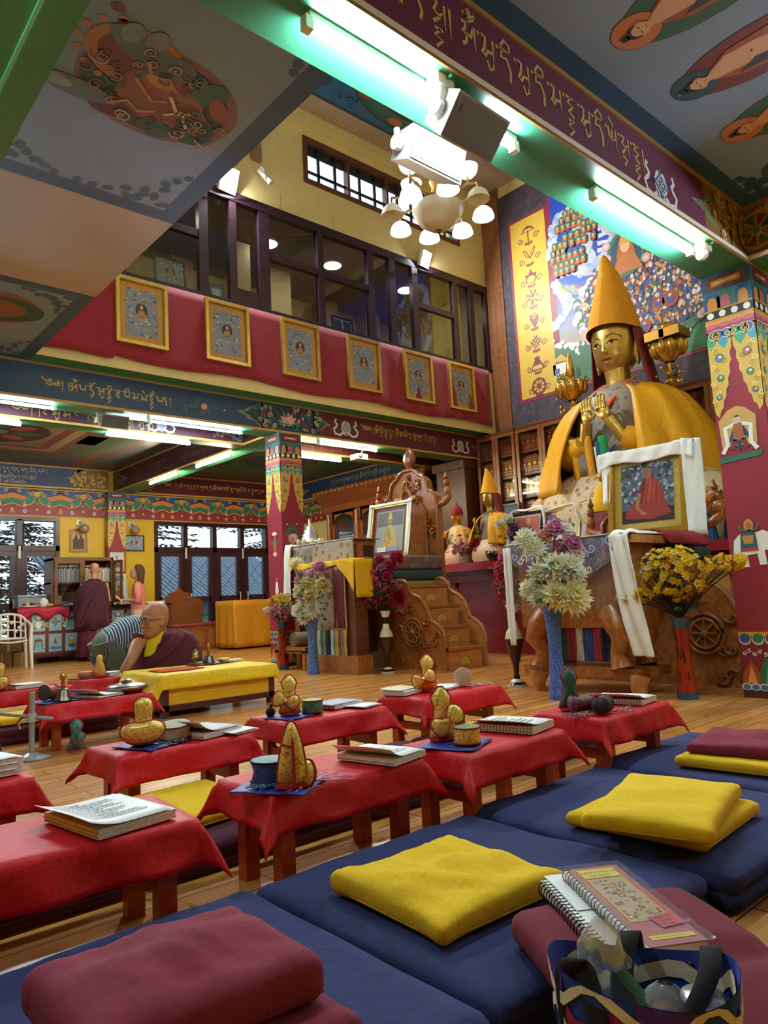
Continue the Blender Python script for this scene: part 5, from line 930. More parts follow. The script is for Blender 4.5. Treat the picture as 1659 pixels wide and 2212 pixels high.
# ------------------------------------------------------------------ carved thrones
WD, WL = '#a2632f', '#bd8146'
def throne(dx, dy, lab, low=0):
    t = thing('carved_throne', lab, 'throne', (6.2+dx, 6.7+dy, 0), 'carved wooden thrones'); O = V((dx, dy, 0))
    def bx(m, lo, hi, col, mt): m.box(tuple(V(lo)+O), tuple(V(hi)+O), col, mt)
    m = MB(); bx(m, (5.67, 6.15, 0), (6.6, 7.3, .22), WD, 'carve'); bx(m, (5.7, 6.18, .22), (6.55, 7.27, .78), WD, 'carve'); bx(m, (5.64, 6.12, .78), (6.6, 7.33, .88), WL, 'carve'); m.obj('base', t)
    # back, as a carved plate with lobed outline, on the plane x = 6.5
    f = altface(6.5); f = F(f.o+O, f.u, f.v); cy = -6.8
    half = [(a, b-low*(b > 1)) for a, b in [(.50, .85), (.50, 1.95), (.49, 2.06), (.43, 2.13), (.36, 2.15), (.35, 2.2), (.33, 2.29), (.26, 2.35), (.20, 2.37), (.17, 2.42), (.08, 2.46)]]
    out = [(cy+a, b) for a, b in half]+[(cy-a, b) for a, b in half[::-1]]
    m = MB(); A = [f.p(a, b, .0) for a, b in out]; B_ = [f.p(a, b, -.09) for a, b in out]; m.rings([B_, A], WD, 'carve', caps=True, sm=False)
    for d, q in ((.012, 1.0),): m.tube([f.p(cy+(a-cy)*q, b, d) for a, b in out], .024, '#8f5830', 'gloss', 6)
    m.tube([f.p(cy-.3, .9, .02), f.p(cy-.3, 1.9, .02), f.p(cy-.2, 2.02, .02), f.p(cy, 2.06, .02), f.p(cy+.2, 2.02, .02), f.p(cy+.3, 1.9, .02), f.p(cy+.3, .9, .02)], .02, '#8f5830', 'gloss', 6)
    R = random.Random(3)
    for k in range(46):
        a, b = R.uniform(-.44, .44), R.uniform(1.0, 2.38)
        if abs(a) < .3 and b < 2.03 or b > 2.2 and abs(a) > .25: continue
        if b-low < .9: continue
        m.tube([f.p(cy+a+.05*(1-i/9)*cos(i*.9+k), b-low+.05*(1-i/9)*sin(i*.9+k), .02) for i in range(9)], [.016-.001*i for i in range(9)], ('#a8682f', '#8a5226')[k % 2], 'gloss', 5)
    m.obj('backrest', t); f = F(f.o-V((0, 0, low)), f.u, f.v)
    m = MB(); wc = f.p(cy, 2.22, .03); m.tube([f.p(cy+.09*cos(2*pi*i/20), 2.2+.12*sin(2*pi*i/20), .03) for i in range(22)], .014, '#95602f', 'gloss', 6, False)
    for i in range(4): m.tube([f.p(cy-.08*cos(i*pi/4), 2.2-.1*sin(i*pi/4), .03), f.p(cy+.08*cos(i*pi/4), 2.2+.1*sin(i*pi/4), .03)], .009, '#95602f', 'gloss', 5)
    m.obj('dharma_wheel', t)
    for sg in (-1, 1):
        m = MB(); b = lambda a, z, d=.05: f.p(cy+sg*a, z, d); m.tube([b(.08, 2.06), b(.14, 2.08), b(.2, 2.07)], [.03, .042, .035], '#9a6a34', 'gloss', 8); m.tube([b(.09, 2.08), b(.07, 2.15), b(.055, 2.19)], [.026, .02, .022], '#9a6a34', 'gloss', 8); m.tube([b(.06, 2.18), b(.035, 2.18)], [.02, .01], '#9a6a34', 'gloss', 6)
        for a in (.09, .19): m.tube([b(a, 2.06), b(a+.02, 2.02), b(a-.01, 2.0)], .012, '#9a6a34', 'gloss', 6)
        m.obj('carved_deer', t)
        m = MB(); m.tube([b(.5, 1.95, -.04), b(.6, 1.97, -.04), b(.67, 2.02, -.04), b(.69, 2.1, -.04)], [.05, .045, .04, .02], WD, 'carve', 8)
        m.ball(b(.66, 2.1, -.04), (.05, .05, .07), WD, 'carve'); m.ball(b(.65, 2.2, -.04), (.04, .04, .06), '#7d4826', 'gloss'); m.ball(b(.645, 2.28, -.04), .032, '#7d4826', 'gloss', 8); m.tube([b(.645, 2.3, -.04), b(.64, 2.36, -.04)], [.02, .004], '#7d4826', 'gloss', 6); m.obj('carved_attendant', t)
    m = MB(); q = f.p(cy, 2.44, -.04); m.lathe([(.06, 0), (.04, .04), (.06, .07), (.1, .12), (.115, .18), (.09, .25), (.03, .31), (0, .34)], q, '#7a4524', 'carve', 16, sx=.45); m.obj('finial', t)
    # stair on the near side, between two lobed stringers
    for x, st in ((5.66, True), (6.3, False)):
        g = F(V((x, 0, 0))+O, (0, -1, 0), (0, 0, 1)); o2 = [(-6.28, 0), (-6.28, .98), (-6.2, 1.0), (-6.1, .99), (-6.03, .94), (-6.0, .86), (-5.95, .82), (-5.86, .79), (-5.78, .72), (-5.73, .62), (-5.7, .54), (-5.62, .5), (-5.53, .44), (-5.49, .35), (-5.48, .25), (-5.48, 0)]
        if not st: o2 = [(a*.0+a, b*1.02) for a, b in o2]
        m = MB(); m.rings([[g.p(a, b, -.04) for a, b in o2], [g.p(a, b, 0) for a, b in o2]], WD if st else WL, 'carve' if st else 'wood', caps=True, sm=False); m.tube([g.p(a, b, -.02) for a, b in o2[1:-1]], .028, '#8f5a2e' if st else '#a46c38', 'wood', 6)
        o = m.obj('stringer', t)
        if st:
            m = MB(); wy, wz = -5.96, .41
            for r in (.155, .115): m.tube([g.p(wy+r*cos(2*pi*i/24), wz+r*sin(2*pi*i/24), .015) for i in range(26)], .014, '#8f5c30', 'gloss', 6, False)
            for i in range(4): m.tube([g.p(wy-.13*cos(i*pi/4), wz-.13*sin(i*pi/4), .015), g.p(wy+.13*cos(i*pi/4), wz+.13*sin(i*pi/4), .015)], .011, '#8f5c30', 'gloss', 5)
            m.ball(g.p(wy, wz, .015), .035, '#8f5c30', 'gloss', 8)
            for k in range(26):
                a, b = R.uniform(-6.2, -5.55), R.uniform(.06, .7)
                if (a-wy)**2+(b-wz)**2 < .035 or b > .95+(a+5.45)*-.0-.9*max(0, a+6.2): continue
                m.tube([g.p(a+.06*(1-i/9)*cos(i*.8+k), b+.05*(1-i/9)*sin(i*.8+k), .012) for i in range(9)], [.018-.0012*i for i in range(9)], '#87552b', 'gloss', 5)
            m.obj('wheel_carving', o)
    for k in range(4):
        y = 5.5+.16*k; z = .235*(k+1); m = MB(); bx(m, (5.67, y, z-.235), (6.26, y+.02, z-.03), WL, 'wood'); bx(m, (5.665, y-.02, z-.03), (6.27, y+.165, z), '#a56c36', 'wood')
        r = F(V((5.98, y-.001, z-.15))+O, (1, 0, 0), (0, 0, 1))
        for i in range(7): a = pi*(i+.5)/7; h = r.at(0, -.035).rot(a-pi/2); m.poly(h, [(0, 0), (-.022, .05), (-.018, .08), (0, .1), (.018, .08), (.022, .05)], '#4a2f16', .0012+.0004*(i % 2)); m.poly(h, [(0, .006), (-.018, .05), (-.014, .078), (0, .094), (.014, .078), (.018, .05)], '#c9a24c', .002+.0004*(i % 2))
        m.obj('step', t)
    return t
throne(0, 0, 'carved wooden throne with stairs left of the altar, holding a framed portrait')
throne(.02, -3.3, 'carved wooden throne with stairs beside the large column on the right', .62)
def qcush(lo, hi, col, mt, lab, g): m = MB(); rbx(m, lo, hi, .035, col, mt); m.obj('throne_cushion', label=lab, cat='cushion', group=g)
def rbx(m, lo, hi, r, col, mt): m.bbox(lo, hi, col, mt, r, seg=4)
for o, nm in ((V((0, 0, 0)), 'left'), (V((.02, -3.3, 0)), 'right')):
    for k, (z0, z1, col, mt) in enumerate(((.885, 1.0, '#9c8a34', 'brocade'), (1.002, 1.13, '#35504e', 'hexes'), (1.132, 1.30 if nm == 'left' else 1.24, '#7c6a64' if nm == 'left' else '#6a3a38', 'hexes' if nm == 'left' else 'brocade'))):
        qcush(tuple(V((5.72, 6.2, z0))+o), tuple(V((6.46, 7.24, z1))+o), col, mt, ('lowest yellow', 'middle grey green', 'topmost patterned')[k]+' cushion in the pile on the '+nm+' throne' if 0 else ('yellow brocade cushion at the bottom of the pile', 'dark green patterned cushion in the middle of the pile', 'faded patterned cushion on top of the pile')[k]+(' on the left throne' if nm == 'left' else ' on the right throne'), 'cushions on the '+nm+' throne')
m = MB(); m.grid(lambda a, b: (5.38+.75*a, 2.72+.9*b, 1.247+.008*NZ.noise(V((a*6, b*6, 0)))-.12*max(0, .12-b)/.12), 12, 14, '#8c1a28', 'cloth'); o = m.obj('throw_cloth', label='red cloth under the large monk portrait on the right throne', cat='cloth'); o.modifiers.new('thick', 'SOLIDIFY').thickness = .006
# ------------------------------------------------------------------ framed portraits
def monk(m, f, w, h, robe, bg, skin='#a8704c', hat=None, seat='#3a2a24', d=.002, busts=False):
    """small painted seated figure filling a picture of w by h"""
    m.rect(f, 0, 0, w, h, bg, d); R = random.Random(int(w*1000))
    k = w
    if busts: cx, cy, s = w*.55, h*.1, h*.95
    else: cx, cy, s = w*.5, h*.12, h*.8
    m.poly(f, [(cx-.36*s*.8, cy-.0), (cx-.32*s*.8, cy+.18*s), (cx-.2*s, cy+.52*s), (cx-.08*s, cy+.66*s), (cx+.08*s, cy+.66*s), (cx+.2*s, cy+.5*s), (cx+.3*s, cy+.16*s), (cx+.34*s, cy)], robe, d+.001)
    m.poly(f, [(cx-.16*s, cy+.5*s), (cx-.04*s, cy+.62*s), (cx+.1*s, cy+.2*s), (cx+.02*s, cy+.14*s)], tuple(x*.6 for x in c(robe)), d+.0015)
    m.disc(f, cx, cy+.8*s, .085*s, skin, d+.002, .12*s, 14); m.disc(f, cx, cy+.86*s, .082*s, tuple(x*.35 for x in c(skin)), d+.0018, .09*s, 12)
    for q in (-1, 1): m.disc(f, cx+q*.03*s, cy+.81*s, .012*s, '#2a1a14', d+.0025, .006*s, 6)
    m.stroke(f, [(cx-.025*s, cy+.735*s), (cx+.025*s, cy+.735*s)], .01*s, '#7a3c34', d+.0025)
    m.stroke(f, [(cx-.17*s, cy+.45*s), (cx-.2*s, cy+.2*s), (cx-.02*s, cy+.12*s)], .06*s, skin, d+.003); m.disc(f, cx, cy+.12*s, .05*s, skin, d+.0035, .03*s, 8)
    if hat: m.poly(f, [(cx-.1*s, cy+.84*s), (cx-.07*s, cy+.95*s), (cx, cy+1.08*s), (cx+.07*s, cy+.95*s), (cx+.1*s, cy+.84*s)], hat, d+.003)
def picture(f, w, h, lab, fcol='#c09a3c', fw=.03, mw=.0, mcol='#d8c890', paint=None, depth=.03, name='framed_picture', group=None, fm='gold', glass=False, cat='picture'):
    """f: lower left of the frame, n towards the viewer"""
    t = thing(name, lab, cat, f.p(w/2, 0, 0), group); m = MB(); frame_rect(m, f, 0, 0, w, h, fw, -.005, depth, fcol, fm); frame_rect(m, f, fw*.75, fw*.75, w-fw*.75, h-fw*.75, fw*.4, .0, depth*.7, tuple(x*.7 for x in c(fcol)), fm); m.box((fw, fw, -.004), (w-fw, h-fw, 0), '#2a2420', 'paint', f); m.obj('frame', t)
    m = MB(); g = f.at(fw+mw, fw+mw, .006); 
    if mw: m.rect(f.at(fw, fw, .004), 0, 0, w-2*fw, h-2*fw, mcol, 0, 'satin')
    paint(m, g, w-2*fw-2*mw, h-2*fw-2*mw); m.obj('print', t)
    return t
def ring_deity(m, f, w, h, seed=0, d=.001):
    R = random.Random(seed); m.rect(f, 0, 0, w, h, '#8795ac', d)
    for k in range(110): m.disc(f, w*R.random(), h*R.random(), w*R.uniform(.03, .075), R.choice(('#7f94a8', '#a4adb4', '#54688c', '#b89a80', '#c8ccd0', '#3f5478', '#8a7a78', '#c9b69c')), d+.0005+.000004*k, w*R.uniform(.012, .035), 7, t=R.random()*.6)
    m.disc(f, w/2, h*.55, w*.22, '#a8805c', d+.0015, h*.17, 18); m.disc(f, w/2, h*.56, w*.19, '#2c4468', d+.0018, h*.15, 18); m.poly(f, [(w*.36, h*.43), (w*.42, h*.56), (w*.58, h*.56), (w*.64, h*.43)], '#b88a4c', d+.002); m.disc(f, w/2, h*.62, w*.055, '#d0b08c', d+.0022, n=10); m.poly(f, [(w*.45, h*.64), (w*.5, h*.7), (w*.55, h*.64)], '#c89a3c', d+.0024)
for k, x in enumerate((2.925, 4.005, 5.09, 6.19, 7.265, 8.235)):      # six thangkas on the valance
    lean = .02; f = F((x, 7.575, 3.735), (1, 0, 0), V((0, lean, 1)))
    picture(f, .60, .775, ('first gold framed thangka on the red valance, beside the floodlight end', 'second gold framed thangka, with white glare on its glass', 'third gold framed thangka on the red valance', 'fourth gold framed thangka, below the glass of the middle bays', 'fifth gold framed thangka on the red valance', 'sixth gold framed thangka, nearest the altar wall')[k], '#d8ba62', .04, .075, '#c99a58', lambda m, g, w, h, k=k: ring_deity(m, g, w, h, k), .045, 'framed_thangka', 'gold framed thangkas on the red valance')
m = MB()
def val(a, b):
    x = lerp(2.0, 9.28, a); z = lerp(4.545, 3.575+.025*sin(x*3.1)-.05*(x < 2.9), b); fo = (.012+.022*(x > 6.6 or x < 2.9)+.012*NZ.noise(V((x*2, 0, 3))))*b**.5
    return (x, 7.615-.02*b-fo*(.5+.5*sin(x*(11+5*(x > 6.6)))), z)
m.grid(val, 220, 10, '#931830', 'velvet'); o = m.obj('valance', label='long red velvet valance hung below the balcony glass', cat='curtain'); o.modifiers.new('thick', 'SOLIDIFY').thickness = .006
# portraits on the thrones, altar and behind
picture(F((6.05, 7.12, 1.305), (.06, -1, 0), V((.16, 0, 1))), .66, .70, 'framed portrait of a yellow robed lama on the left throne', '#c8ae50', .03, .055, '#6c2a34', lambda m, g, w, h: (monk(m, g, w, h, '#b59a34', '#8a8880', hat='#c9a23a'), m.rect(g, .02, h*.62, w-.02, h-.02, '#4c4a48', .0022), m.rect(g, .05, .0, w*.42, .06, '#d8d2c4', .008), m.rect(g, w*.5, .0, w*.85, .06, '#8a84a8', .008)), .03, 'framed_portrait')
def big_portrait(m, g, w, h):
    R = random.Random(4); m.rect(g, 0, 0, w, h, '#4a5a66', .001)
    for k in range(260): m.disc(g, w*R.random(), h*(.3+.7*R.random()), w*R.uniform(.015, .05), R.choice(('#7d8ea4', '#2c3c40', '#3f5244', '#a8b4c4', '#56687c', '#2a3436')), .0012+.000003*k, None, 6, t=R.random())
    m.poly(g, [(0, 0), (w, 0), (w, h*.22), (w*.6, h*.3), (0, h*.2)], '#241818', .0025); rb = '#8c2a24'
    m.poly(g, [(w*.06, h*.08), (w*.1, h*.2), (w*.3, h*.4), (w*.36, h*.62), (w*.46, h*.76), (w*.66, h*.74), (w*.8, h*.56), (w*.84, h*.3), (w*.96, h*.12), (w*.6, h*.03)], rb, .003); m.poly(g, [(w*.3, h*.4), (w*.44, h*.74), (w*.5, h*.7), (w*.4, h*.3)], '#5c1618', .0034); m.poly(g, [(w*.5, h*.76), (w*.58, h*.78), (w*.66, h*.5), (w*.5, h*.3)], '#a03a2c', .0036)
    for k in range(7): m.stroke(g, [(w*(.5+.04*k), h*.7), (w*(.42+.05*k), h*.3)], w*.012, '#6a1c1a' if k % 2 else '#a8442e', .0039)
    m.stroke(g, [(w*.36, h*.5), (w*.3, h*.26), (w*.42, h*.14)], w*.07, '#9a6a4c', .004); m.disc(g, w*.44, h*.14, w*.06, '#a87858', .0042, h*.025, 8)
    m.disc(g, w*.52, h*.84, w*.085, '#946450', .004, h*.085, 16); m.disc(g, w*.53, h*.89, w*.088, '#5c4a44', .0038, h*.06, 14)
    for q in (-.035, .025): m.disc(g, w*(.5+q), h*.845, w*.014, '#241410', .0045, h*.006, 6)
    m.stroke(g, [(w*.475, h*.8), (w*.53, h*.8)], w*.014, '#6a3430', .0045); m.stroke(g, [(w*.497, h*.84), (w*.49, h*.815)], w*.014, '#7c4c3c', .0046)
picture(F((6.02, 3.62, 1.256), (.10, -1, 0), V((.12, .0, 1))), .72, .78, 'large gold framed portrait of a monk in maroon robes, draped with a white scarf', '#c09a38', .045, .075, '#b9a04c', big_portrait, .045, 'framed_portrait')
picture(F((7.54, 6.02, 1.245), (0, -1, 0), V((.2, 0, 1))), .50, .60, 'dark framed portrait of a monk with joined hands on the altar', '#1c1a1c', .03, .03, '#e8e4dc', lambda m, g, w, h: monk(m, g, w, h, '#4a1c22', '#a8504c', skin='#c08864', busts=True), .03, 'framed_portrait', fm='gloss')
def stupa(m, g, w, h):
    m.rect(g, 0, 0, w, h, '#4a4470', .001); R = random.Random(2)
    for k in range(60): m.disc(g, w*R.random(), h*R.random(), w*.08, R.choice(('#5c4f80', '#6a4a74', '#3c4484', '#7a6890')), .0012+.00001*k, w*.03, 7, t=R.random()*3)
    m.poly(g, [(w*.2, 0), (w*.3, h*.25), (w*.42, h*.4), (w*.46, h*.62), (w*.5, h*.75), (w*.54, h*.62), (w*.58, h*.4), (w*.7, h*.25), (w*.8, 0)], '#d4d6e0', .003)
picture(F((7.54, 5.49, 1.245), (0, -1, 0), V((.2, 0, 1))), .48, .57, 'framed purple picture of a white pointed shrine on the altar', '#b8904c', .02, 0, paint=stupa, depth=.03, name='framed_picture')
picture(F((7.54, 4.98, 1.245), (0, -1, 0), V((.2, 0, 1))), .36, .60, 'framed portrait of an orange robed monk on the altar', '#c49a58', .022, .015, '#dfe2e4', lambda m, g, w, h: monk(m, g, w, h, '#c8641c', '#a8bcc4'), .03, 'framed_portrait')
picture(F((9.1, 7.62, 1.75), (0, -1, 0), (0, 0, 1)), .62, .46, 'dark blue picture of a white building behind the small statues', '#2a221c', .03, 0, paint=lambda m, g, w, h: (m.rect(g, 0, 0, w, h, '#33507c', .001), m.poly(g, [(w*.2, h*.2), (w*.35, h*.5), (w*.5, h*.8), (w*.65, h*.5), (w*.8, h*.2)], '#8a9cb4', .002)), depth=.03, fm='gloss')
def scarf(pts, w, lab, nrm, col='#e6e6e2', name='white_scarf', fold=.012, mt='cloth', cat='scarf'):
    P = [V(p) for p in pts]; Q = []
    for i in range(len(P)-1):
        p0, p1, p2, p3 = P[max(i-1, 0)], P[i], P[i+1], P[min(i+2, len(P)-1)]
        for k in range(6): q = k/6; Q.append(.5*((2*p1)+(p2-p0)*q+(2*p0-5*p1+4*p2-p3)*q*q+(3*p1-p0-3*p2+p3)*q**3))
    Q.append(P[-1]); nn = V(nrm).normalized(); m = MB(); N = len(Q)-1
    def fn(a, b):
        i = min(N, int(round(b*N))); tn = (Q[min(i+1, N)]-Q[max(i-1, 0)]).normalized(); up = tn.cross(nn).normalized(); return Q[i]+nn*(w*(a-.5))+up*(fold*sin(a*11+i*.25)+.6*fold*NZ.noise(V((a*5, i*.3, 1))))
    m.grid(fn, 12, N, col, mt); o = m.obj(name, label=lab, cat=cat); o.modifiers.new('thick', 'SOLIDIFY').thickness = .004; return o
# white scarves draped on the portraits
fp_ = F((6.02, 3.62, 1.256), (.10, -1, 0), V((.12, .0, 1)))
m = MB()
def drape(a, b): x = lerp(-.09, .80, a); q = .07-.0*b; over = .03*sin(a*40)*.2; return fp_.p(x, .80+.02*sin(a*9)-.13*max(0, b-.35)*(1+.5*abs(2*a-1)**3)*1.4-.06*max(0, .35-b), .055-.11*max(0, .35-b)/.35+.008*sin(a*30+b*4)) if b > .35 else fp_.p(x, .81-.1*(.35-b), .055-.12*(.35-b)/.35)
m.grid(drape, 40, 10, '#e8e8e6', 'cloth'); 
m.grid(lambda a, b: fp_.p(.70+.14*a+.03*b, .82-.86*b, .06-.08*a+.012*sin(a*9+b*5)), 10, 14, '#e8e8e6', 'cloth'); m.grid(lambda a, b: fp_.p(-.07+.10*a, .82-.5*b, .05-.05*(1-a)+.008*sin(a*9+b*5)), 8, 10, '#e8e8e6', 'cloth')
o = m.obj('white_scarf', label='white scarf over the top and right side of the large monk portrait', cat='scarf'); o.modifiers.new('thick', 'SOLIDIFY').thickness = .004
fl = F((6.05, 7.12, 1.305), (.06, -1, 0), V((.16, 0, 1))); m = MB(); m.grid(lambda a, b: fl.p(-.03+.72*a, .73-.05*b, .04*(b > .3)+.005*sin(a*30)), 24, 5, '#e8e8e4', 'cloth'); m.grid(lambda a, b: fl.p(-.05+.06*a-.02*b, .73-.72*b, .03+.006*sin(b*9+a*6)), 6, 12, '#e8e8e4', 'cloth'); m.grid(lambda a, b: fl.p(.65+.06*a, .73-.72*b, .03+.006*sin(b*9+a*6)), 6, 12, '#e8e8e4', 'cloth')
o = m.obj('white_scarf', label='white scarf round the portrait on the throne with stairs in full view', cat='scarf'); o.modifiers.new('thick', 'SOLIDIFY').thickness = .004
scarf([(7.53, 6.05, 1.3), (7.62, 6.03, 1.82), (7.63, 5.78, 1.86), (7.63, 5.52, 1.85), (7.58, 5.48, 1.4)], .06, 'white scarf over the dark framed portrait on the altar', (1, 0, .2)); scarf([(7.63, 5.46, 1.80), (7.64, 5.25, 1.83), (7.63, 5.02, 1.82), (7.57, 5.0, 1.4)], .06, 'white scarf over the purple picture on the altar', (1, 0, .2)); scarf([(7.64, 4.98, 1.86), (7.65, 4.8, 1.87), (7.64, 4.62, 1.86)], .05, 'white scarf over the orange monk portrait on the altar', (1, 0, .2))
# ------------------------------------------------------------------ tables before the thrones
def valance_tri(m, f, a0, a1, z, drop, col, mt, n=20):
    m.grid(lambda a, b: f.p(lerp(a0, a1, a), z-b*(.12+drop*(1-abs(2*a-1))), .012+.006*sin(a*25)*b), n, 8, col, mt)
def fringe(m, f, a0, a1, z0, z1, cols, n):
    for k in range(n): a = lerp(a0, a1, (k+.5)/n); m.tube([f.p(a, z1, .012), f.p(a+.004*sin(k), (z0+z1)/2, .018+.006*sin(k*2.1)), f.p(a+.006*sin(k*1.7), z0, .012)], [(a1-a0)/n*.55]*3, cols[(k*len(cols))//n], 'cloth', 5)
# left: tall brocade table with a silver mandala, and the low one under a yellow cloth in front of it
t = thing('altar_table', 'tall altar table covered in grey flowered brocade by the middle column', 'table', (5.35, 7.0, 0)); m = MB(); m.box((5.24, 6.5, 1.44), (5.62, 7.75, 1.5), WD, 'carve'); m.box((5.3, 6.5, .2), (5.58, 7.6, 1.44), '#3a241a', 'carve'); m.obj('body', t)
for y in (6.4, 7.62): m = MB(); m.box((5.26, y, 0), (5.34, y+.09, 1.44), WD, 'carve'); m.obj('leg', t)
m = MB(); f = altface(5.225); m.grid(lambda a, b: f.p(lerp(-7.8, -6.42, a), 1.52-.30*b, .01+.01*sin(a*30)*b), 30, 6, '#a8988a', 'floral'); m.grid(lambda a, b: V((5.2+.44*b, lerp(7.8, 6.42, a), 1.512)), 12, 4, '#a8988a', 'floral'); valance_tri(m, f, -7.72, -7.15, 1.5, .5, '#8a7a70', 'floral'); o = m.obj('brocade_cover', t); o.modifiers.new('thick', 'SOLIDIFY').thickness = .006
scarf([(5.5, 7.72, 1.53), (5.26, 7.72, 1.535), (5.18, 7.72, 1.48), (5.175, 7.73, 1.1), (5.17, 7.74, .7)], .17, 'white scarf hanging from the tall brocade table beside the middle column', (0, 1, 0))
t = thing('mandala_set', 'silver tiered mandala offering on the tall brocade table', 'ornament', (5.42, 7.55, 1.525)); m = MB(); m.lathe([(.13, 0), (.15, .02), (.14, .05), (.12, .05), (.125, .09), (.1, .1), (.105, .14), (.08, .15), (.085, .19), (.05, .2), (.055, .24), (.02, .25), (.015, .33), (0, .35)], (5.42, 7.55, 1.525), '#b9b6a8', 'metal', 20); m.obj('tiers', t)
m = MB(); [m.ball((5.42+.15*cos(k*.7), 7.55+.17*sin(k*.7), 1.56), (.03, .03, .05), '#c9c4a8', 'gloss', 6, k=4) for k in range(9)]; m.obj('offerings', t)
t = thing('low_altar_table', 'carved low altar table under a yellow cloth with a striped thread fringe', 'table', (5.05, 6.58, 0)); m = MB(); m.box((4.98, 6.14, 0), (5.2, 7.1, .2), WD, 'carve'); m.box((5.02, 6.2, .2), (5.2, 7.02, 1.22), '#6a3a22', 'carve'); m.obj('body', t)
m = MB(); f = altface(5.0); m.grid(lambda a, b: f.p(lerp(-7.02, -6.32, a), 1.22-.74*b, .01+.01*sin(a*18)*b), 24, 14, '#b5ab95', 'floral'); m.grid(lambda a, b: f.p(lerp(-6.52, -6.34, a), 1.2-.7*b, .022+.008*sin(a*18)*b), 8, 10, '#6a2430', 'brocade'); o = m.obj('brocade_hanging', t); o.modifiers.new('thick', 'SOLIDIFY').thickness = .006
m = MB(); fringe(m, f, -7.0, -6.32, .2, .48, ('#c88a9c', '#b8707c', '#a8a88c', '#d8d0b4', '#4f8a8c', '#c9b46c', '#3c5c7c', '#1f3c5c', '#d8dcd4', '#8ab0a0', '#b8b46c', '#a8364c', '#6a9a6c', '#cf9a4c'), 56); m.obj('thread_fringe', t)
m = MB(); fz = lambda a, b: V((4.985+.24*min(1, b*2) if b < .5 else 5.225, lerp(7.2, 6.0, a), 1.245+.01*sin(a*9)-.0)) ; m.grid(lambda a, b: V((5.235-.26*b, lerp(7.22, 6.12, a), 1.25+.012*sin(a*14+b*3))), 30, 6, '#dcae0e', 'cloth'); m.grid(lambda a, b: V((4.972-.01*b+.008*sin(a*30)*b, lerp(7.22, 6.12, a), 1.25+.012*sin(a*14+3)-(.05+.30*max(0, a-.72)/.28*1.0)*b)), 40, 8, '#dcae0e', 'cloth'); m.grid(lambda a, b: V((5.235-.26*a, 6.115-.012*sin(a*9)*b, 1.25-.42*b)), 8, 8, '#dcae0e', 'cloth'); o = m.obj('yellow_cloth', label='yellow cloth laid over the low altar table', cat='cloth'); o.modifiers.new('thick', 'SOLIDIFY').thickness = .005
t = thing('rolled_mat', 'rolled pale mat on a low shelf left of the blue vase', 'mat', (5.1, 7.45, .42)); m = MB(); m.tube([(5.06, 7.46, .36), (5.26, 7.46, .36)], .085, '#b8ac94', 'cloth', 18); [m.tube([(5.055, 7.46+.02*k*cos(q), .36+.02*k*sin(q)) for q in [2*pi*i/16 for i in range(17)]], .006, '#8a7c64', 'cloth', 5, False) for k in (1, 2, 3, 4)]; m.obj('roll', t)
m = MB(); m.box((5.0, 7.14, .22), (5.22, 7.8, .27), WD, 'carve'); [m.box((5.0, y, 0), (5.06, y+.06, .22), WD, 'carve') for y in (7.15, 7.72)]; m.box((5.0, 7.14, .2), (5.03, 7.8, .23), '#8f5830', 'carve'); m.obj('shelf_stand', label='low carved stand under the rolled mat', cat='stand')
# right: carved table with cabriole legs, blue brocade, clear plastic and a long scarf
t = thing('offering_table', 'carved table with curved legs and blue brocade before the right throne', 'table', (5.05, 3.35, 0)); m = MB(); m.box((4.92, 2.78, 1.13), (5.42, 3.95, 1.19), WL, 'carve'); m.box((4.96, 2.86, .5), (5.36, 3.88, 1.13), WD, 'carve'); m.box((4.92, 2.8, .13), (5.36, 3.86, .2), WD, 'carve'); m.obj('body', t)
for y, sg in ((2.98, 1), (3.66, -1)):
    for x in (4.95, 5.3):
        m = MB(); m.tube([(x, y+sg*.06, .62), (x-.03, y-sg*.02, .52), (x-.04, y-sg*.06, .42), (x-.02, y+sg*.0, .32), (x-.03, y-sg*.03, .2)], [.1, .1, .085, .06, .09], WD, 'carve', 10); m.obj('leg', t)
for y in (2.82, 3.72):
    m = MB(); m.tube([(4.93, y, .14), (4.90, y, .06), (4.92, y, .0)], [.08, .06, .05], WL, 'carve', 8); m.obj('foot', t)
m = MB(); f = altface(4.905); valance_tri(m, f, -3.95, -2.82, 1.19, .28, '#2c3f7c', 'clouds', 30); m.grid(lambda a, b: V((4.9+.53*b, lerp(3.95, 2.8, a), 1.196)), 12, 4, '#2c3f7c', 'clouds'); R = random.Random(9)
for k in range(46): a, b = R.uniform(-3.85, -2.9), R.uniform(.86, 1.17); m.spiral(f, a, b, R.uniform(.03, .05), 1.2, .014, R.choice(('#b8746c', '#9aa8c4', '#c9a04c', '#d8d2c4', '#7a4a6c')), .02+.0004*k, R.random()*6) if b > 1.19-.12-.28*(1-abs(2*((a+3.95)/1.13)-1))+.03 else None
o = m.obj('brocade_cover', t)
m = MB(); fringe(m, altface(5.0), -3.62, -3.0, .24, .6, ('#1f2c34', '#24503c', '#8c2440', '#c9c4b4', '#2a4a84', '#a83050', '#1c2c4c', '#3f6a4c'), 36); m.obj('thread_fringe', t)
m = MB(); m.grid(lambda a, b: V((4.885-.01*sin(a*20)*b, lerp(3.97, 2.8, a), 1.205-(.45+.2*abs(sin(a*5)))*b)), 30, 10, '#ffffff', 'plastic'); m.obj('plastic_cover', label='clear plastic sheet over the blue brocade table', cat='plastic sheet')
scarf([(5.4, 2.86, 1.215), (5.1, 2.87, 1.22), (4.89, 2.87, 1.21), (4.865, 2.86, 1.1), (4.86, 2.82, .75), (4.86, 2.77, .45), (4.87, 2.75, .30)], .17, 'long white scarf hanging down the front of the blue brocade table', (0, 1, .05), fold=.014)
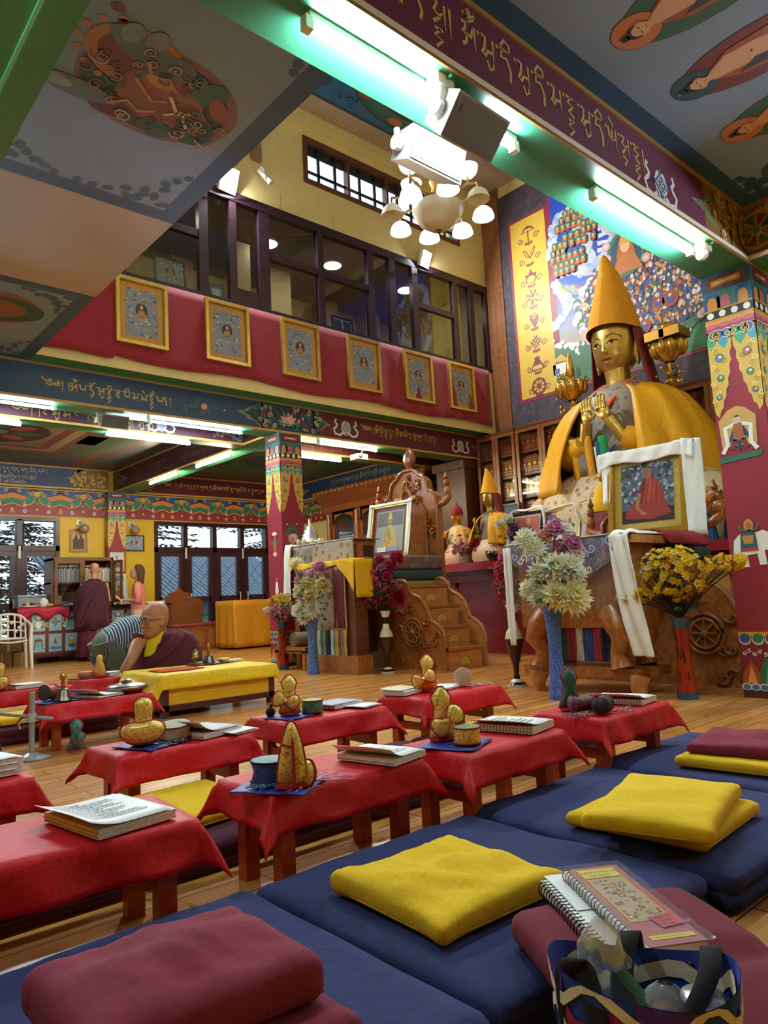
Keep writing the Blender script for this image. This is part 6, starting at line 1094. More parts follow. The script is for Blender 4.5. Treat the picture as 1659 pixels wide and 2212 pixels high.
scarf([(4.88, 3.93, 1.18), (4.87, 3.93, .7), (4.87, 3.92, .36)], .07, 'end of a white scarf hanging at the left of the blue brocade table', (0, 1, 0))
m = MB(); m.grid(lambda a, b: V((4.89+.52*a, lerp(3.96, 2.8, b), 1.204)), 6, 6, '#e4e4e2', 'cloth'); o = m.obj('table_runner', label='thin white cloth over the top of the blue brocade table', cat='cloth'); o.modifiers.new('thick', 'SOLIDIFY').thickness = .006
# ------------------------------------------------------------------ flowers and vases
def bloom(m, p, d, r, kind, col, R):
    r *= 1.18 if kind in ('mum', 'peony') else 1
    d = V(d).normalized(); f = F(p, d.cross(V((.1, .2, 1))).normalized(), d.cross(d.cross(V((.1, .2, 1)))).normalized(), d); cl = c(col)
    def petal(az, el, L, w, cc, z=0):
        u = f.u*cos(az)+f.v*sin(az); s = f.v*cos(az)-f.u*sin(az); k = u*cos(el)+f.n*sin(el); b = p+u*(r*.08)+f.n*z; up = f.n*cos(el)-u*sin(el)
        m.add([b, b+k*L*.5+s*w+up*w*.3, b+k*L+up*L*.12, b+k*L*.5-s*w+up*w*.3, b+k*L*.55-up*w*.2], [(0, 1, 4), (1, 2, 4), (2, 3, 4), (3, 0, 4)], cc, 'leaf', True)
    if kind == 'mum':
        for lay, (n, el) in enumerate(((15, -.15), (14, .2), (12, .55), (9, .95), (5, 1.3))):
            for k in range(n): petal(2*pi*(k+.5*lay)/n+R.uniform(-.1, .1), el+R.uniform(-.12, .12), r*(1-.1*lay), r*.17, tuple(x*R.uniform(.9, 1.05) for x in (cl if lay < 3 else tuple(lerp(a, b, .35) for a, b in zip(cl, c('#e0d890'))))), r*.05*lay)
    elif kind == 'peony':
        for lay, (n, el) in enumerate(((8, -.05), (8, .35), (7, .75), (6, 1.05), (5, 1.3))):
            for k in range(n): petal(2*pi*(k+.5*lay)/n+R.uniform(-.2, .2), el+R.uniform(-.1, .1), r*(1-.09*lay), r*.34, tuple(x*R.uniform(.85, 1.05)*(1-.04*lay) for x in cl), r*.05*lay)
    elif kind == 'pom': m.ball(p, r, col, 'cloth', 10, k=7)
    else:
        for k in range(5): petal(2*pi*k/5, .35, r, r*.42, tuple(x*R.uniform(.85, 1.05) for x in cl))
        m.ball(p+f.n*r*.15, r*.2, '#c9a838', 'cloth', 5, k=3)
def arrangement(lab, at, blooms, sprays, leaves, seed, name='flower_arrangement'):
    """blooms: (dx, dy, dz, r, kind, colour); sprays: clouds of little blossoms (dx, dy, dz, radius, n, size, colours)"""
    R = random.Random(seed); t = thing(name, lab, 'flowers', at); A = V(at); N0 = V((-.75, -.5, .35))
    for dx, dy, dz, r, kind, col in blooms:
        p = A+V((dx, dy, dz)); m = MB(); d = V((dx, dy, max(.02, dz*.35)))*1.2+N0*.22; bloom(m, p, d, r, kind, col, R); m.tube([A-V((0, 0, .04)), A.lerp(p, .5)+V((0, 0, .02)), p], .004, '#3f5c34', 'leaf', 5); m.obj('bloom', t)
    for dx, dy, dz, rad_, n, sz, cols in sprays:
        m = MB(); q = A+V((dx, dy, dz))
        for k in range(n):
            d = V((R.gauss(0, 1), R.gauss(0, 1), R.gauss(0, 1))).normalized()*R.random()**.4; p = q+V((d.x*rad_[0], d.y*rad_[1], d.z*rad_[2])); bloom(m, p, d+N0*.3, sz*R.uniform(.8, 1.2), 'small', R.choice(cols), R)
            if k % 3 == 0: m.tube([A+V((0, 0, -.02)), A.lerp(p, .55)+V((0, 0, .02)), p], .0025, '#4a4a30', 'leaf', 4)
        m.obj('blossom_spray', t, kind='stuff')
    m = MB()
    for k in range(leaves):
        a = R.uniform(0, 2*pi); h = R.uniform(0, .3); r = R.uniform(.04, .17); p = A+V((cos(a)*r, sin(a)*r, h)); L = R.uniform(.06, .11); u = V((cos(a), sin(a), R.uniform(-.4, .5))); s = V((-sin(a), cos(a), 0))*L*.3; m.add([p, p+u*L*.5+s, p+u*L, p+u*L*.5-s, p+u*L*.5+V((0, 0, .012))], [(0, 1, 4), (1, 2, 4), (2, 3, 4), (3, 0, 4)], R.choice(('#24402c', '#2f5438', '#3c6440')), 'leaf', True)
    m.obj('leaves', t); return t
def vase(x, y, prof, cols, lab, m_='gloss', k=24, name='vase'):
    t = thing(name, lab, 'vase', (x, y, 0)); m = MB(); m.lathe(prof, (x, y, 0), m=m_, n=k, cols=cols); m.obj('body', t); return t
BV = [(.0, .002), (.068, .0), (.07, .03), (.056, .15), (.048, .3), (.05, .42), (.062, .54), (.075, .62), (.07, .62), (.05, .5)]
vase(4.85, 6.78, [(r*1.02, z*.98) for r, z in BV], ['#4a6ea8'], 'tall speckled blue vase before the yellow cloth table', 'speckle'); vase(4.56, 3.28, [(r, z*1.12) for r, z in BV], ['#3f66b4'], 'tall speckled blue vase before the blue brocade table', 'speckle')
DV = [(.0, .001), (.085, .0), (.09, .02), (.06, .045), (.03, .07), (.022, .12), (.03, .2), (.06, .3), (.082, .38), (.085, .44), (.07, .5), (.045, .54), (.035, .6), (.04, .68), (.065, .76), (.058, .76), (.03, .66)]
DC = ['#d8d4cc', '#d8d4cc', '#1c1413', '#d8d4cc', '#2c1712', '#2c1712', '#331a14', '#3a1d17', '#3a1d17', '#c9bf9c', '#c9bf9c', '#d8d2c4', '#1c1413', '#dedad2', '#dedad2', '#dedad2']
vase(5.30, 6.02, [(r*.9, z*.88) for r, z in DV], DC, 'slender dark brown vase with white neck before the left stairs', k=28); vase(5.02, 4.03, [(r*.95, z*.92) for r, z in DV], DC, 'slender dark brown vase with white neck left of the blue brocade table', k=28)
RV = [(0, .001), (.075, 0), (.072, .05), (.052, .2), (.046, .35), (.055, .5), (.072, .58), (.066, .58), (.045, .45)]
for x, y, s_, lab in ((5.0, 7.62, 1.0, 'red and black vase with blue rim at the foot of the middle column'), (5.02, 2.52, .98, 'red vase with black flame pattern and blue rim before the right stairs')):
    t = vase(x, y, [(r*s_, z*s_) for r, z in RV], ['#234c6c', '#234c6c', '#8c2416', '#9a2a18', '#8c2416', '#234c6c', '#234c6c', '#1a1210'], lab); m = MB(); R = random.Random(int(y*10)); f0 = V((x, y, 0))
    for k in range(26):
        a = R.uniform(0, 2*pi); z = R.uniform(.1, .48)*s_
        for q in range(3): 
            zz = z+.02*q; i = [j for j in range(1, 6) if RV[j][1]*s_ <= zz][-1]; w = (zz/s_-RV[i][1])/(RV[i+1][1]-RV[i][1]); r = lerp(RV[i][0], RV[i+1][0], w)*s_+.001; da = .16*(1-q*.28)
            m.add([f0+V((r*cos(a-da), r*sin(a-da), zz)), f0+V((r*cos(a+da*.7), r*sin(a+da*.7), zz+.004)), f0+V((r*cos(a+da*.3), r*sin(a+da*.3), zz+.022)), f0+V((r*cos(a-da*.6), r*sin(a-da*.6), zz+.02))], [(0, 1, 2, 3)], '#1a0e0e', 'gloss')
    m.obj('flame_pattern', t)
WH, CRM, PK, PK2, MG, RD = '#e9ead8', '#e8e0b4', '#d98fae', '#e0b0c0', '#a82452', '#b01c3c'
# offsets: image right is roughly (+.6, -.75), image left the opposite
def R2(k, h, r, kind, col, fwd=0): return (k*.6-fwd*.75, -k*.75-fwd*.6, h, r, kind, col)
arrangement('white mums with cream and pink peonies in the left blue vase', (4.85, 6.78, .62), [R2(-.17, .62, .09, 'mum', CRM, .05), R2(.02, .48, .07, 'peony', PK2), R2(.13, .56, .09, 'peony', PK, .04), R2(.17, .36, .1, 'peony', '#eadc9c', .1), R2(-.02, .38, .1, 'peony', '#efe6ac', .06), R2(.03, .24, .09, 'peony', '#eed9a0', .14), R2(-.1, .30, .085, 'peony', CRM, .1), R2(-.06, .22, .08, 'mum', WH, .12), R2(-.13, .10, .085, 'mum', WH, .1), R2(.05, .10, .1, 'mum', WH, .16), R2(-.05, .02, .085, 'mum', WH, .14), R2(-.12, .42, .075, 'peony', PK2, .02), R2(-.1, .5, .055, 'peony', PK2), R2(.2, .46, .05, 'peony', PK2, .02)], [(.05, 0, .5, (.12, .12, .12), 24, .025, ('#dfe4d4', '#eef0e4'))], 60, 1)
arrangement('great bunch of white dahlias with pink peonies in the right blue vase', (4.56, 3.28, .70), [R2(-.17, .50, .085, 'mum', WH, .08), R2(-.10, .42, .09, 'mum', WH, .1), R2(-.02, .5, .065, 'peony', '#e0a48c', .06), R2(.06, .56, .08, 'peony', PK, .04), R2(.14, .54, .075, 'mum', '#eceee2', .02), R2(.18, .44, .075, 'peony', PK, .08), R2(.2, .34, .07, 'mum', '#ece8d4', .05), R2(.05, .26, .12, 'mum', WH, .14), R2(.14, .27, .1, 'mum', WH, .14), R2(.19, .22, .085, 'mum', WH, .08), R2(-.08, .24, .09, 'mum', WH, .1), R2(-.17, .12, .075, 'mum', WH, .1), R2(-.1, .06, .08, 'mum', WH, .13), R2(.03, .07, .11, 'mum', '#efe9b8', .17), R2(.15, .05, .13, 'mum', '#f0e8b4', .16), R2(.21, .02, .07, 'mum', WH, .1), R2(-.03, .34, .055, 'peony', CRM, .1)], [(.05, -.06, .42, (.07, .07, .08), 26, .022, ('#8c3a5c', '#a8486c')), (.13, -.13, .58, (.05, .06, .06), 16, .016, ('#e4e6dc',))], 80, 2)
arrangement('crimson blossoms with yellow pompoms in the left dark vase', (5.30, 6.02, .68), [R2(.17, .55, .085, 'peony', RD, .03), R2(.10, .47, .075, 'peony', '#c02c48', .04), R2(-.03, .54, .065, 'peony', MG, .04), R2(-.01, .46, .055, 'peony', PK, .07), R2(.05, .36, .06, 'peony', '#c83c74', .06), R2(.16, .13, .1, 'peony', RD, .07), R2(-.16, .43, .035, 'pom', '#b01c48'), R2(-.2, .38, .035, 'pom', '#dc9a1c'), R2(-.11, .41, .036, 'pom', '#b01c48', .03), R2(-.13, .39, .034, 'pom', '#dc9a1c', .02), R2(-.18, .28, .036, 'pom', '#dca01c', .03), R2(-.15, .24, .034, 'pom', '#dc9a1c', .04), R2(-.08, .34, .032, 'pom', '#b01c48', .05)], [(.04, 0, .2, (.14, .16, .17), 200, .024, (MG, '#b8305c', '#9a1c48', '#c83c6c')), (-.06, .14, .1, (.1, .12, .09), 90, .022, (MG, '#b8305c', '#c04a6c'))], 40, 3)
arrangement('crimson and pink blossoms in the dark vase behind the white dahlias', (5.02, 4.03, .71), [], [(0, 0, .2, (.14, .16, .24), 260, .026, (RD, '#b82c50', '#d05c80', '#9c1c3c')), (.0, -.02, .4, (.1, .1, .1), 60, .024, ('#d87898', '#c83c60'))], 30, 4)
arrangement('yellow and pink blossom sprays in the red flame vase on the right', (5.02, 2.52, .58), [], [(-.02, .02, .3, (.16, .30, .2), 300, .03, ('#ecc41c', '#eac934', '#d8a818', '#e8d058')), (-.05, .16, .32, (.06, .08, .16), 60, .022, ('#e4e2dc', '#f0eee8')), (0, -.06, .25, (.06, .08, .18), 70, .02, ('#d88aa4', '#c86c90')), (.05, -.36, .36, (.06, .12, .06), 40, .028, ('#ecc41c', '#f0d038')), (-.12, .28, .16, (.05, .14, .06), 40, .028, ('#ecc41c',))], 26, 5)
arrangement('yellow sprays over pink blossoms in the vase by the middle column', (5.0, 7.62, .58), [], [(0, 0, .27, (.14, .17, .09), 120, .022, ('#e0bc24', '#e8cc44')), (-.02, 0, .12, (.16, .18, .12), 170, .024, ('#c9809c', '#d494ac', '#b86c88')), (-.08, .2, .14, (.05, .07, .05), 24, .022, ('#e6e0dc',))], 16, 6)
# ------------------------------------------------------------------ small things on the altar counter
arrangement('pink and cream roses in a glass vase before the red hatted statue', (7.62, 6.95, 1.38), [R2(-.08, .1, .05, 'peony', PK2), R2(0, .14, .05, 'peony', PK), R2(.08, .1, .05, 'peony', '#e8d8d0'), R2(.02, .06, .05, 'peony', PK2, .04), R2(-.1, .03, .045, 'peony', PK, .03), R2(.1, .17, .045, 'peony', '#ecdcd4')], [(0, 0, .1, (.1, .12, .08), 20, .02, ('#e0c4c4',))], 20, 7)
arrangement('red and yellow roses in a pot on the altar', (7.62, 6.62, 1.42), [R2(-.1, .06, .055, 'peony', '#b0202c'), R2(-.02, .16, .05, 'peony', '#d8c828'), R2(.05, .14, .055, 'peony', '#e0d040'), R2(.1, .05, .05, 'peony', '#c8d040', .02), R2(.02, .05, .055, 'peony', '#b8283c', .04), R2(-.06, .12, .05, 'peony', '#c03040', .02)], [], 16, 8)
arrangement('white and purple lotus flowers in the blue and white vase', (7.58, 5.98, 1.47), [R2(-.18, .24, .06, 'peony', '#dfe8d8'), R2(-.06, .28, .09, 'peony', '#e6eadf'), R2(.02, .14, .09, 'peony', '#9a6a9c', .03)], [], 10, 9)
arrangement('orange and yellow lilies on the altar beside the large column', (7.58, 3.28, 1.5), [R2(-.08, .16, .08, 'mum', '#e0901c'), R2(.05, .2, .08, 'mum', '#e4b41c'), R2(.0, .06, .09, 'mum', '#d8601c', .03), R2(.12, .12, .08, 'mum', '#c8301c'), R2(.12, .26, .06, 'mum', '#e0c82c')], [], 24, 10)
m = MB(); m.lathe([(0, 0), (.045, 0), (.05, .06), (.04, .13), (.05, .14)], (7.62, 6.95, 1.245), '#c8ccc4', 'plastic', 16); m.obj('glass_vase', label='small clear vase holding pink and cream roses', cat='vase')
m = MB(); m.lathe([(0, 0), (.05, 0), (.07, .09), (.075, .17), (.06, .17)], (7.62, 6.62, 1.245), '#6a2a34', 'brocade', 16); m.obj('flower_pot', label='wrapped pot holding red and yellow roses', cat='pot')
m = MB(); m.lathe([(0, 0), (.05, 0), (.06, .05), (.04, .14), (.05, .2), (.045, .225), (.04, .2)], (7.58, 5.98, 1.245), '#b8c4d8', 'speckle', 18); m.obj('porcelain_vase', label='blue and white porcelain vase on the altar', cat='vase')
m = MB(); m.lathe([(0, 0), (.02, 0), (.03, .1), (.05, .2), (.07, .255), (.06, .25)], (7.58, 3.28, 1.245), '#8a7c5a', 'gloss', 16); m.obj('brass_vase', label='dark vase holding orange and yellow lilies', cat='vase')
t = thing('fruit_bowl', 'black bowl heaped with yellow and pink fruit on the altar', 'bowl', (7.58, 6.30, 1.245)); m = MB(); m.lathe([(0, 0), (.09, 0), (.13, .05), (.14, .12), (.13, .12), (.1, .05)], (7.58, 6.30, 1.245), '#121214', 'gloss', 22); m.obj('bowl', t)
for k, (x, y, z, r, col, lab) in enumerate(((7.56, 6.34, 1.40, .05, '#d8b83c', 'yellow pear in the black bowl'), (7.55, 6.26, 1.39, .045, '#d8a89c', 'pink peach in the black bowl'), (7.62, 6.30, 1.42, .05, '#e0cc5c', 'lemon at the back of the black bowl'), (7.52, 6.38, 1.36, .04, '#c8342c', 'red apple at the edge of the black bowl'), (7.52, 6.21, 1.355, .04, '#d87c2c', 'orange at the edge of the black bowl'))): m = MB(); m.ball((x, y, z), r, col, 'gloss', 10); m.obj('fruit', label=lab, cat='fruit', group='fruit in the black bowl')
for y0, y1, cols, lab, nm in ((6.22, 5.86, ('#2a4a6c', '#7c3050', '#c05c7c', '#8a3a6c', '#3f7a3c', '#6a8a34', '#a8a43c'), 'row of coloured thread hanks behind the fruit bowl', 1), (3.62, 3.12, ('#c8609c', '#d8d4cc', '#2a5c8c', '#1c2c5c', '#1c2048', '#2a6a8c'), 'row of pink, white and blue thread hanks beside the large column', 2)):
    m = MB(); fringe(m, altface(7.70), -y0, -y1, 1.25, 1.45 if nm == 1 else 1.52, cols, 24); m.obj('thread_hanks', label=lab, cat='thread')
t = thing('offering_sculpture', 'white lacework offering sculpture before the purple picture', 'ornament', (7.56, 5.36, 1.245)); m = MB(); m.lathe([(.1, 0), (.08, .05), (.06, .1), (.03, .16), (.02, .22), (0, .3)], (7.56, 5.36, 1.245), '#d8d4cc', 'speckle', 12); m.obj('cone', t)
m = MB(); [m.add([(7.55, 5.36, 1.44), (7.54, 5.36+s*.05, 1.52), (7.55, 5.36+s*.03, 1.55)], [(0, 1, 2)], '#e8e6e0', 'paint') for s in (-1, 1)]; m.obj('wing', t)
t = thing('gold_offering_bowl', 'pale gold glass bowl beside the porcelain vase', 'bowl', (7.56, 5.76, 1.245)); m = MB(); m.lathe([(0, 0), (.04, 0), (.07, .06), (.075, .12), (.065, .11)], (7.56, 5.76, 1.245), '#c8c084', 'gloss', 16); m.obj('bowl', t)
t = thing('gold_statuette', 'golden robed statuette partly hidden by the large column', 'statue', (7.9, 3.02, 1.41)); m = MB(); m.lathe([(.16, 0), (.17, .1), (.12, .3), (.1, .45), (.06, .5), (.07, .6), (.05, .68), (0, .72)], (7.95, 3.1, 1.41), '#c09a3c', 'gold', 16); m.obj('figure', t)
# small yellow buddha half hidden by the draped portrait
t = thing('small_buddha', 'small yellow robed buddha beside the white draped portrait frame', 'statue', (7.3, 4.3, 1.5)); q = V((7.62, 4.62, 1.245)); m = MB(); m.box((q.x-.14, q.y-.16, q.z), (q.x+.14, q.y+.16, q.z+.45), '#7d2230', 'gloss'); m.obj('plinth', t)
m = MB(); m.lathe([(.17, .45), (.18, .5), (.13, .6), (.1, .74), (.04, .8)], q, '#d8a81c', 'cloth', 16); m.obj('robe', t); m = MB(); m.ball(q+V((-.01, 0, .88)), (.06, .055, .075), '#c89a4c', 'gold', 12); m.ball(q+V((.01, 0, .93)), (.055, .056, .05), '#1c1c28', 'paint', 10); m.ball(q+V((0, 0, .985)), .022, '#1c1c28', 'paint', 8); m.obj('head', t)
# ------------------------------------------------------------------ shrine cabinet in the back corner
t = thing('shrine_cabinet', 'large carved wooden shrine cabinet with arched glass doors behind the left throne', 'cabinet', (9.0, 10.4, 0)); f = altface(8.95); m = MB(); CW = '#8a4c22'
for a in (-11.75, -10.85, -9.95, -9.05): m.box((a-.09, 0, -.45), (a+.09, 2.62, .0), CW, 'wood', f); m.tube([f.p(a, .9, .03), f.p(a, 2.55, .03)], .05, '#9a5c2c', 'carve', 10)
m.box((-11.8, 0, -.45), (-9.0, .95, .02), CW, 'carve', f); m.box((-11.9, 2.6, -.45), (-8.9, 2.72, .06), CW, 'carve', f); m.add([f.p(-11.9, 2.72, .06), f.p(-8.9, 2.72, .06), f.p(-8.75, 2.98, .18), f.p(-12.05, 2.98, .18)], [(0, 1, 2, 3)], '#7a4220', 'carve'); m.box((-12.05, 2.98, -.45), (-8.75, 3.05, .18), CW, 'carve', f); m.box((-11.8, .95, -.45), (-9.0, 2.6, -.43), '#2f4a5c', 'paint', f)
for k in range(24): m.ball(f.p(lerp(-12.0, -8.8, k/23), 3.0, .17), (.06, .07, .05), '#8f5428', 'carve', 8, k=5)
m.obj('carcass', t)
for k in range(3):
    a0, a1 = -11.66+.9*k, -10.94+.9*k; m = MB(); fr_ = [(a0, 2.6), (a0, 2.3), (a0+.06, 2.38), (a0+.1, 2.46), (a0+.2, 2.5), ((a0+a1)/2, 2.55), (a1-.2, 2.5), (a1-.1, 2.46), (a1-.06, 2.38), (a1, 2.3), (a1, 2.6)]; m.poly(f, fr_, '#8f5428', .0, 'wood'); frame_rect(m, f, a0, .95, a1, 2.6, .05, -.03, .0, '#8f5428'); o = m.obj('door', t); g = MB(); g.box((a0+.04, 1.0, -.02), (a1-.04, 2.56, -.016), '#ffffff', 'glass', f); g.obj('pane', o)
for k, (y, lab) in enumerate(((11.1, 'small gilded figure inside the shrine cabinet, left bay'), (10.2, 'small gilded figure inside the shrine cabinet, middle bay'))): m = MB(); m.lathe([(.12, 0), (.1, .1), (.06, .3), (.07, .38), (.03, .5), (0, .6)], (9.15, y, .96), '#c0923c', 'gold', 12); m.obj('gilded_figure', label=lab, cat='statue')
t = thing('wardrobe', 'dark carved cabinet top rising behind the left throne', 'cabinet', (9.1, 8.5, 0)); m = MB(); m.box((8.9, 7.95, 0), (9.3, 8.6, 2.9), '#5a2f1e', 'wood'); m.box((8.85, 7.92, 2.9), (9.35, 8.65, 3.04), '#64351f', 'carve'); m.obj('carcass', t)
# ------------------------------------------------------------------ soft boxes: cushions and mats
from mathutils import noise as NZ
def rbox(m, f, lo, hi, r, col, mt='cloth', n=(14, 14, 5), disp=None):
    """closed box with edges rounded by r; disp(x, y, z, a, b, k) moves each vertex (a, b, k run 0..1 over the box)"""
    key = {}; vs = []; fs = []
    L = [hi[i]-lo[i] for i in range(3)]
    def pt(i, j, k):
        q = (i, j, k)
        if q in key: return key[q]
        p = [lo[0]+L[0]*i/n[0], lo[1]+L[1]*j/n[1], lo[2]+L[2]*k/n[2]]
        ed = [max(lo[t]+r, min(hi[t]-r, p[t])) for t in range(3)]; d = V([p[t]-ed[t] for t in range(3)])
        if d.length > 1e-9: d = d.normalized()*r; p = [ed[t]+d[t] for t in range(3)]
        if disp:
            o = disp(p[0], p[1], p[2], (p[0]-lo[0])/L[0], (p[1]-lo[1])/L[1], (p[2]-lo[2])/L[2]); p = [p[t]+o[t] for t in range(3)]
        key[q] = len(vs); vs.append(f.p(*p)); return key[q]
    for i in range(n[0]):
        for j in range(n[1]): fs += [(pt(i, j, 0), pt(i, j+1, 0), pt(i+1, j+1, 0), pt(i+1, j, 0)), (pt(i, j, n[2]), pt(i+1, j, n[2]), pt(i+1, j+1, n[2]), pt(i, j+1, n[2]))]
    for i in range(n[0]):
        for k in range(n[2]): fs += [(pt(i, 0, k), pt(i+1, 0, k), pt(i+1, 0, k+1), pt(i, 0, k+1)), (pt(i, n[1], k), pt(i, n[1], k+1), pt(i+1, n[1], k+1), pt(i+1, n[1], k))]
    for j in range(n[1]):
        for k in range(n[2]): fs += [(pt(0, j, k), pt(0, j, k+1), pt(0, j+1, k+1), pt(0, j+1, k)), (pt(n[0], j, k), pt(n[0], j+1, k), pt(n[0], j+1, k+1), pt(n[0], j, k+1))]
    return m.add(vs, fs, col, mt, True)
def soft(bul, wr, sc, seed, ears=0.0):
    """bulge, wrinkles and drawn-out corners of a stuffed cover"""
    def d(x, y, z, a, b, k):
        w = NZ.noise(V((x*sc+seed, y*sc, seed*1.7)))*wr + abs(NZ.noise(V((x*sc*2.3+y*sc*1.1+seed, y*sc*.8, 3.1))))*wr*.7
        e = 4*a*(1-a)*4*b*(1-b); q = (abs(2*a-1)*abs(2*b-1))**6*ears
        return (q*(1 if a > .5 else -1), q*(1 if b > .5 else -1), (bul*e+w*(.3+e))*(k-.1) if k > .15 else 0)
    return d
def cushion(name, f, w, l, h, col, label, seed=1, bul=.012, wr=.008, group=None, cat='cushion', r=.02, seam=True, ears=.012, mt='cloth'):
    m = MB(); rbox(m, f, (-w/2, -l/2, 0), (w/2, l/2, h), min(r, h*.45), col, mt, (22, 22, 6), soft(bul, wr, 9, seed, ears))
    if seam:
        P = []
        for a, b in ((-1, -1), (1, -1), (1, 1), (-1, 1), (-1, -1)): P.append(f.p(a*(w/2-.001), b*(l/2-.001), h*.22))
        col2 = tuple(x*.8 for x in c(col)); m.tube(P, .0016, col2, mt, 4)
    return m.obj(name, label=label, cat=cat, group=group)
def FR(x, y, z, deg=0): return F((x, y, z), (cos(rad(deg)), sin(rad(deg)), 0), (-sin(rad(deg)), cos(rad(deg)), 0))
# ------------------------------------------------------------------ navy floor mats, each folded double
NAVY = '#272d5c'
def mat_disp(seed):
    def d(x, y, z, a, b, k):
        groove = -.012*math.exp(-((k-.5)/.07)**2)
        g = (groove*(2*a-1)*abs(2*a-1)**6, groove*(2*b-1)*abs(2*b-1)**6)
        w = .006*NZ.noise(V((x*5+seed, y*5, 0)))+.004*NZ.noise(V((x*16, y*5+seed, 2)))
        return (g[0], g[1], (.012*4*a*(1-a)*4*b*(1-b)+w) if k > .6 else 0)
    return d
for i, (x0, x1, y0, y1, lab) in enumerate(((-.62, .18, .9, 1.69, 'navy floor mat running out of the picture at lower left'), (.19, .985, .88, 1.7, 'navy floor mat under the pile of two maroon cushions'), (.995, 1.795, .885, 1.695, 'navy floor mat under the single yellow cushion'), (1.81, 2.61, .835, 1.72, 'navy floor mat under the two piled yellow cushions'), (2.625, 3.45, .86, 1.76, 'farthest navy floor mat, under a yellow and a maroon cushion'))):
    m = MB(); rbox(m, W0, (x0, y0, .0), (x1, y1, .1), .03, NAVY, 'cloth', (26, 26, 12), mat_disp(i*3.3)); m.obj('floor_mat', label=lab, cat='floor mat', group='navy floor mats')
MAR, MARD, YCU = '#7c2138', '#4c1a2c', '#e2b70c'
cushion('seat_cushion', FR(.545, 1.115, .105, -3), .40, .33, .068, MAR, 'lower maroon cushion of the pile at the lower left', 2, group='maroon cushion pile')
cushion('seat_cushion', FR(.535, 1.155, .174, -2), .37, .30, .075, MAR, 'big maroon cushion on top of the pile at the lower left', 5, .016, .022, 'maroon cushion pile', r=.026)
cushion('seat_cushion', FR(1.262, 1.262, .108, -3), .375, .375, .055, YCU, 'single yellow cushion with crumpled top in the middle of the navy mats', 8, .012, .034, 'yellow cushions on navy mats', ears=.02)
cushion('seat_cushion', FR(2.07, 1.15, .108, 4), .41, .40, .045, YCU, 'lower yellow cushion of the pair piled on a navy mat', 3, .004, .006, 'yellow cushions on navy mats')
cushion('seat_cushion', FR(1.995, 1.10, .154, 15), .47, .32, .05, YCU, 'upper yellow cushion of the pair piled on a navy mat', 4, .008, .018, 'yellow cushions on navy mats', ears=.016)
cushion('seat_cushion', FR(2.93, 1.26, .108, 5), .42, .38, .045, YCU, 'thin yellow cushion under a folded maroon cushion on the farthest navy mat', 6, .006, .006, 'yellow cushions on navy mats')
cushion('seat_cushion', FR(2.95, 1.27, .154, 10), .36, .33, .045, MAR, 'soft maroon cushion lying on a yellow one on the farthest navy mat', 9, .01, .02, ears=.01)
# hinged maroon cushion in two panels carrying the books
m = MB(); fE = F((1.17, .995, .105), V((-.49, -.87, 0)), V((.87, -.49, 0)))   # a along its length (towards the camera), b across
def hinged(x, y, z, a, b, k):
    t = abs(a-.44)/.05; notch = -.022*math.exp(-t*t) if k > .5 else 0
    drop = -.085*max(0, (a-.44)/.56)
    return (0, 0, drop+notch+.012*4*b*(1-b)*(k > .5)+.006*NZ.noise(V((x*8, y*8, 0))))
rbox(m, fE, (-.02, 0, 0), (.62, .40, .062), .024, '#6f1c30', 'cloth', (36, 18, 6), hinged)
m.obj('folding_cushion', label='maroon folding cushion in two panels under the spiral books', cat='cushion')
m = MB(); rbox(m, FR(1.86, .30, 0, 12), (-.37, -.42, 0), (.4, .42, .075), .03, '#7a2036', 'cloth', (24, 24, 6), soft(.02, .01, 6, 11, 0)); m.obj('seat_cushion', label='maroon floor cushion cut off at the right edge beside the bag', cat='cushion')
m = MB(); rbox(m, FR(1.98, .47, .076, 16), (-.3, -.24, 0), (.3, .24, .05), .024, '#7a2036', 'cloth', (20, 18, 6), soft(.012, .01, 8, 12, 0)); m.obj('seat_cushion', label='smaller maroon cushion on the one at the right edge', cat='cushion')
# maroon mats of the second row, double, plus the far row
def marmat(x0, x1, y0, y1, lab, seed, h=.1, g='maroon mats behind the red tables'):
    m = MB(); rbox(m, W0, (x0, y0, 0), (x1, y1, h), .028, MARD, 'cloth', (24, 20, 12), mat_disp(seed)); m.obj('floor_mat', label=lab, cat='floor mat', group=g)
marmat(-.75, .03, 2.1, 2.74, 'maroon floor mat at the far left behind the nearest red table', 1)
marmat(.05, .90, 2.1, 2.74, 'maroon floor mat behind the nearest red table', 2); marmat(.92, 1.72, 2.09, 2.76, 'maroon floor mat with a flat yellow cushion behind the table with the blue drum', 3)
marmat(1.74, 2.52, 2.1, 2.76, 'maroon floor mat behind the table with the gold box drum', 4); marmat(2.54, 3.3, 2.1, 2.76, 'maroon floor mat behind the table with the dark green pouch', 5)
marmat(.5, 1.18, 5.08, 5.62, 'maroon floor mat at the left edge behind the microphone stand', 6, .1, 'maroon mats across the aisle'); marmat(1.2, 2.0, 5.08, 5.62, 'maroon floor mat between the two red tables on the left', 7, .1, 'maroon mats across the aisle')
cushion('seat_cushion', FR(1.16, 2.40, .108, 6), .44, .42, .045, YCU, 'flat yellow cushion on the maroon mat left of the blue drum table', 13, .006, .01, 'yellow cushions on maroon mats')
cushion('seat_cushion', FR(.30, 2.38, .108, 0), .42, .40, .045, YCU, 'yellow cushion at the left edge behind the nearest red table', 14, .006, .01, 'yellow cushions on maroon mats')
cushion('seat_cushion', FR(2.9, 2.40, .108, 8), .44, .42, .045, YCU, 'yellow cushion on the maroon mat behind the open white book', 15, .006, .01, 'yellow cushions on maroon mats')
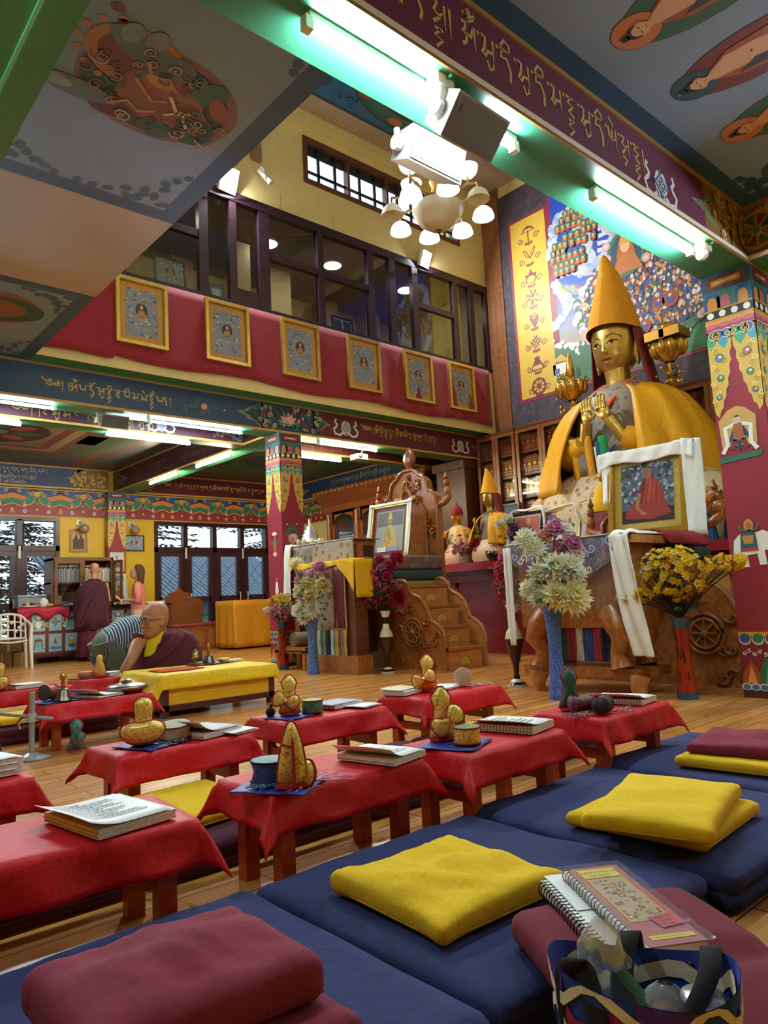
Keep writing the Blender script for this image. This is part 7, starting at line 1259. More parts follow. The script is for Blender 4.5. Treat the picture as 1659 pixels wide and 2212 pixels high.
cushion('seat_cushion', FR(1.42, 5.33, .108, 0), .34, .36, .05, YCU, 'yellow cushion below the red table by the microphone stand', 16, .006, .01, 'yellow cushions across the aisle')
# ------------------------------------------------------------------ low tables under red satin
def stool(x0, y0, x1, y1, top, lab, deg=0, e=(.072, .085), seed=0, wood='#ab421c', clab=None, leg_w=.045):
    cx, cy = (x0+x1)/2, (y0+y1)/2; w, l = (x1-x0)/2, (y1-y0)/2; f = FR(cx, cy, 0, deg)
    t = thing('low_table', lab, 'table', (cx, cy, 0), 'low red-draped tables')
    m = MB(); m.box((-w, -l, top-.022), (w, l, top-.004), wood, 'wood', f); m.obj('tabletop', t)
    ix, iy = .045, .03
    for sx in (-1, 1):
        for sy in (-1, 1):
            X, Y = sx*(w-ix-leg_w/2), sy*(l-iy-leg_w/2); m = MB(); m.box((X-leg_w/2, Y-leg_w/2, 0), (X+leg_w/2, Y+leg_w/2, top-.022), wood, 'wood', f); m.obj('leg', t)
        m = MB(); m.box((sx*(w-ix-leg_w/2)-.012, -l+.05, top*.42), (sx*(w-ix-leg_w/2)+.012, l-.05, top*.42+.035), wood, 'wood', f); m.obj('rail', t)
    ex, ey = e; NU, NV = 40, 26
    def fn(a, b):
        x, y = lerp(-w-ex*1.25, w+ex*1.25, a), lerp(-l-ey*1.25, l+ey*1.25, b)
        dx, dy = max(0, abs(x)-w), max(0, abs(y)-l); sx, sy = (1 if x > 0 else -1), (1 if y > 0 else -1)
        wv = NZ.noise(V((x*9+seed, y*9, seed)))
        X = sx*(min(abs(x), w)+.004+dx*(.2+.24*wv)+(.25*dx if dy else 0)+(.16*dy if dx else 0)) if dx else x
        Y = sy*(min(abs(y), l)+.004+dy*(.15+.24*wv)+(.25*dy if dx else 0)+(.16*dx if dy else 0)) if dy else y
        z = top-.93*max(dx, dy)-.38*min(dx, dy)+ .0035*NZ.noise(V((x*13, y*13, seed)))
        if not dx and not dy: z = top+.003+.004*max(0, NZ.noise(V((x*7+seed, y*3, 1))))
        return f.p(X, Y, z)
    def brk(q, w, e, n): q = q*(n+14); return (lerp(-e, 0, q/7)-w if q < 7 else w+lerp(0, e, (q-7-n)/7) if q > 7+n else lerp(-w, w, (q-7)/n))
    m = MB(); m.grid(lambda a, b: fn((brk(a, w, ex*1.25, 26)+w+ex*1.25)/(2*w+2.5*ex), (brk(b, l, ey*1.25, 14)+l+ey*1.25)/(2*l+2.5*ey)), 40, 28, '#c40f1b', 'satin')
    o = m.obj('tablecloth', label='red satin cloth over the '+lab.replace('low table', 'table'), cat='tablecloth', group='red satin tablecloths')
    md = o.modifiers.new('thick', 'SOLIDIFY'); md.thickness = .002
    return f
tab = {}
TT = .285
for k, (a, lab, deg) in {'T0': ((.27, 1.72, .87, 2.05), 'nearest low table with the open prayer pages at lower left', -4), 'T1': ((1.09, 1.735, 1.66, 2.03), 'low table carrying the blue drum and the tall gold pouch', 0),
  'T2': ((1.76, 1.64, 2.30, 1.94), 'low table carrying the gold box drum', 1), 'T3': ((2.55, 1.64, 3.09, 1.97), 'low table carrying the dark green pouch at the right', 1), 'T4': ((1.02, 2.62, 1.56, 2.92), 'low table carrying the broad gold pouch and a white drum', 0),
  'T5': ((1.78, 2.68, 2.34, 3.0), 'low table carrying the green drum', -1), 'T6': ((2.58, 2.68, 3.2, 3.0), 'low table carrying the spiral book and the drum on its side', 1), 'T7': ((1.36, 4.58, 2.0, 4.92), 'low table with brass bell and gong across the aisle', 0),
  'T8': ((1.12, 5.68, 1.86, 6.02), 'low table at the left edge across the aisle', 0), 'T9': ((2.02, 5.95, 2.42, 6.22), 'small low table beside the seated monk', 0), 'T10': ((.14, 2.55, .72, 2.86), 'low table with a pile of pages cut off at the left', 0)}.items():
    tab[k] = stool(*a, TT if k not in ('T7', 'T8', 'T9') else .27, 'low table '+lab.split('low table ')[-1] if lab.startswith('low') else lab, deg, seed=len(tab)*2.7)
ZTOP = TT+.008
# ------------------------------------------------------------------ things on the tables
GILT, PIPE = '#d2a83c', '#a31f24'
def pouch(m, f, out, th, col=GILT, mt='gilt', pipe=PIPE, pr=.004, sm=1):
    """padded pouch from an outline in (a, b), thickness along the normal"""
    P = [V((x, y)) for x, y in out]
    for _ in range(sm):
        Q = []
        for i in range(len(P)): p, q = P[i], P[(i+1) % len(P)]; Q += [p*.75+q*.25, p*.25+q*.75]
        P = Q
    cx = sum(p.x for p in P)/len(P); cy = sum(p.y for p in P)/len(P); C = V((cx, cy)); R = []
    for s, k in ((1.0, 0), (.9, .55), (.72, .85), (.45, 1.0), (.02, 1.05)): R.append([f.p(*(C+(p-C)*s), th/2*k) for p in P])
    m.rings(R, col, mt, caps=False); m.rings([[f.p(*(C+(p-C)*s), -th/2*k) for p in P] for s, k in ((1.0, 0), (.9, .55), (.72, .85), (.45, 1.0), (.02, 1.05))], col, mt, caps=False)
    if pipe: m.tube([f.p(*p, 0) for p in P]+[f.p(*P[0], 0), f.p(*P[1], 0)], pr, pipe, 'cloth', 6, False)
    return m
TALL = [(-.054, 0), (.054, 0), (.041, .04), (.027, .09), (.025, .115), (.036, .145), (.034, .158), (0, .196), (-.034, .158), (-.036, .145), (-.025, .115), (-.027, .09), (-.041, .04)]
BOW = [(-.058, -.02), (-.046, -.034), (-.03, -.034), (-.006, -.01), (.006, -.01), (.03, -.034), (.046, -.034), (.062, -.014), (.062, .014), (.046, .034), (.03, .034), (.006, .01), (-.006, .01), (-.03, .034), (-.046, .034), (-.058, .02)]
SAD = [(-.056, -.006), (-.034, -.03), (0, -.035), (.034, -.03), (.056, -.006), (.05, .016), (.02, .022), (0, .018), (-.02, .022), (-.05, .016)]
def bell_pouch(x, y, z, deg, lab, s=1.0, bow=None, out=TALL, tint=('gilt', PIPE, GILT), bo=BOW):
    """upright padded bell case, with the bow-shaped sceptre case tied to its front"""
    f = F((x, y, z), (cos(rad(deg)), sin(rad(deg)), 0), (0, 0, 1)); t = thing('bell_pouch', lab, 'pouch', (x, y, z), 'padded bell pouches')
    m = MB(); pouch(m, f, [(a*s, b*s) for a, b in out], .05*s, tint[2], mt=tint[0], pipe=tint[1]); m.obj('case', t)
    m = MB(); R = []
    for k, (q, h) in enumerate(((1.04, 0), (1.04, .008), (.9, .012))): R.append([f.p(.045*s*q*cos(2*pi*j/16), h*s, .03*s*q*sin(2*pi*j/16)) for j in range(16)])
    m.rings(R, tint[1], 'cloth'); m.obj('base_band', t)
    if bow:
        bx, bz, rot, bs = bow; g = f.at(bx*s, bz*s, .036*s).rot(rad(rot)); m = MB(); pouch(m, g, [(a*bs*s, b*bs*s) for a, b in bo], .045*s*bs, tint[2], mt=tint[0], pipe=tint[1], pr=.0036)
        for q in (-.012, .006): m.tube([g.p(q*s*bs, -.02*s*bs, .016*s), g.p(q*s*bs, 0, .025*s), g.p(q*s*bs, .02*s*bs, .016*s)], .0022, tint[1], 'cloth', 5)
        m.obj('sceptre_case', t)
    return t, f
def drum(f, r, h, col, lab, head='#cfc6ae', rim=PIPE, mt='brocade', waist=.86):
    t = thing('hand_drum', lab, 'drum', f.p(0, 0, 0), 'hand drums in cases'); m = MB()
    m.lathe([(0, 0), (r*.96, 0), (r, h*.08), (r*waist, h*.5), (r, h*.92), (r*.98, h)], f=f, col=col, m=mt, n=28); m.obj('body', t)
    m = MB(); m.lathe([(r*.98, h), (r*.8, h+.002), (0, h+.003)], f=f, col=head, m='cloth', n=28); m.obj('drumhead', t)
    m = MB()
    for q in (h*.05, h*.97): m.tube([f.p(r*1.01*cos(2*pi*i/24), r*1.01*sin(2*pi*i/24), q) for i in range(26)], .003, rim, 'cloth', 5, False)
    m.obj('piping', t); return t
def cords(x, y, z, n, L, cols, lab, seed, name='tassel'):
    R = random.Random(seed); m = MB()
    for k in range(n):
        a = R.uniform(0, 2*pi); P = [V((x, y, z+.004))]
        for i in range(7): a += R.uniform(-.9, .9); P.append(P[-1]+V((cos(a)*L/7, sin(a)*L/7*.7, R.uniform(-.003, .003)))); P[-1].z = max(P[-1].z, z+.002)
        m.tube(P, .0014, cols[k % len(cols)], 'cloth', 4)
    return m.obj(name, label=lab, cat='tassel')
def placemat(x, y, w, l, deg, lab, z=ZTOP, col='#24389a'):
    m = MB(); f = FR(x, y, z, deg); m.grid(lambda a, b: f.p((a-.5)*w, (b-.5)*l, .002+.004*NZ.noise(V((a*5, b*5, x*9)))), 14, 12, col, 'brocade')
    o = m.obj('placemat', label=lab, cat='placemat', group='blue brocade placemats'); md = o.modifiers.new('thick', 'SOLIDIFY'); md.thickness = .003
def pages(f, w, l, h, lab, lines=9, curl=.02, spiral=False, open_=.3, name='prayer_book', cat='book', cover=None, cols='#e9e9ea'):
    """a pile of loose printed pages with the top sheet lifted; a along the width, b along the length"""
    t = thing(name, lab, cat, f.p(0, 0, 0), 'white prayer books on the tables'); m = MB(); N = max(3, int(h/.004))
    for k in range(N): d = .002*sin(k*2.3); m.box((-w/2+d, -l/2, h*k/N), (w/2+d, l/2, h*(k+.8)/N), ('#d6d4d0', '#e8e6e2')[k % 2], 'paint', f)
    m.obj('page_block', t)
    fn = lambda a, b: f.p((a-.5)*w*1.04-open_*.06, (b-.5)*l*1.02, h+.003+curl*(max(0, .45-a)/.45)**2+.002*sin(b*5))
    m = MB(); m.grid(fn, 12, 6, cols, 'paint'); o = m.obj('top_page', t); md = o.modifiers.new('thick', 'SOLIDIFY'); md.thickness = .001
    m = MB(); R = random.Random(lab)
    for k in range(lines):
        b0 = lerp(.88, .2, k/max(1, lines-1)); L = R.uniform(.55, .72) if k % 3 else R.uniform(.3, .6); x = .14
        while x < .14+L:
            q = R.uniform(.02, .06); g = lambda a, b: fn(a, b)+V((0, 0, .0022))
            m.add([g(x, b0), g(x+q, b0), g(x+q, b0+.028), g(x, b0+.028)], [(0, 1, 2, 3)], '#77797e'); x += q+.012
    if lines: m.obj('printed_lines', o)
    if spiral:
        m = MB()
        for k in range(18): b = lerp(-l/2+.01, l/2-.01, k/17); m.tube([f.p(-w/2+.006+.008*cos(q), b, h/2+(h/2+.004)*sin(q)) for q in [2*pi*i/10 for i in range(11)]], .0011, '#2a2a2c', 'gloss', 4, False)
        m.obj('spiral_binding', t)
    return t
def fr_tab(k, a, b, z=ZTOP, deg=0):
    g = tab[k]; p = g.p(a, b, 0); u = (g.u*cos(rad(deg))+g.v*sin(rad(deg))); return F((p.x, p.y, z), u, V((0, 0, 1)).cross(u))
# T0
pages(F((.70, 1.86, ZTOP), (cos(rad(8)), sin(rad(8)), 0), (-sin(rad(8)), cos(rad(8)), 0)), .20, .27, .022, 'thick pile of printed pages on the nearest red table', 12)
# T1
placemat(1.16, 1.80, .19, .22, 32, 'blue brocade placemat under the blue drum')
drum(F((1.15, 1.835, ZTOP+.006), (1, 0, 0), (0, 1, 0)), .055, .062, '#2a4c8e', 'blue brocade drum with grey head beside the tall pointed pouch', '#9fb0ae', '#1c1c20')
PT = [(-.042, 0), (.042, 0), (.040, .06), (.030, .12), (.016, .165), (.004, .178), (-.008, .17), (-.024, .12), (-.036, .06)]
t, f = bell_pouch(1.155, 1.735, ZTOP+.006, -35, 'tall pointed gold pouch with red cross bands on the nearest table', 1.0, None, PT)
m = MB(); m.tube([f.p(.008, .006, .03), f.p(.008, .06, .031), f.p(.006, .12, .026), f.p(.002, .168, .01)], .004, PIPE, 'cloth', 6); m.tube([f.p(-.026, .118, .015), f.p(-.01, .113, .025), f.p(.006, .112, .027)], .0035, PIPE, 'cloth', 6); m.obj('cross_band', t)
f = F((1.196, 1.718, ZTOP+.03), (cos(rad(-75)), sin(rad(-75)), 0), (.12, 0, 1)); m = MB(); pouch(m, f, [(-.02, -.028), (.015, -.03), (.03, 0), (.02, .035), (0, .045), (-.022, .03), (-.03, 0)], .045); m.obj('small_pouch', label='small round gold pouch leaning on the tall pointed one', cat='pouch')
cords(1.24, 1.745, ZTOP+.002, 30, .14, ('#e79ab4', '#d77f9e', '#e8b0c4'), 'pink thread tassel spread on the red cloth', 3); cords(1.10, 1.79, ZTOP+.004, 26, .06, ('#3f7aa8', '#8fa9b8', '#2f5f8c'), 'blue thread tassel in front of the blue drum', 4)
pages(F((1.565, 1.83, ZTOP), (cos(rad(12)), sin(rad(12)), 0), (-sin(rad(12)), cos(rad(12)), 0)), .17, .23, .02, 'open printed sheet on a thick book beside the tall pouch', 9, .03)
# T2
placemat(1.86, 1.78, .2, .2, 22, 'blue brocade placemat under the gold box drum')
bell_pouch(1.865, 1.845, ZTOP+.006, -35, 'gold pouch with slanting bow case beside the gold box drum', .98, (.014, .072, 38, 1.05))
drum(F((1.872, 1.735, ZTOP+.006), (1, 0, 0), (0, 1, 0)), .045, .055, '#c89a34', 'round gold drum case with red bands', '#7aa070', PIPE, 'gilt', 1.0)
pages(F((2.20, 1.80, ZTOP), (cos(rad(12)), sin(rad(12)), 0), (-sin(rad(12)), cos(rad(12)), 0)), .18, .25, .026, 'white spiral book lying open behind the gold box drum', 8, .015, True)
# T3
bell_pouch(2.665, 1.86, ZTOP, -50, 'dark green pouch standing at the end of the right red table', .95, None, TALL, ('brocade', '#a8283a', '#2c5a4a'))
for k, (x, y, dg, col, lab) in enumerate(((2.635, 1.79, -25, '#5a2436', 'maroon and green brocade drum lying on the right table'), (2.66, 1.70, 20, '#2c2a2e', 'black brocade drum with gold cord lying on the right table'))):
    f = F((x, y, ZTOP+.034), (cos(rad(dg)), sin(rad(dg)), 0), (0, 0, 1)); g = F(f.p(-.045, 0, 0), f.v, f.n, f.u); drum(g, .034, .1, col, lab, '#3a4a3c', '#8a2a38', 'brocade', .8)
cords(2.58, 1.76, ZTOP, 40, .1, ('#b8807a', '#8c4a5c', '#c9a04c', '#6a5a8c'), 'tangle of faded threads by the two dark drums', 6)
cords(2.75, 1.67, ZTOP, 20, .08, ('#b8807a', '#d0a860', '#3c4f9c'), 'thread tassel at the right of the black drum', 7)
pages(F((2.98, 1.80, ZTOP), (cos(rad(8)), sin(rad(8)), 0), (-sin(rad(8)), cos(rad(8)), 0)), .17, .24, .022, 'white book with a loose printed sheet on the right table', 7, .02, True)
# T4
placemat(1.19, 2.74, .2, .2, 20, 'blue brocade placemat under the broad gold pouch')
BROAD = [(-.062, 0), (.062, 0), (.052, .03), (.034, .075), (.03, .1), (.036, .135), (.032, .16), (.012, .174), (-.012, .174), (-.032, .16), (-.036, .135), (-.03, .1), (-.034, .075), (-.052, .03)]
bell_pouch(1.16, 2.735, ZTOP+.006, -30, 'broad gold pouch with a saddle shaped case on the table by the aisle', 1.0, (0, .056, 4, 1.5), BROAD, bo=SAD)
drum(F((1.30, 2.76, ZTOP+.01), V((1, 0, .1)), V((0, 1, .12))), .06, .05, '#cfc9b8', 'white drum with dark brocade rim beside the broad gold pouch', '#b9b29c', '#6a1f2a', 'cloth', .9)
cords(1.25, 2.69, ZTOP, 30, .08, ('#2a2430', '#3c3448', '#8c8a6c'), 'dark thread tassel between the broad pouch and white drum', 8)
pages(fr_tab('T4', .14, .0, ZTOP, 14), .2, .22, .022, 'book with grey curled pages on the table by the aisle', 0, .04, False, .3, cols='#aeb0ba')
pages(fr_tab('T4', .235, -.04, ZTOP+.0, 16), .13, .2, .006, 'flat white sheets at the right end of the aisle table', 0, .0, name='paper_sheet', cat='paper')
# T5
placemat(1.90, 2.83, .22, .18, 15, 'blue brocade placemat under the green drum')
bell_pouch(1.885, 2.83, ZTOP+.006, -35, 'gold pouch with a bow case beside the green drum', .95, (-.016, .07, -16, 1.05))
drum(F((1.99, 2.80, ZTOP+.006), (1, 0, 0), (0, 1, 0)), .048, .055, '#3f7a5c', 'green brocade drum with pale lid and red rim', '#b9b98c', '#8c1f28', 'brocade', 1.0)
m = MB(); m.ball((1.82, 2.89, ZTOP+.02), .022, '#14161a', 'cloth'); m.ball((1.825, 2.892, ZTOP+.048), .008, '#14161a', 'cloth'); m.obj('pompom', label='black woolly pompom behind the pouch by the green drum', cat='pompom')
pages(fr_tab('T5', .14, .05, ZTOP, 10), .2, .16, .018, 'book with lilac pages beside the green drum', 0, .0, cols='#a9acc8'); pages(fr_tab('T5', .21, -.06, ZTOP, 14), .13, .14, .004, 'white loose sheets at the right of the green drum table', 0, 0, name='paper_sheet', cat='paper')
# T6
pages(F((2.68, 2.92, ZTOP), (cos(rad(-78)), sin(rad(-78)), 0), (-sin(rad(-78)), cos(rad(-78)), 0)), .14, .2, .024, 'thick spiral book with a cream cover at the left of its table', 0, .004, True, cols='#d8cdb0')
bell_pouch(2.80, 2.86, ZTOP, -35, 'gold pouch with a bow case beside the cream spiral book', 1.05, (-.026, .068, 20, 1.05))
pages(fr_tab('T6', .08, .06, ZTOP, 12), .2, .16, .006, 'white sheets between the pouch and the drum on its side', 0, 0, name='paper_sheet', cat='paper')
drum(F(V((3.09, 2.87, ZTOP+.048)), V((.7, -.7, 0)), (0, 0, 1), V((-.7, -.7, .08))), .046, .075, '#26348c', 'blue drum lying on its side with pink cord', '#b3ab88', '#dd9ab0', 'brocade', .9)
cords(3.16, 2.80, ZTOP, 26, .1, ('#e0a0b8', '#d8c860', '#4a8ab0'), 'pink and blue cord beside the drum on its side', 9)
# T7, T8, T9, T10
ZT7 = .278
placemat(1.46, 4.72, .24, .2, 10, 'blue placemat under the brass bell', ZT7)
drum(F(V((1.46, 4.79, ZT7+.05)), V((0, 0, 1)), V((.55, -.83, 0)), V((-.83, -.55, .05))), .045, .085, '#b0432f', 'orange brocade drum lying behind the brass bell', '#4a4644', '#3a2a2c', 'brocade', .85)
def brass_bell(x, y, z, s, lab):
    t = thing('hand_bell', lab, 'bell', (x, y, z)); m = MB(); m.lathe([(.0, .055), (.02, .054), (.026, .045), (.03, .022), (.04, .004), (.042, 0), (.036, .002)], (x, y, z), '#6c6454', 'metal', 20); m.obj('bell_cup', t)
    m = MB(); m.lathe([(.008, .054), (.012, .062), (.006, .07), (.011, .078), (.006, .086), (.013, .096), (.015, .108), (.008, .12), (.003, .128), (0, .13)], (x, y, z), '#b08a3e', 'metal', 12); m.obj('handle', t)
    for o in t.children: pass
    t.scale = (s, s, s); return t
brass_bell(1.475, 4.665, ZT7+.004, 1.35, 'dark bronze hand bell with a gilded handle on the left red table')
pages(fr_tab('T7', .02, -.02, ZT7, 22), .2, .26, .012, 'loose white sheets curling beside the bronze bell', 0, .04)
t = thing('gong', 'shallow dark metal gong bowl on the left red table', 'gong', (1.90, 4.74, ZT7)); m = MB(); m.lathe([(.0, .001), (.1, .004), (.125, .02), (.13, .035), (.115, .048), (.07, .056), (.05, .06), (.045, .075), (.02, .085), (0, .086)], (1.90, 4.74, ZT7), '#8c8576', 'metal', 28); m.obj('bowl', t)
PG = ('brocade', '#a8283a', '#3f7a70'); bell_pouch(1.50, 4.50, .0, -25, 'green pouch standing on the floor under the left red table', 1.0, (.02, .07, 60, .7), TALL, PG)
bell_pouch(1.40, 5.82, ZT7, -30, 'gold pouch with a saddle shaped case at the left picture edge', 1.15, (-.01, .052, 4, 1.5), BROAD, bo=SAD)
pages(fr_tab('T8', .1, .02, ZT7, 8), .22, .2, .025, 'pile of pages on the far left red table', 0, .01)
bell_pouch(2.20, 6.05, ZT7, -30, 'gold pouch beside the arm of the seated monk', 1.2, None, [(-.045, 0), (.045, 0), (.03, .085), (.02, .105), (.024, .13), (.012, .15), (-.012, .15), (-.024, .13), (-.02, .105), (-.03, .085)])
cords(2.05, 6.04, ZT7, 24, .12, ('#3f5a48', '#2f4a3c'), 'dark green tassel hanging at the small table', 12)
m = MB(); rbox(m, FR(2.11, 6.12, ZT7, 10), (-.05, -.05, 0), (.05, .05, .055), .02, '#c06a54', 'brocade', (8, 8, 5)); m.obj('wrapped_bundle', label='red patterned bundle on the small table by the monk', cat='bundle')
pages(FR(2.33, 6.1, ZT7, 0), .12, .16, .03, 'white book under the hand of the seated monk', 0, .0)
for k in range(3): pages(fr_tab('T10', .16, .03, ZTOP+.018*k, 6+3*k), .2, .24, .016, ('lowest', 'middle', 'topmost')[k]+' bundle of the page pile at the left edge', 0, .0, name='page_bundle', cat='paper')
# ------------------------------------------------------------------ near corner: books, bag, cords
zb = .178
fb = F((1.318, .786, zb), V((.535, .845, .03)), V((-.845, .535, 0)))       # a along the length, b across towards the spine
t = thing('spiral_notebook', 'thick white spiral notebook under the prayer book', 'book', fb.o); m = MB()
for k in range(6): m.box((-.19, .0, -.012+.004*k), (.165+.004*(k % 2), .145, -.0085+.004*k), ('#d8d7d3', '#eceae6')[k % 2], 'paint', fb)
m.obj('page_block', t); m = MB(); N = 26
for k in range(N): a = lerp(-.18, .155, k/(N-1)); m.tube([fb.p(a, .145+.010*cos(q), .0+.015*sin(q)) for q in [2*pi*i/10 for i in range(11)]], .0014, '#18181a', 'gloss', 4, False); m.tube([fb.p(a+.004, .13, .0125), fb.p(a+.004, .152, .009)], .0012, '#18181a', 'gloss', 4)
m.obj('spiral_binding', t)
m = MB(); m.grid(lambda a, b: fb.p(lerp(.02, .19, a), lerp(.03, .13, b), .0135+.002*sin(a*4)), 6, 4, '#e6e8ec', 'paint'); m.obj('loose_page', t)
g = F(fb.p(-.005, -.02, .0165), fb.u, fb.v); cw = .115; L0, L1 = -.165, .165
t = thing('prayer_book', 'prayer book with a painted cover and a yellow title in a clear plastic sleeve', 'book', g.o); m = MB()
m.box((L0, 0, 0), (L1, cw, .012), '#e4e0d6', 'paint', g); m.box((L0, -.001, .012), (L1, cw-.012, .0145), '#b4686c', 'gloss', g); m.obj('book_block', t)
gc = F(g.p(L1, cw-.014, .0147), -g.v, g.u); H = L1-L0      # cover frame: a across from the spine, b upwards to the top edge (origin top left)
m = MB(); w = cw-.016
m.rect(gc, .008, -.055, w-.012, -.012, '#dcc84e', .0006, 'gloss'); m.rect(gc, .008, -.245, w-.012, -.06, '#c9a95c', .0006, 'gloss'); m.rect(gc, .013, -.24, w-.017, -.064, '#b5a684', .0009, 'gloss')
text(m, gc.at(.011, -.032), 'LAMA CHÖPA JORCHÖ', .0098, '#7c5a2c', .0011, 'gloss', 1.0); script(m, gc.at(.022, -.042), 'ba la+u na . ma+e ta+i sa+u . ra', .0075, '#5a6a3c', .0011, .16)
R = random.Random(7)
for k in range(130):
    y = R.uniform(-.232, -.07); q = (y+.07)/-.162; x = .045+R.gauss(0, .012+.014*q*(q > .45)); x = min(max(x, .016), w-.02)
    m.disc(gc, x, y, R.uniform(.0018, .0035), R.choice(('#8a5a34', '#c9b48a', '#6f7fa0', '#a8623c', '#d8cda8', '#7a6a44')), .0011+.00001*k, n=6, m='gloss')
for x, y in ((.024, -.082), (.07, -.085), (.068, -.125), (.026, -.125)): m.disc(gc, x, y, .007, '#6c86b8', .001, .004, 8, 'gloss')
m.stroke(gc, [(.047, -.07), (.047, -.15)], .008, '#d0a860', .001, 'gloss'); m.rect(gc, .012, -.312, w-.006, -.297, '#dcc84e', .0006, 'gloss'); text(m, gc.at(.02, -.307), 'Lama Chopa and Tsog', .006, '#8a6a34', .001, 'gloss')
m.obj('painted_cover', t)
m = MB(); gs = gc.at(.052, -.278).rot(.18); m.rect(gs, 0, 0, .048, .042, '#c4202c', .0024)
for k in range(3): script(m, gs.at(.005, .036-.0125*k), ('ma na da ra pa ya', 'na da ra pa ya', 'ga ra pa ya')[k], .0072, '#4a1016', .0028, .18)
m.obj('sticky_note', t, label='red sticky note with handwriting')
m = MB(); N = 24
for k in range(N): a = lerp(L0+.01, L1-.01, k/(N-1)); m.tube([g.p(a, cw+.008*cos(q), .007+.0125*sin(q)) for q in [2*pi*i/10 for i in range(11)]], .0013, '#77787c', 'metal', 4, False)
m.obj('spiral_binding', t)
m = MB(); m.grid(lambda a, b: g.p(lerp(L0-.01, L1+.012, a), lerp(-.012, cw+.016, b), .0195+.002*NZ.noise(V((a*9, b*6, 0)))+.001*sin(a*30)), 30, 10, '#ffffff', 'plastic'); m.obj('plastic_sleeve', t)
# tote bag
bx, by, ba = .94, .575, rad(-66); fB = F((bx, by, 0), (cos(ba), sin(ba), 0), (-sin(ba), cos(ba), 0)); RIM = .285
def bagring(z, k, s=1.0): return [fB.p(s*(.118*k)*abs(cos(q))**.75*(1 if cos(q) > 0 else -1), s*(.075*k)*abs(sin(q))**.8*(1 if sin(q) > 0 else -1), z+(.012*sin(2*q+1) if z > .2 else 0)) for q in [2*pi*i/40 for i in range(40)]]
t = thing('tote_bag', 'open cloth tote bag with purple, blue and cream wave pattern and black straps', 'bag', (bx, by, 0)); m = MB()
m.rings([bagring(0, .78), bagring(.03, .86), bagring(.14, .95), bagring(.24, 1.0), bagring(RIM, 1.05)], '#1f3f9c', 'cloth', caps=False); m.add(bagring(0.001, .78), [tuple(range(40))], '#1f3f9c', 'cloth')
W2 = ('#ddd7bc', '#4a2a8c', '#ddd7bc', '#1f3f9c', '#8c1f5c')
for row in range(5):            # wave bands sewn round the outside and over the rim
    z = .06+.052*row
    for i in range(40):
        def bp(i, dz, o): q = 2*pi*i/40; k = lerp(.9, 1.05, min(1, z/RIM)); P = bagring(min(RIM, max(.01, z+dz+.02*sin(6*q+row*1.7))), k, 1.012+o)[i % 40]; return P
        m.add([bp(i, -.008, 0), bp(i+1, -.008, 0), bp(i+1, .008, 0), bp(i, .008, 0)], [(0, 1, 2, 3)], '#d8d2b8', 'cloth', True)
        if (i//5+row) % 2 == 0: m.add([bp(i, .008, 0), bp(i+1, .008, 0), bp(i+1, .038, 0), bp(i, .038, 0)], [(0, 1, 2, 3)], W2[1+(row % 2)*3] if row < 4 else '#4a2a8c', 'cloth', True)
m.obj('body', t)
m = MB(); m.rings([bagring(RIM+.001, 1.045), bagring(.25, .985), bagring(.22, .95)], '#2a3c98', 'cloth', caps=False); m.rings([bagring(.22, .949), bagring(.1, .9), bagring(.05, .85)], '#6a1450', 'cloth', caps=False); m.add(bagring(.05, .85), [tuple(range(40))], '#6a1450', 'cloth')
for i in range(40):
    a0, a1 = bagring(.262+.013*sin(i*.9), 1.0, .985), bagring(.24+.013*sin(i*.9), .97, .985); b0, b1 = bagring(.262+.013*sin(i*.9+.9), 1.0, .985), bagring(.24+.013*sin(i*.9+.9), .97, .985); j = (i+1) % 40
    m.add([a0[i], b0[j], b1[j], a1[i]], [(0, 1, 2, 3)], '#d8d2b8', 'cloth')
m.obj('lining', t)
def strap(pts, w, col, nrm, name):
    m = MB(); L, R_ = [], []
    P = [V(p) for p in pts]; Q = []
    for i in range(len(P)-1):
        for k in range(5): q = k/5; p0, p1, p2, p3 = P[max(i-1, 0)], P[i], P[i+1], P[min(i+2, len(P)-1)]; Q.append(.5*((2*p1)+(p2-p0)*q+(2*p0-5*p1+4*p2-p3)*q*q+(3*p1-p0-3*p2+p3)*q**3))
    Q.append(P[-1])
    for p in Q: L.append(p-V(nrm)*w/2); R_.append(p+V(nrm)*w/2)
    n = len(Q); m.add(L+R_, [(i, i+1, n+i+1, n+i) for i in range(n-1)], col, 'cloth', True); o = m.obj(name, t); md = o.modifiers.new('thick', 'SOLIDIFY'); md.thickness = .003
strap([fB.p(-.02, .082, .21), fB.p(-.02, .084, .285), fB.p(-.022, .06, .298), fB.p(-.026, .0, .262), fB.p(-.01, -.05, .235), fB.p(.045, -.05, .24), fB.p(.082, .0, .28), fB.p(.088, .045, .296), fB.p(.088, .07, .285), fB.p(.088, .07, .21)], .03, '#0d0d10', (fB.u*.9+fB.v*.3).normalized(), 'strap')
strap([fB.p(-.088, -.05, .2), fB.p(-.09, -.054, .29), fB.p(-.07, -.05, .30), fB.p(-.05, -.08, .25), fB.p(-.05, -.085, .2)], .03, '#0d0d10', fB.u, 'strap')
m = MB(); m.lathe([(0, .006), (.006, .005), (.008, 0)], f=F(fB.p(.06, .0745, .262), fB.u, V((0, 0, 1)), -fB.v), col='#3a322c', m='metal', n=10); m.obj('snap_button', t)
def freeband(pts, w, col, nrm, name, lab, cat):
    global t
    k = t; t = None; 
    strap(pts, w, col, nrm, name); o = [q for q in COL.objects if q.name.startswith(name)][-1]; tag(o, lab, cat); t = k
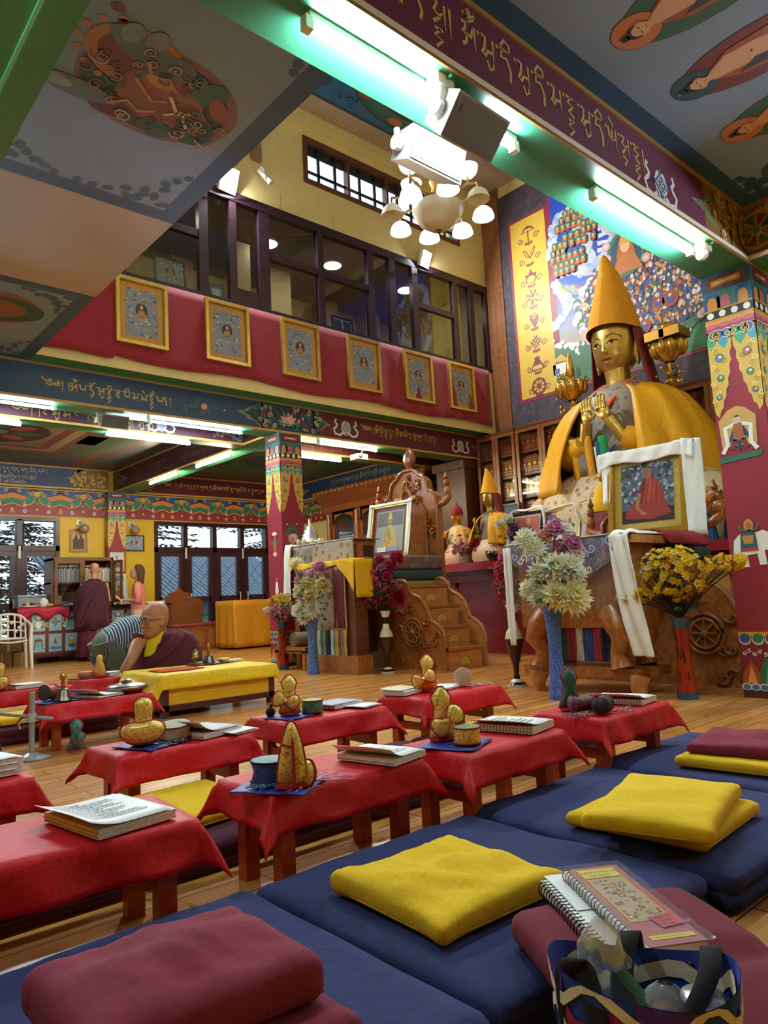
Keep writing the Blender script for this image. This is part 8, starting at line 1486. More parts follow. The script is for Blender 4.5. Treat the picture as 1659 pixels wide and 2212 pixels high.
freeband([fB.p(-.10, .03, .24), fB.p(-.07, .035, .285), fB.p(-.03, .01, .27), fB.p(.02, -.03, .235), fB.p(.06, -.05, .2)], .028, '#2a4a26', (fB.v*.8+V((0, 0, .6))).normalized(), 'webbing_strap', 'green webbing strap inside the tote bag', 'strap')
for k, (a, b, z, s, lab) in enumerate(((-.055, .03, .17, .045, 'crumpled clear plastic bag poking out at the left of the tote'), (.03, .0, .15, .055, 'crumpled clear plastic bag in the middle of the tote'))):
    m = MB(); N, K = 18, 10; R = []
    for i in range(K+1):
        q = []
        for j in range(N):
            r = s*(sin(pi*(.08+.9*i/K)))**.6*(1+.35*NZ.noise(V((j*.9, i*.8, k*7)))); q.append(fB.p(a+r*cos(2*pi*j/N), b+r*.7*sin(2*pi*j/N), z-.03+(.19 if k == 0 else .15)*i/K+.01*NZ.noise(V((j, i, 3)))))
        R.append(q)
    m.rings(R, '#ffffff', 'film', caps=False); m.obj('plastic_bag', label=lab, cat='plastic bag', group='plastic bags in the tote')
m = MB(); m.grid(lambda a, b: fB.p(lerp(-.06, .05, a), lerp(-.05, .02, b), .15+.06*b+.006*NZ.noise(V((a*7, b*7, 1)))), 10, 8, '#d7dade', 'paint'); o = m.obj('paper_wad', label='white folded paper inside the tote bag', cat='paper'); o.modifiers.new('thick', 'SOLIDIFY').thickness = .004
q = fB.p(.075, .012, 0); t = thing('water_bottle', 'blue water bottle with a silver cap inside the tote bag', 'bottle', (q.x, q.y, .06)); m = MB(); m.lathe([(0, .06), (.03, .06), (.032, .08), (.032, .215), (.03, .225)], (q.x, q.y, 0), '#1f6a9c', 'gloss', 20); m.obj('body', t)
m = MB(); m.lathe([(.0305, .222), (.031, .226), (.031, .25), (.028, .257), (0, .259)], (q.x, q.y, 0), '#c9ccd2', 'metal', 20); m.obj('cap', t)
# cords on the floor
P0, P1 = V((1.70, .905, .008)), V((2.6, .97, .008)); m = MB()
for s in (0, pi): 
    m.tube([P0.lerp(P1, k/150)+V((0, cos(k*.55+s)*.006, .006+sin(k*.55+s)*.006)) for k in range(151)], .007, '#b0563c' if s else '#5a2a2c', 'cloth', 6)
m.obj('braided_rope', label='red and black braided rope lying on the floor at the right', cat='rope')
m = MB(); m.tube([(1.66, .80, .006), (1.75, .865, .006), (1.9, .86, .006), (2.08, .865, .006), (2.4, .9, .006)], .006, '#1e1a18', 'gloss', 8); m.obj('cable', label='black cable on the floor beside the braided rope', cat='cable')
# ------------------------------------------------------------------ yellow table of the seated monk and what stands on it
YT = .325
t = thing('yellow_table', 'long yellow and maroon low table before the seated monk', 'table', (2.82, 5.5, 0)); FRW = '#4a1a1e'
m = MB()
for x in (2.35, 3.27):
    for y in (5.2, 5.76): m.box((x, y, 0), (x+.05, y+.05, .3), FRW, 'wood')
m.box((2.35, 5.2, .045), (3.32, 5.22, .09), FRW, 'wood'); m.box((2.35, 5.2, .27), (3.32, 5.81, .31), FRW, 'wood'); m.box((2.35, 5.2, .045), (2.37, 5.81, .09), FRW, 'wood'); m.obj('frame', t)
m = MB(); m.box((2.40, 5.207, .09), (3.27, 5.215, .27), '#d8a616', 'paint'); m.box((2.357, 5.25, .09), (2.365, 5.76, .27), '#cf9e14', 'paint')
for z in (.15, .21): m.box((2.40, 5.2062, z), (3.27, 5.207, z+.002), '#a87c14', 'paint')
m.obj('panel', t)
def ycl(a, b):
    x, y = lerp(2.08, 3.50, a), lerp(5.04, 5.9, b); dx = max(0, 2.34-x)-max(0, x-3.33); dy = max(0, 5.19-y); wv = NZ.noise(V((x*7, y*7, 4)))
    X = x if dx == 0 else (2.335-abs(dx)*(.35+.2*wv) if dx > 0 else 3.335+abs(dx)*(.25+.2*wv)); Yv = y if dy == 0 else 5.185-dy*(.15+.12*wv)
    return (X, Yv, .318-.72*(abs(dx)+dy)+.25*min(abs(dx), dy)+.004*wv)
m = MB(); m.grid(ycl, 44, 26, '#e8c414', 'satin'); o = m.obj('tablecloth', label='yellow satin cloth over the long yellow table', cat='tablecloth'); o.modifiers.new('thick', 'SOLIDIFY').thickness = .002
m = MB(); m.box((2.42, 5.36, .323), (2.78, 5.62, .327), '#b83a20', 'cloth'); m.obj('red_mat', label='flat red cloth on the left of the yellow table', cat='cloth')
m = MB(); m.box((2.82, 5.62, .323), (3.06, 5.78, .329), '#6a2030', 'brocade'); m.box((2.96, 5.6, .323), (3.1, 5.74, .3285), '#2a3f9a', 'brocade'); m.obj('placemat', label='small brocade mat under the pot and bell of the seated monk', cat='placemat')
brass_bell(2.99, 5.70, .33, 1.3, 'bronze hand bell with gilded handle on the yellow table')
t = thing('offering_pot', 'small brass lidded pot on the yellow table', 'pot', (2.87, 5.7, .33)); m = MB(); m.lathe([(0, 0), (.04, 0), (.035, .01), (.012, .02), (.016, .035), (.035, .05), (.036, .065), (.03, .075)], (2.87, 5.7, .33), '#9a8458', 'metal', 16); m.obj('body', t); m = MB(); m.lathe([(.032, .074), (.03, .095), (.02, .11), (.008, .115), (.01, .125), (0, .135)], (2.87, 5.7, .33), '#a8905c', 'metal', 16); m.obj('lid', t)
t = thing('glass_bowl', 'pale yellow glass bowl on the yellow table', 'bowl', (3.12, 5.68, .325)); m = MB(); m.lathe([(0, 0), (.025, 0), (.055, .025), (.06, .035), (.05, .03), (.02, .006)], (3.12, 5.68, .325), '#d8c878', 'gloss', 18); m.obj('bowl', t)
for x, y, w, l, dg, lab in ((2.96, 5.76, .17, .08, 8, 'white prayer sheets behind the bell on the yellow table'), (3.22, 5.7, .16, .12, 4, 'white sheet at the right end of the yellow table')): pages(FR(x, y, .326, dg), w, l, .012, lab, 0, 0, name='paper_sheet', cat='paper')
# ------------------------------------------------------------------ microphone stand
t = thing('microphone_stand', 'short grey metal microphone stand on a round foot', 'stand', (1.255, 4.5, 0)); G = '#8f9496'; q = (1.255, 4.5, 0)
m = MB(); m.lathe([(0, .0), (.1, .0), (.1, .012), (.05, .02), (.028, .035), (0, .036)], q, G, 'gloss', 24); m.obj('base', t); m = MB(); m.tube([(1.255, 4.5, .02), (1.255, 4.5, .37)], .016, G, 'gloss', 12); m.obj('pole', t)
m = MB(); m.tube([(1.02, 4.72, .275), (1.12, 4.62, .255), (1.345, 4.42, .215)], .010, G, 'gloss', 8); m.obj('boom', t); m = MB(); m.tube([(1.255, 4.5, .2), (1.255, 4.5, .25)], .023, '#a8acae', 'gloss', 10); m.tube([(1.23, 4.5, .22), (1.19, 4.52, .2), (1.2, 4.52, .17)], .006, '#a8acae', 'gloss', 6); m.obj('clamp', t)
m = MB(); m.tube([(1.03, 4.71, .27), (1.08, 4.68, .2), (1.12, 4.62, .08), (1.13, 4.58, .008), (1.0, 4.6, .006), (.7, 4.7, .006)], .005, '#1c1a1c', 'gloss', 6); m.obj('microphone_cable', t)
# ------------------------------------------------------------------ people: one voxel-joined body each, with clothes as parts
def plain(h, rough=.5):
    k = 'plain'+h
    if k not in MATS:
        x = bpy.data.materials.new(k); x.use_nodes = True; T = NT(x); B = T.n['Principled BSDF']; tc = T.new('ShaderNodeTexCoord').outputs['Object']; n = T.new('ShaderNodeTexNoise', ins={'Vector': tc, 'Scale': 30.0, 'Detail': 3}).outputs['Fac']
        r = T.new('ShaderNodeMix', data_type='RGBA', ins={0: n, 6: tuple(v*.82 for v in c(h))+(1,), 7: tuple(min(1, v*1.12) for v in c(h))+(1,)}); T.t.links.new(r.outputs[2], B.inputs['Base Color']); B.inputs['Roughness'].default_value = rough; MATS[k] = x
    return MATS[k]
def head_shape(m, f, s, k='plain'):
    """f: origin at the chin height on the neck axis, u forward, v left, n up; s scales a head 0.235 high"""
    pr = [(0, .02, .02, .06), (.008, .045, .04, .045), (.03, .07, .058, .025), (.06, .086, .068, .008), (.1, .094, .074, 0), (.135, .097, .077, -.004), (.165, .096, .077, -.008), (.195, .085, .07, -.012), (.215, .065, .055, -.014), (.23, .035, .03, -.014), (.235, .004, .004, -.014)]
    R = []
    for z, dx, dy, cx in pr: R.append([f.p((cx+dx*cos(a)*(1 if cos(a) > 0 else 1.02))*s, dy*s*sin(a), z*s) for a in [2*pi*i/24 for i in range(24)]])
    m.rings(R, '#ffffff', 'skin')
    m.tube([f.p(.088*s, 0, .135*s), f.p(.104*s, 0, .105*s), f.p(.112*s, 0, .088*s), f.p(.092*s, 0, .078*s)], [.008*s, .012*s, .016*s, .01*s], '#ffffff', 'skin', 8)
    for q in (-1, 1):
        m.ball(f.p(.1*s, q*.014*s, .084*s), .009*s, '#ffffff', 'skin', 8, k=5); m.tube([f.p(.09*s, q*.012*s, .142*s), f.p(.088*s, q*.035*s, .146*s), f.p(.074*s, q*.055*s, .138*s)], .008*s, '#ffffff', 'skin', 6); m.ball(f.p(.066*s, q*.042*s, .09*s), (.022*s, .02*s, .026*s), '#ffffff', 'skin', 8)
        g = F(f.p(-.006*s, q*.074*s, .10*s), f.u, f.v); m.ball(g.o, (.018*s, .008*s, .034*s), '#ffffff', 'skin', 10, g); m.ball(g.p(.004*s, q*.004*s, -.026*s), (.011*s, .008*s, .014*s), '#ffffff', 'skin', 8, F(g.p(.004*s, q*.004*s, -.026*s), f.u, f.v))
    for z, w in ((.052, .013), (.041, .015)): m.tube([f.p(.083*s, -.024*s, z*s), f.p(.096*s, 0, z*s), f.p(.083*s, .024*s, z*s)], [.004*s, .008*s, .004*s], '#ffffff', 'skin', 6)
    m.ball(f.p(.08*s, 0, .016*s), (.016*s, .02*s, .014*s), '#ffffff', 'skin', 8)
def face_paint(f, s, t, brow='#2a211c', lip='#8a4a44', smile=0):
    m = MB()
    for q in (-1, 1):
        e = f.p(.0815*s, q*.031*s, .118*s); g = F(e, (f.u+f.v*q*.35), (f.v-f.u*q*.35)); m.ball(e, (.007*s, .014*s, .007*s), '#d8d0c8', 'gloss', 8, g); m.ball(g.p(.0045*s, 0, 0), (.004*s, .006*s, .006*s), '#1a100c', 'gloss', 8, F(g.p(.0045*s, 0, 0), g.u, g.v))
    m.obj('eyes', t); m = MB()
    for q in (-1, 1): m.tube([f.p(.096*s, q*.012*s, .139*s), f.p(.096*s, q*.03*s, .147*s), f.p(.082*s, q*.052*s, .14*s)], [.002*s, .0035*s, .0015*s], brow, 'cloth', 6)
    m.obj('eyebrows', t); m = MB(); m.tube([f.p(.082*s, -.027*s, (.049+smile)*s), f.p(.1*s, -.01*s, .046*s), f.p(.104*s, 0, .046*s), f.p(.1*s, .01*s, .046*s), f.p(.082*s, .027*s, (.049+smile)*s)], .0028*s, lip, 'skin', 6); m.obj('mouth', t)
def hand_shape(m, w, d, nrm, s=1.0, curl=.5):
    """five-fingered hand from wrist w pointing along d, palm facing nrm"""
    d = V(d).normalized(); nr = V(nrm).normalized(); sd = d.cross(nr).normalized(); nr = sd.cross(d)
    f = F(w+d*.045*s, d, sd); m.ball(f.o, (.055*s, .042*s, .018*s), '#ffffff', 'skin', 12, F(f.o, d, sd, nr))
    for k in range(4):
        b = w+d*.085*s+sd*((k-1.5)*.021*s); L = (.062, .078, .084, .072)[k]*s; a = curl
        p1 = b+d*L*.45+nr*L*.12*a; p2 = p1+(d*cos(a)+nr*sin(a))*L*.35; p3 = p2+(d*cos(2*a)+nr*sin(2*a))*L*.28; m.tube([b-d*.02*s, b, p1, p2, p3], [.0095*s, .0095*s, .009*s, .008*s, .006*s], '#ffffff', 'skin', 8)
    b = w+d*.03*s+sd*.034*s; p1 = b+sd*.03*s+d*.025*s+nr*.01*s; m.tube([b-sd*.015*s, b, p1, p1+d*.03*s+nr*.012*s*curl], [.013*s, .012*s, .0105*s, .007*s], '#ffffff', 'skin', 8)
def body(m, t, skin, vox=.007):
    o = m.obj('body', t); o.data.materials.clear(); o.data.materials.append(plain(skin)); o.data.polygons.foreach_set('material_index', [0]*len(o.data.polygons))
    r = o.modifiers.new('join', 'REMESH'); r.mode = 'VOXEL'; r.voxel_size = vox; r.use_smooth_shade = True; q = o.modifiers.new('soft', 'SMOOTH'); q.factor = .5; q.iterations = 3; return o
def bodyring(f, z, dx, dy, cx=0, cy=0, n=36, fold=0, ph=0, fr=9): return [f.p(cx+(dx+fold*sin(fr*a+ph+z*6))*cos(a), cy+(dy+fold*sin(fr*a+ph+z*6))*sin(a), z) for a in [2*pi*i/n for i in range(n)]]
def clothes(R, col, mt, name, t, th=.006, caps=False, closed=True):
    m = MB(); m.rings(R, col, mt, caps=caps, closed=closed); o = m.obj(name, t)
    if th: o.modifiers.new('thick', 'SOLIDIFY').thickness = th
    return o
# --- elderly monk seated at the yellow table
t = thing('person', 'elderly bald man in maroon robes and glasses seated behind the yellow table, looking left', 'person', (2.78, 6.16, 0)); SK = '#a9764f'
B0 = F((2.80, 6.17, .0), (-.62, -.78, 0), (.78, -.62, 0)); hf = F((2.715, 6.10, .575), V((-.90, -.12, -.14)), V((.12, -.95, 0))); hf = F(hf.o, hf.u, hf.v, hf.u.cross(hf.v))
m = MB(); head_shape(m, hf, 1.26); m.tube([(2.80, 6.17, .40), (2.79, 6.16, .5), (2.755, 6.13, .58), hf.p(-.02, 0, .07)], [.09, .068, .066, .06], '#ffffff', 'skin', 14)
m.rings([bodyring(B0, .08, .16, .2), bodyring(B0, .36, .15, .2), bodyring(B0, .52, .12, .19), bodyring(B0, .58, .06, .09)], '#ffffff', 'skin')
SH, EL, WR = V((2.575, 6.16, .545)), V((2.455, 6.03, .40)), V((2.375, 6.02, .292)); m.tube([B0.p(0, -.1, .5), SH, SH.lerp(EL, .5), EL, EL.lerp(WR, .6), WR], [.07, .068, .058, .046, .044, .033], '#ffffff', 'skin', 12); hand_shape(m, WR, V((-.5, -.05, -.25)), (0, 0, -1), 1.0, .35); body(m, t, SK)
face_paint(hf, 1.26, t, '#5c5048', '#8a5048', .006)
m = MB()
for q in (-1, 1): m.tube([hf.p((.112-.002)*1.26+.004*cos(a)-abs(q*.031+.02*cos(a))*.25, (q*.034+.021*cos(a))*1.26, (.117+.017*sin(a))*1.26) for a in [2*pi*i/14 for i in range(16)]], .0016, '#2a2624', 'metal', 5, False); m.tube([hf.p(.112, q*.066, .15), hf.p(.04, q*.098, .152), hf.p(-.01, q*.104, .145)], .0018, '#2a2624', 'metal', 5)
m.tube([hf.p(.136, -.016, .15), hf.p(.138, .016, .15)], .0016, '#2a2624', 'metal', 5); m.obj('glasses', t)
m = MB(); RB = '#4e1526'
m.rings([bodyring(B0, .0, .30, .40, .05, 0, 40, .012), bodyring(B0, .12, .31, .40, .05, 0, 40, .012), bodyring(B0, .26, .25, .32, .02, .01, 40, .010), bodyring(B0, .40, .2, .285, 0, .03, 40, .008), bodyring(B0, .50, .175, .265, -.01, .045, 40, .006), bodyring(B0, .57, .14, .215, -.015, .05, 40, .004), bodyring(B0, .615, .095, .13, -.02, .04, 40)], RB, 'cloth', caps=False); o = m.obj('robe', t); o.modifiers.new('thick', 'SOLIDIFY').thickness = .008
m = MB()      # shawl crossing from under the right arm over the left shoulder, in folds
for k in range(7):
    q = k/6; m.tube([B0.p(.18+.01*q, -.20+.03*q, .22+.03*q), B0.p(.235-.01*q, -.06, .32+.055*q), B0.p(.205-.02*q, .10, .45+.05*q), B0.p(.10-.03*q, .2-.05*q, .565+.03*q), B0.p(-.08, .21-.09*q, .575+.03*q)], [.02, .026, .03, .028, .02], ('#561a2b', '#471222')[k % 2], 'cloth', 8)
m.tube([B0.p(-.1, .22, .50), B0.p(-.02, .28, .42), B0.p(.05, .32, .25), B0.p(.1, .36, .08)], [.05, .05, .055, .06], '#4a1424', 'cloth', 10); m.obj('shawl', t)
m = MB(); m.grid(lambda a, b: B0.p(.135+.055*b-.02*abs(a-.5), lerp(-.10, .035-.03*b, a)-.02*b, lerp(.60, .40, b)+.01*a), 6, 8, '#d8c01c', 'cloth'); o = m.obj('yellow_vest', t); o.modifiers.new('thick', 'SOLIDIFY').thickness = .008
m = MB(); m.grid(lambda a, b: V((lerp(2.60, 2.52, b)+.09*sin(pi*a)*(-.6), lerp(6.21, 6.10, a), lerp(.615, .47, b)-.03*(1-sin(pi*a)))), 8, 8, '#571a2c', 'cloth'); o = m.obj('robe_shoulder', t); o.modifiers.new('thick', 'SOLIDIFY').thickness = .01
# --- person bent forward behind him, head hidden
t = thing('person', 'person in a navy striped shirt bending down behind the seated monk', 'person', (2.6, 6.95, 0)); U = V((.72, -.05, 0)).normalized(); HP, SHO = V((2.60, 6.98, .50)), V((2.97, 6.92, .60)); m = MB()
HT = V((3.10, 6.9, .52)); m.tube([HP, HP.lerp(SHO, .5)+V((0, 0, .05)), SHO, SHO.lerp(HT, .6)], [.13, .12, .11, .05], '#ffffff', 'skin', 14); hb = F(HT+V((0, 0, -.02)), V((.3, -.2, -1)), V((0, 1, 0))); hb = F(hb.o, hb.u, hb.v, hb.u.cross(hb.v)*-1); head_shape(m, hb, .95)
for s_ in (-1, 1):
    a = SHO+V((0, .13*s_, -.02)); m.tube([a, a+V((-.02, .03*s_-.06, -.2)), a+V((-.12, -.1, -.4))], [.055, .045, .03], '#ffffff', 'skin', 10); hand_shape(m, a+V((-.12, -.1, -.4)), (-.3, -.3, -.4), (-.5, .2, 0), .95, .4)
    hpt = HP+V((0, .09*s_, -.04)); m.tube([hpt, hpt+V((.08, -.03, -.24)), hpt+V((-.02, .0, -.43))], [.095, .065, .045], '#ffffff', 'skin', 12); m.ball(hpt+V((.05, -.03, -.43)), (.11, .045, .03), '#ffffff', 'skin', 10)
body(m, t, '#b88a68', .009)
m = MB(); R = []; N = 14
for k in range(N+1):
    q = k/N*1.1-.1; cpt = HP.lerp(SHO+V((.07, 0, -.03)), q)+V((0, 0, .075*sin(pi*max(0, q))-.015)); r = lerp(.185, .165, max(0, q))*(1-.25*max(0, q-.8)/.2); tn = (SHO-HP).normalized(); up = V((0, 0, 1)); R.append([cpt+V((0, 1, 0))*(r*1.12*cos(a)+.006*sin(7*a+k))+up*(r*.92*sin(a))+tn*(-.05*(q < .1)*(sin(a) < 0)) for a in [2*pi*i/36 for i in range(36)]])
m.rings(R, '#ffffff', 'knit', caps=True); m.obj('striped_shirt', t)
m = MB()
for s_ in (-1, 1): hpt = HP+V((0, .09*s_, -.02)); m.tube([hpt+V((-.02, 0, .06)), hpt, hpt+V((.08, -.03, -.22)), hpt+V((-.02, 0, -.42))], [.13, .125, .095, .075], '#5c6e64', 'cloth', 14)
m.ball(HP+V((0, 0, -.01)), (.13, .18, .13), '#5c6e64', 'cloth', 14); m.obj('trousers', t)
# --- monk standing at the bookcase, seen from behind
t = thing('person', 'shaven headed person in maroon robes standing with back turned before the bookcase', 'person', (4.5, 12.62, 0)); B1 = F((4.5, 12.62, 0), (.35, .94, 0), (-.94, .35, 0)); hm = F(B1.p(.03, 0, 1.42), B1.u, B1.v); m = MB(); head_shape(m, hm, 1.0); m.tube([B1.p(0, 0, 1.3), B1.p(0, 0, 1.38), B1.p(.01, 0, 1.47)], [.075, .055, .058], '#ffffff', 'skin', 12)
m.rings([bodyring(B1, .85, .12, .16), bodyring(B1, 1.1, .11, .16), bodyring(B1, 1.27, .1, .17), bodyring(B1, 1.34, .06, .09)], '#ffffff', 'skin')
for s_ in (-1, 1):
    a = B1.p(0, s_*.18, 1.27); e = B1.p(.02, s_*.23, 1.0); w = B1.p(.2, s_*.2, .98); m.tube([B1.p(0, s_*.1, 1.28), a, e, w], [.06, .052, .04, .028], '#ffffff', 'skin', 10); hand_shape(m, w, B1.u*.9+V((0, 0, .1)), (0, 0, -1), .95, .5); m.tube([B1.p(0, s_*.08, .85), B1.p(0, s_*.08, .45), B1.p(0, s_*.08, .06)], [.085, .06, .045], '#ffffff', 'skin', 10); m.ball(B1.p(.06, s_*.08, .035), (.12, .045, .035), '#ffffff', 'skin', 10, F(B1.p(.06, s_*.08, .035), B1.u, B1.v))
body(m, t, '#b58262', .009)
clothes([bodyring(B1, .07, .23, .29, 0, 0, 48, .022, 0, 11), bodyring(B1, .4, .21, .26, 0, 0, 48, .016, 0, 11), bodyring(B1, .75, .185, .23, 0, 0, 48, .01, 0, 11), bodyring(B1, .98, .16, .2, 0, 0, 48, .004)], '#5f1630', 'cloth', 'skirt', t, .006)
clothes([bodyring(B1, .52, .23, .27, 0, .03, 48, .02, 1, 7), bodyring(B1, .75, .225, .285, 0, .05, 48, .018, 2, 7), bodyring(B1, 1.0, .205, .28, 0, .05, 48, .014, 2, 7), bodyring(B1, 1.2, .165, .245, 0, .03, 48, .008, 2, 7), bodyring(B1, 1.31, .115, .19, 0, .0, 48, .004), bodyring(B1, 1.375, .07, .085)], '#451525', 'cloth', 'shawl', t, .008)
m = MB()
for k in range(4): m.tube([B1.p(-.12, -.12+.02*k, 1.28), B1.p(-.21-.01*k, -.02+.05*k, 1.05), B1.p(-.235, .1+.05*k, .8), B1.p(-.2, .2+.03*k, .58)], [.018, .025, .028, .02], ('#4f1a2c', '#3c1020')[k % 2], 'cloth', 8)
m.obj('shawl_folds', t)
# --- woman in a pink jacket holding an orange book
t = thing('person', 'long haired woman in a pink jacket holding an orange book by the bookcase', 'person', (5.27, 12.62, 0)); B2 = F((5.27, 12.62, 0), (-.88, .45, 0), (-.45, -.88, 0)); hw = F(B2.p(.03, 0, 1.375), B2.u, B2.v); m = MB(); head_shape(m, hw, .95); m.tube([B2.p(0, 0, 1.25), B2.p(.01, 0, 1.33), B2.p(.02, 0, 1.42)], [.065, .048, .05], '#ffffff', 'skin', 12); m.rings([bodyring(B2, .8, .1, .15), bodyring(B2, 1.05, .09, .13), bodyring(B2, 1.22, .09, .15), bodyring(B2, 1.29, .05, .08)], '#ffffff', 'skin')
for s_ in (-1, 1):
    a = B2.p(0, s_*.16, 1.23); e = B2.p(-.02, s_*.19, .98); w = B2.p(.2, s_*.09, 1.0); m.tube([B2.p(0, s_*.08, 1.24), a, e, w], [.05, .045, .037, .025], '#ffffff', 'skin', 10); hand_shape(m, w, B2.u*.9+V((0, 0, .1)), (0, 0, 1), .9, .6); m.tube([B2.p(0, s_*.08, .82), B2.p(0, s_*.08, .43), B2.p(0, s_*.08, .06)], [.085, .058, .04], '#ffffff', 'skin', 10); m.ball(B2.p(.06, s_*.08, .035), (.11, .04, .033), '#ffffff', 'skin', 10, F(B2.p(.06, s_*.08, .035), B2.u, B2.v))
body(m, t, '#c0916e', .009); face_paint(hw, .95, t)
m = MB()
for s_ in (-1, 1):
    a = B2.p(0, s_*.165, 1.24); e = B2.p(-.02, s_*.2, .97); m.tube([B2.p(0, s_*.1, 1.25), a, a.lerp(e, .6), e, e.lerp(B2.p(.2, s_*.09, 1.0), .35)], [.065, .064, .062, .06, .052], '#c9786c', 'cloth', 12)
N = 30; m.rings([[B2.p(dx*cos(a), dy*sin(a), z) for a in [lerp(.5, 2*pi-.5, i/(N-1)) for i in range(N)]] for z, dx, dy in ((.70, .16, .195), (.9, .145, .18), (1.1, .125, .165), (1.24, .11, .16), (1.3, .07, .09))], '#c9786c', 'cloth', caps=False, closed=False); o = m.obj('pink_jacket', t); o.modifiers.new('thick', 'SOLIDIFY').thickness = .006
clothes([bodyring(B2, .74, .135, .17), bodyring(B2, 1.0, .112, .145), bodyring(B2, 1.2, .1, .14), bodyring(B2, 1.28, .07, .09)], '#6a5c4c', 'cloth', 'brown_top', t, .004)
m = MB()
for s_ in (-1, 1): m.rings([bodyring(F(B2.p(0, s_*.085, 0), B2.u, B2.v), z, d, d*1.0, 0, 0, 24, .008) for z, d in ((.07, .115), (.4, .11), (.7, .12), (.82, .125))], '#b9ad9c', 'cloth', caps=True)
m.obj('wide_trousers', t)
m = MB(); prf = [(.25, .02, .02, -.015), (.235, .075, .075, -.015), (.2, .1, .088, -.018), (.15, .1, .088, -.03), (.08, .085, .086, -.045), (0, .07, .085, -.05), (-.08, .06, .075, -.055), (-.16, .04, .05, -.06)]
m.rings([[hw.p(cx+dx*cos(a), dy*sin(a), z*.95) for a in [lerp(1.25, 2*pi-1.25, i/17) for i in range(18)]] for z, dx, dy, cx in prf], '#4c3626', 'cloth', caps=False, closed=False); o = m.obj('hair', t); o.modifiers.new('thick', 'SOLIDIFY').thickness = .016
g = F(B2.p(.30, .12, 1.0), -B2.v, (B2.u*.7+V((0, 0, .7))).normalized()); m = MB(); m.box((0, -.06, 0), (.23, .1, .02), '#d8cfc0', 'paint', g); m.box((-.003, -.062, .02), (.233, .102, .023), '#d8693c', 'gloss', g); m.box((.04, -.03, .023), (.19, .07, .0235), '#8a4a3c', 'gloss', g); m.box((-.003, -.062, -.003), (.233, .102, 0), '#d8693c', 'gloss', g); m.obj('orange_book', label='orange covered book held open by the woman', cat='book')
# ------------------------------------------------------------------ painted dresser along the back wall
t = thing('painted_dresser', 'long red dresser with two rows of painted emblem panels along the back wall', 'cabinet', (5, 13.2, 0)); f = wallface(13.0); X0, X1 = 3.55, 6.02; m = MB(); DR = '#6a2420'
m.box((X0, 13.0, .13), (X1, 13.45, .88), DR, 'paint'); m.box((X0-.04, 12.96, .88), (X1+.04, 13.47, .925), '#3a1c18', 'wood'); m.box((X0-.02, 12.98, .1), (X1+.02, 13.46, .15), '#4a1c1a', 'wood')
for x in (X0+.05, 4.7, X1-.15): m.box((x, 13.02, 0), (x+.1, 13.42, .1), '#3a1814', 'wood')
m.obj('carcass', t); n = 9; w = (X1-X0-.06)/n
for r in range(2):
    for k in range(n):
        a, b = X0+.03+w*k+.02, .18+.345*r; ww = w-.04; m = MB(); m.rect(f, a, b, a+ww, b+.31, '#8a5a3c', .004); m.rect(f, a+.012, b+.012, a+ww-.012, b+.298, '#88b4bc', .006); cx, cy = a+ww/2, b+.155; q = (k*2+r) % 5
        if q == 0: m.poly(f, [(cx-.08, cy+.03), (cx+.08, cy+.03), (cx+.04, cy+.07), (cx-.04, cy+.07)], '#7c2a28', .008); [m.stroke(f, [(cx+s*.05, cy+.02), (cx+s*.06, cy-.09), (cx+s*.09, cy-.09)], .016, '#22303a', .008) for s in (-1, 1)]; m.stroke(f, [(cx, cy+.1), (cx, cy-.1)], .01, '#5c6a6c', .0075)
        elif q == 1: m.poly(f, [(cx-.05, cy-.1), (cx+.05, cy-.1), (cx+.04, cy+.04), (cx-.04, cy+.04)], '#e0dccf', .008); m.disc(f, cx, cy+.08, .03, '#e0dccf', .009, n=10); [m.spiral(f, cx+s*.06, cy-.08, .03, 1.2, .012, '#b8483c', .008, 0, s) for s in (-1, 1)]; m.stroke(f, [(cx-.07, cy+.1), (cx-.03, cy+.03), (cx+.03, cy+.03), (cx+.07, cy+.1)], .016, '#a83a30', .0095)
        elif q == 2: m.disc(f, cx, cy+.03, .05, '#d8b45c', .008, .07, 10); m.poly(f, [(cx-.03, cy-.02), (cx+.03, cy-.02), (cx, cy+.1)], '#3f6a8c', .009); m.disc(f, cx, cy-.09, .1, '#3f7a94', .008, .03, 10)
        elif q == 3: knot(m, f, cx, cy, .16, '#1c2226', '#d8b45c')
        else: m.poly(f, [(cx-.07, cy-.04), (cx+.07, cy-.04), (cx+.04, cy-.1), (cx-.04, cy-.1)], '#2c5c8c', .009); m.disc(f, cx, cy+.01, .06, '#d09a34', .008, .05, 10); m.disc(f, cx, cy+.06, .03, '#e8e0c8', .0085, n=10)
        m.obj('painted_panel', t)
for x in (4.12, 5.2): m = MB(); m.tube([(x, 12.985, .6), (x, 12.96, .6)], .02, '#d8d4c8', 'gloss', 10); m.obj('knob', t)
m = MB(); m.grid(lambda a, b: (lerp(3.36, 4.2, a), lerp(13.4, 12.93, min(1, b*1.35)), .932-.16*max(0, b-.74)/.26*(1+.4*sin(a*14))-.12*max(0, .12-a)/.12*0), 30, 12, '#a81830', 'satin'); o = m.obj('table_runner', label='red satin cloth over the left end of the painted dresser', cat='tablecloth'); o.modifiers.new('thick', 'SOLIDIFY').thickness = .004
t = thing('bookcase_cabinet', 'brown wooden bookcase with glazed doors standing on the painted dresser', 'bookcase', (4.4, 13.2, .925)); m = MB(); BC = '#6a4428'; a0, a1 = 3.92, 4.98
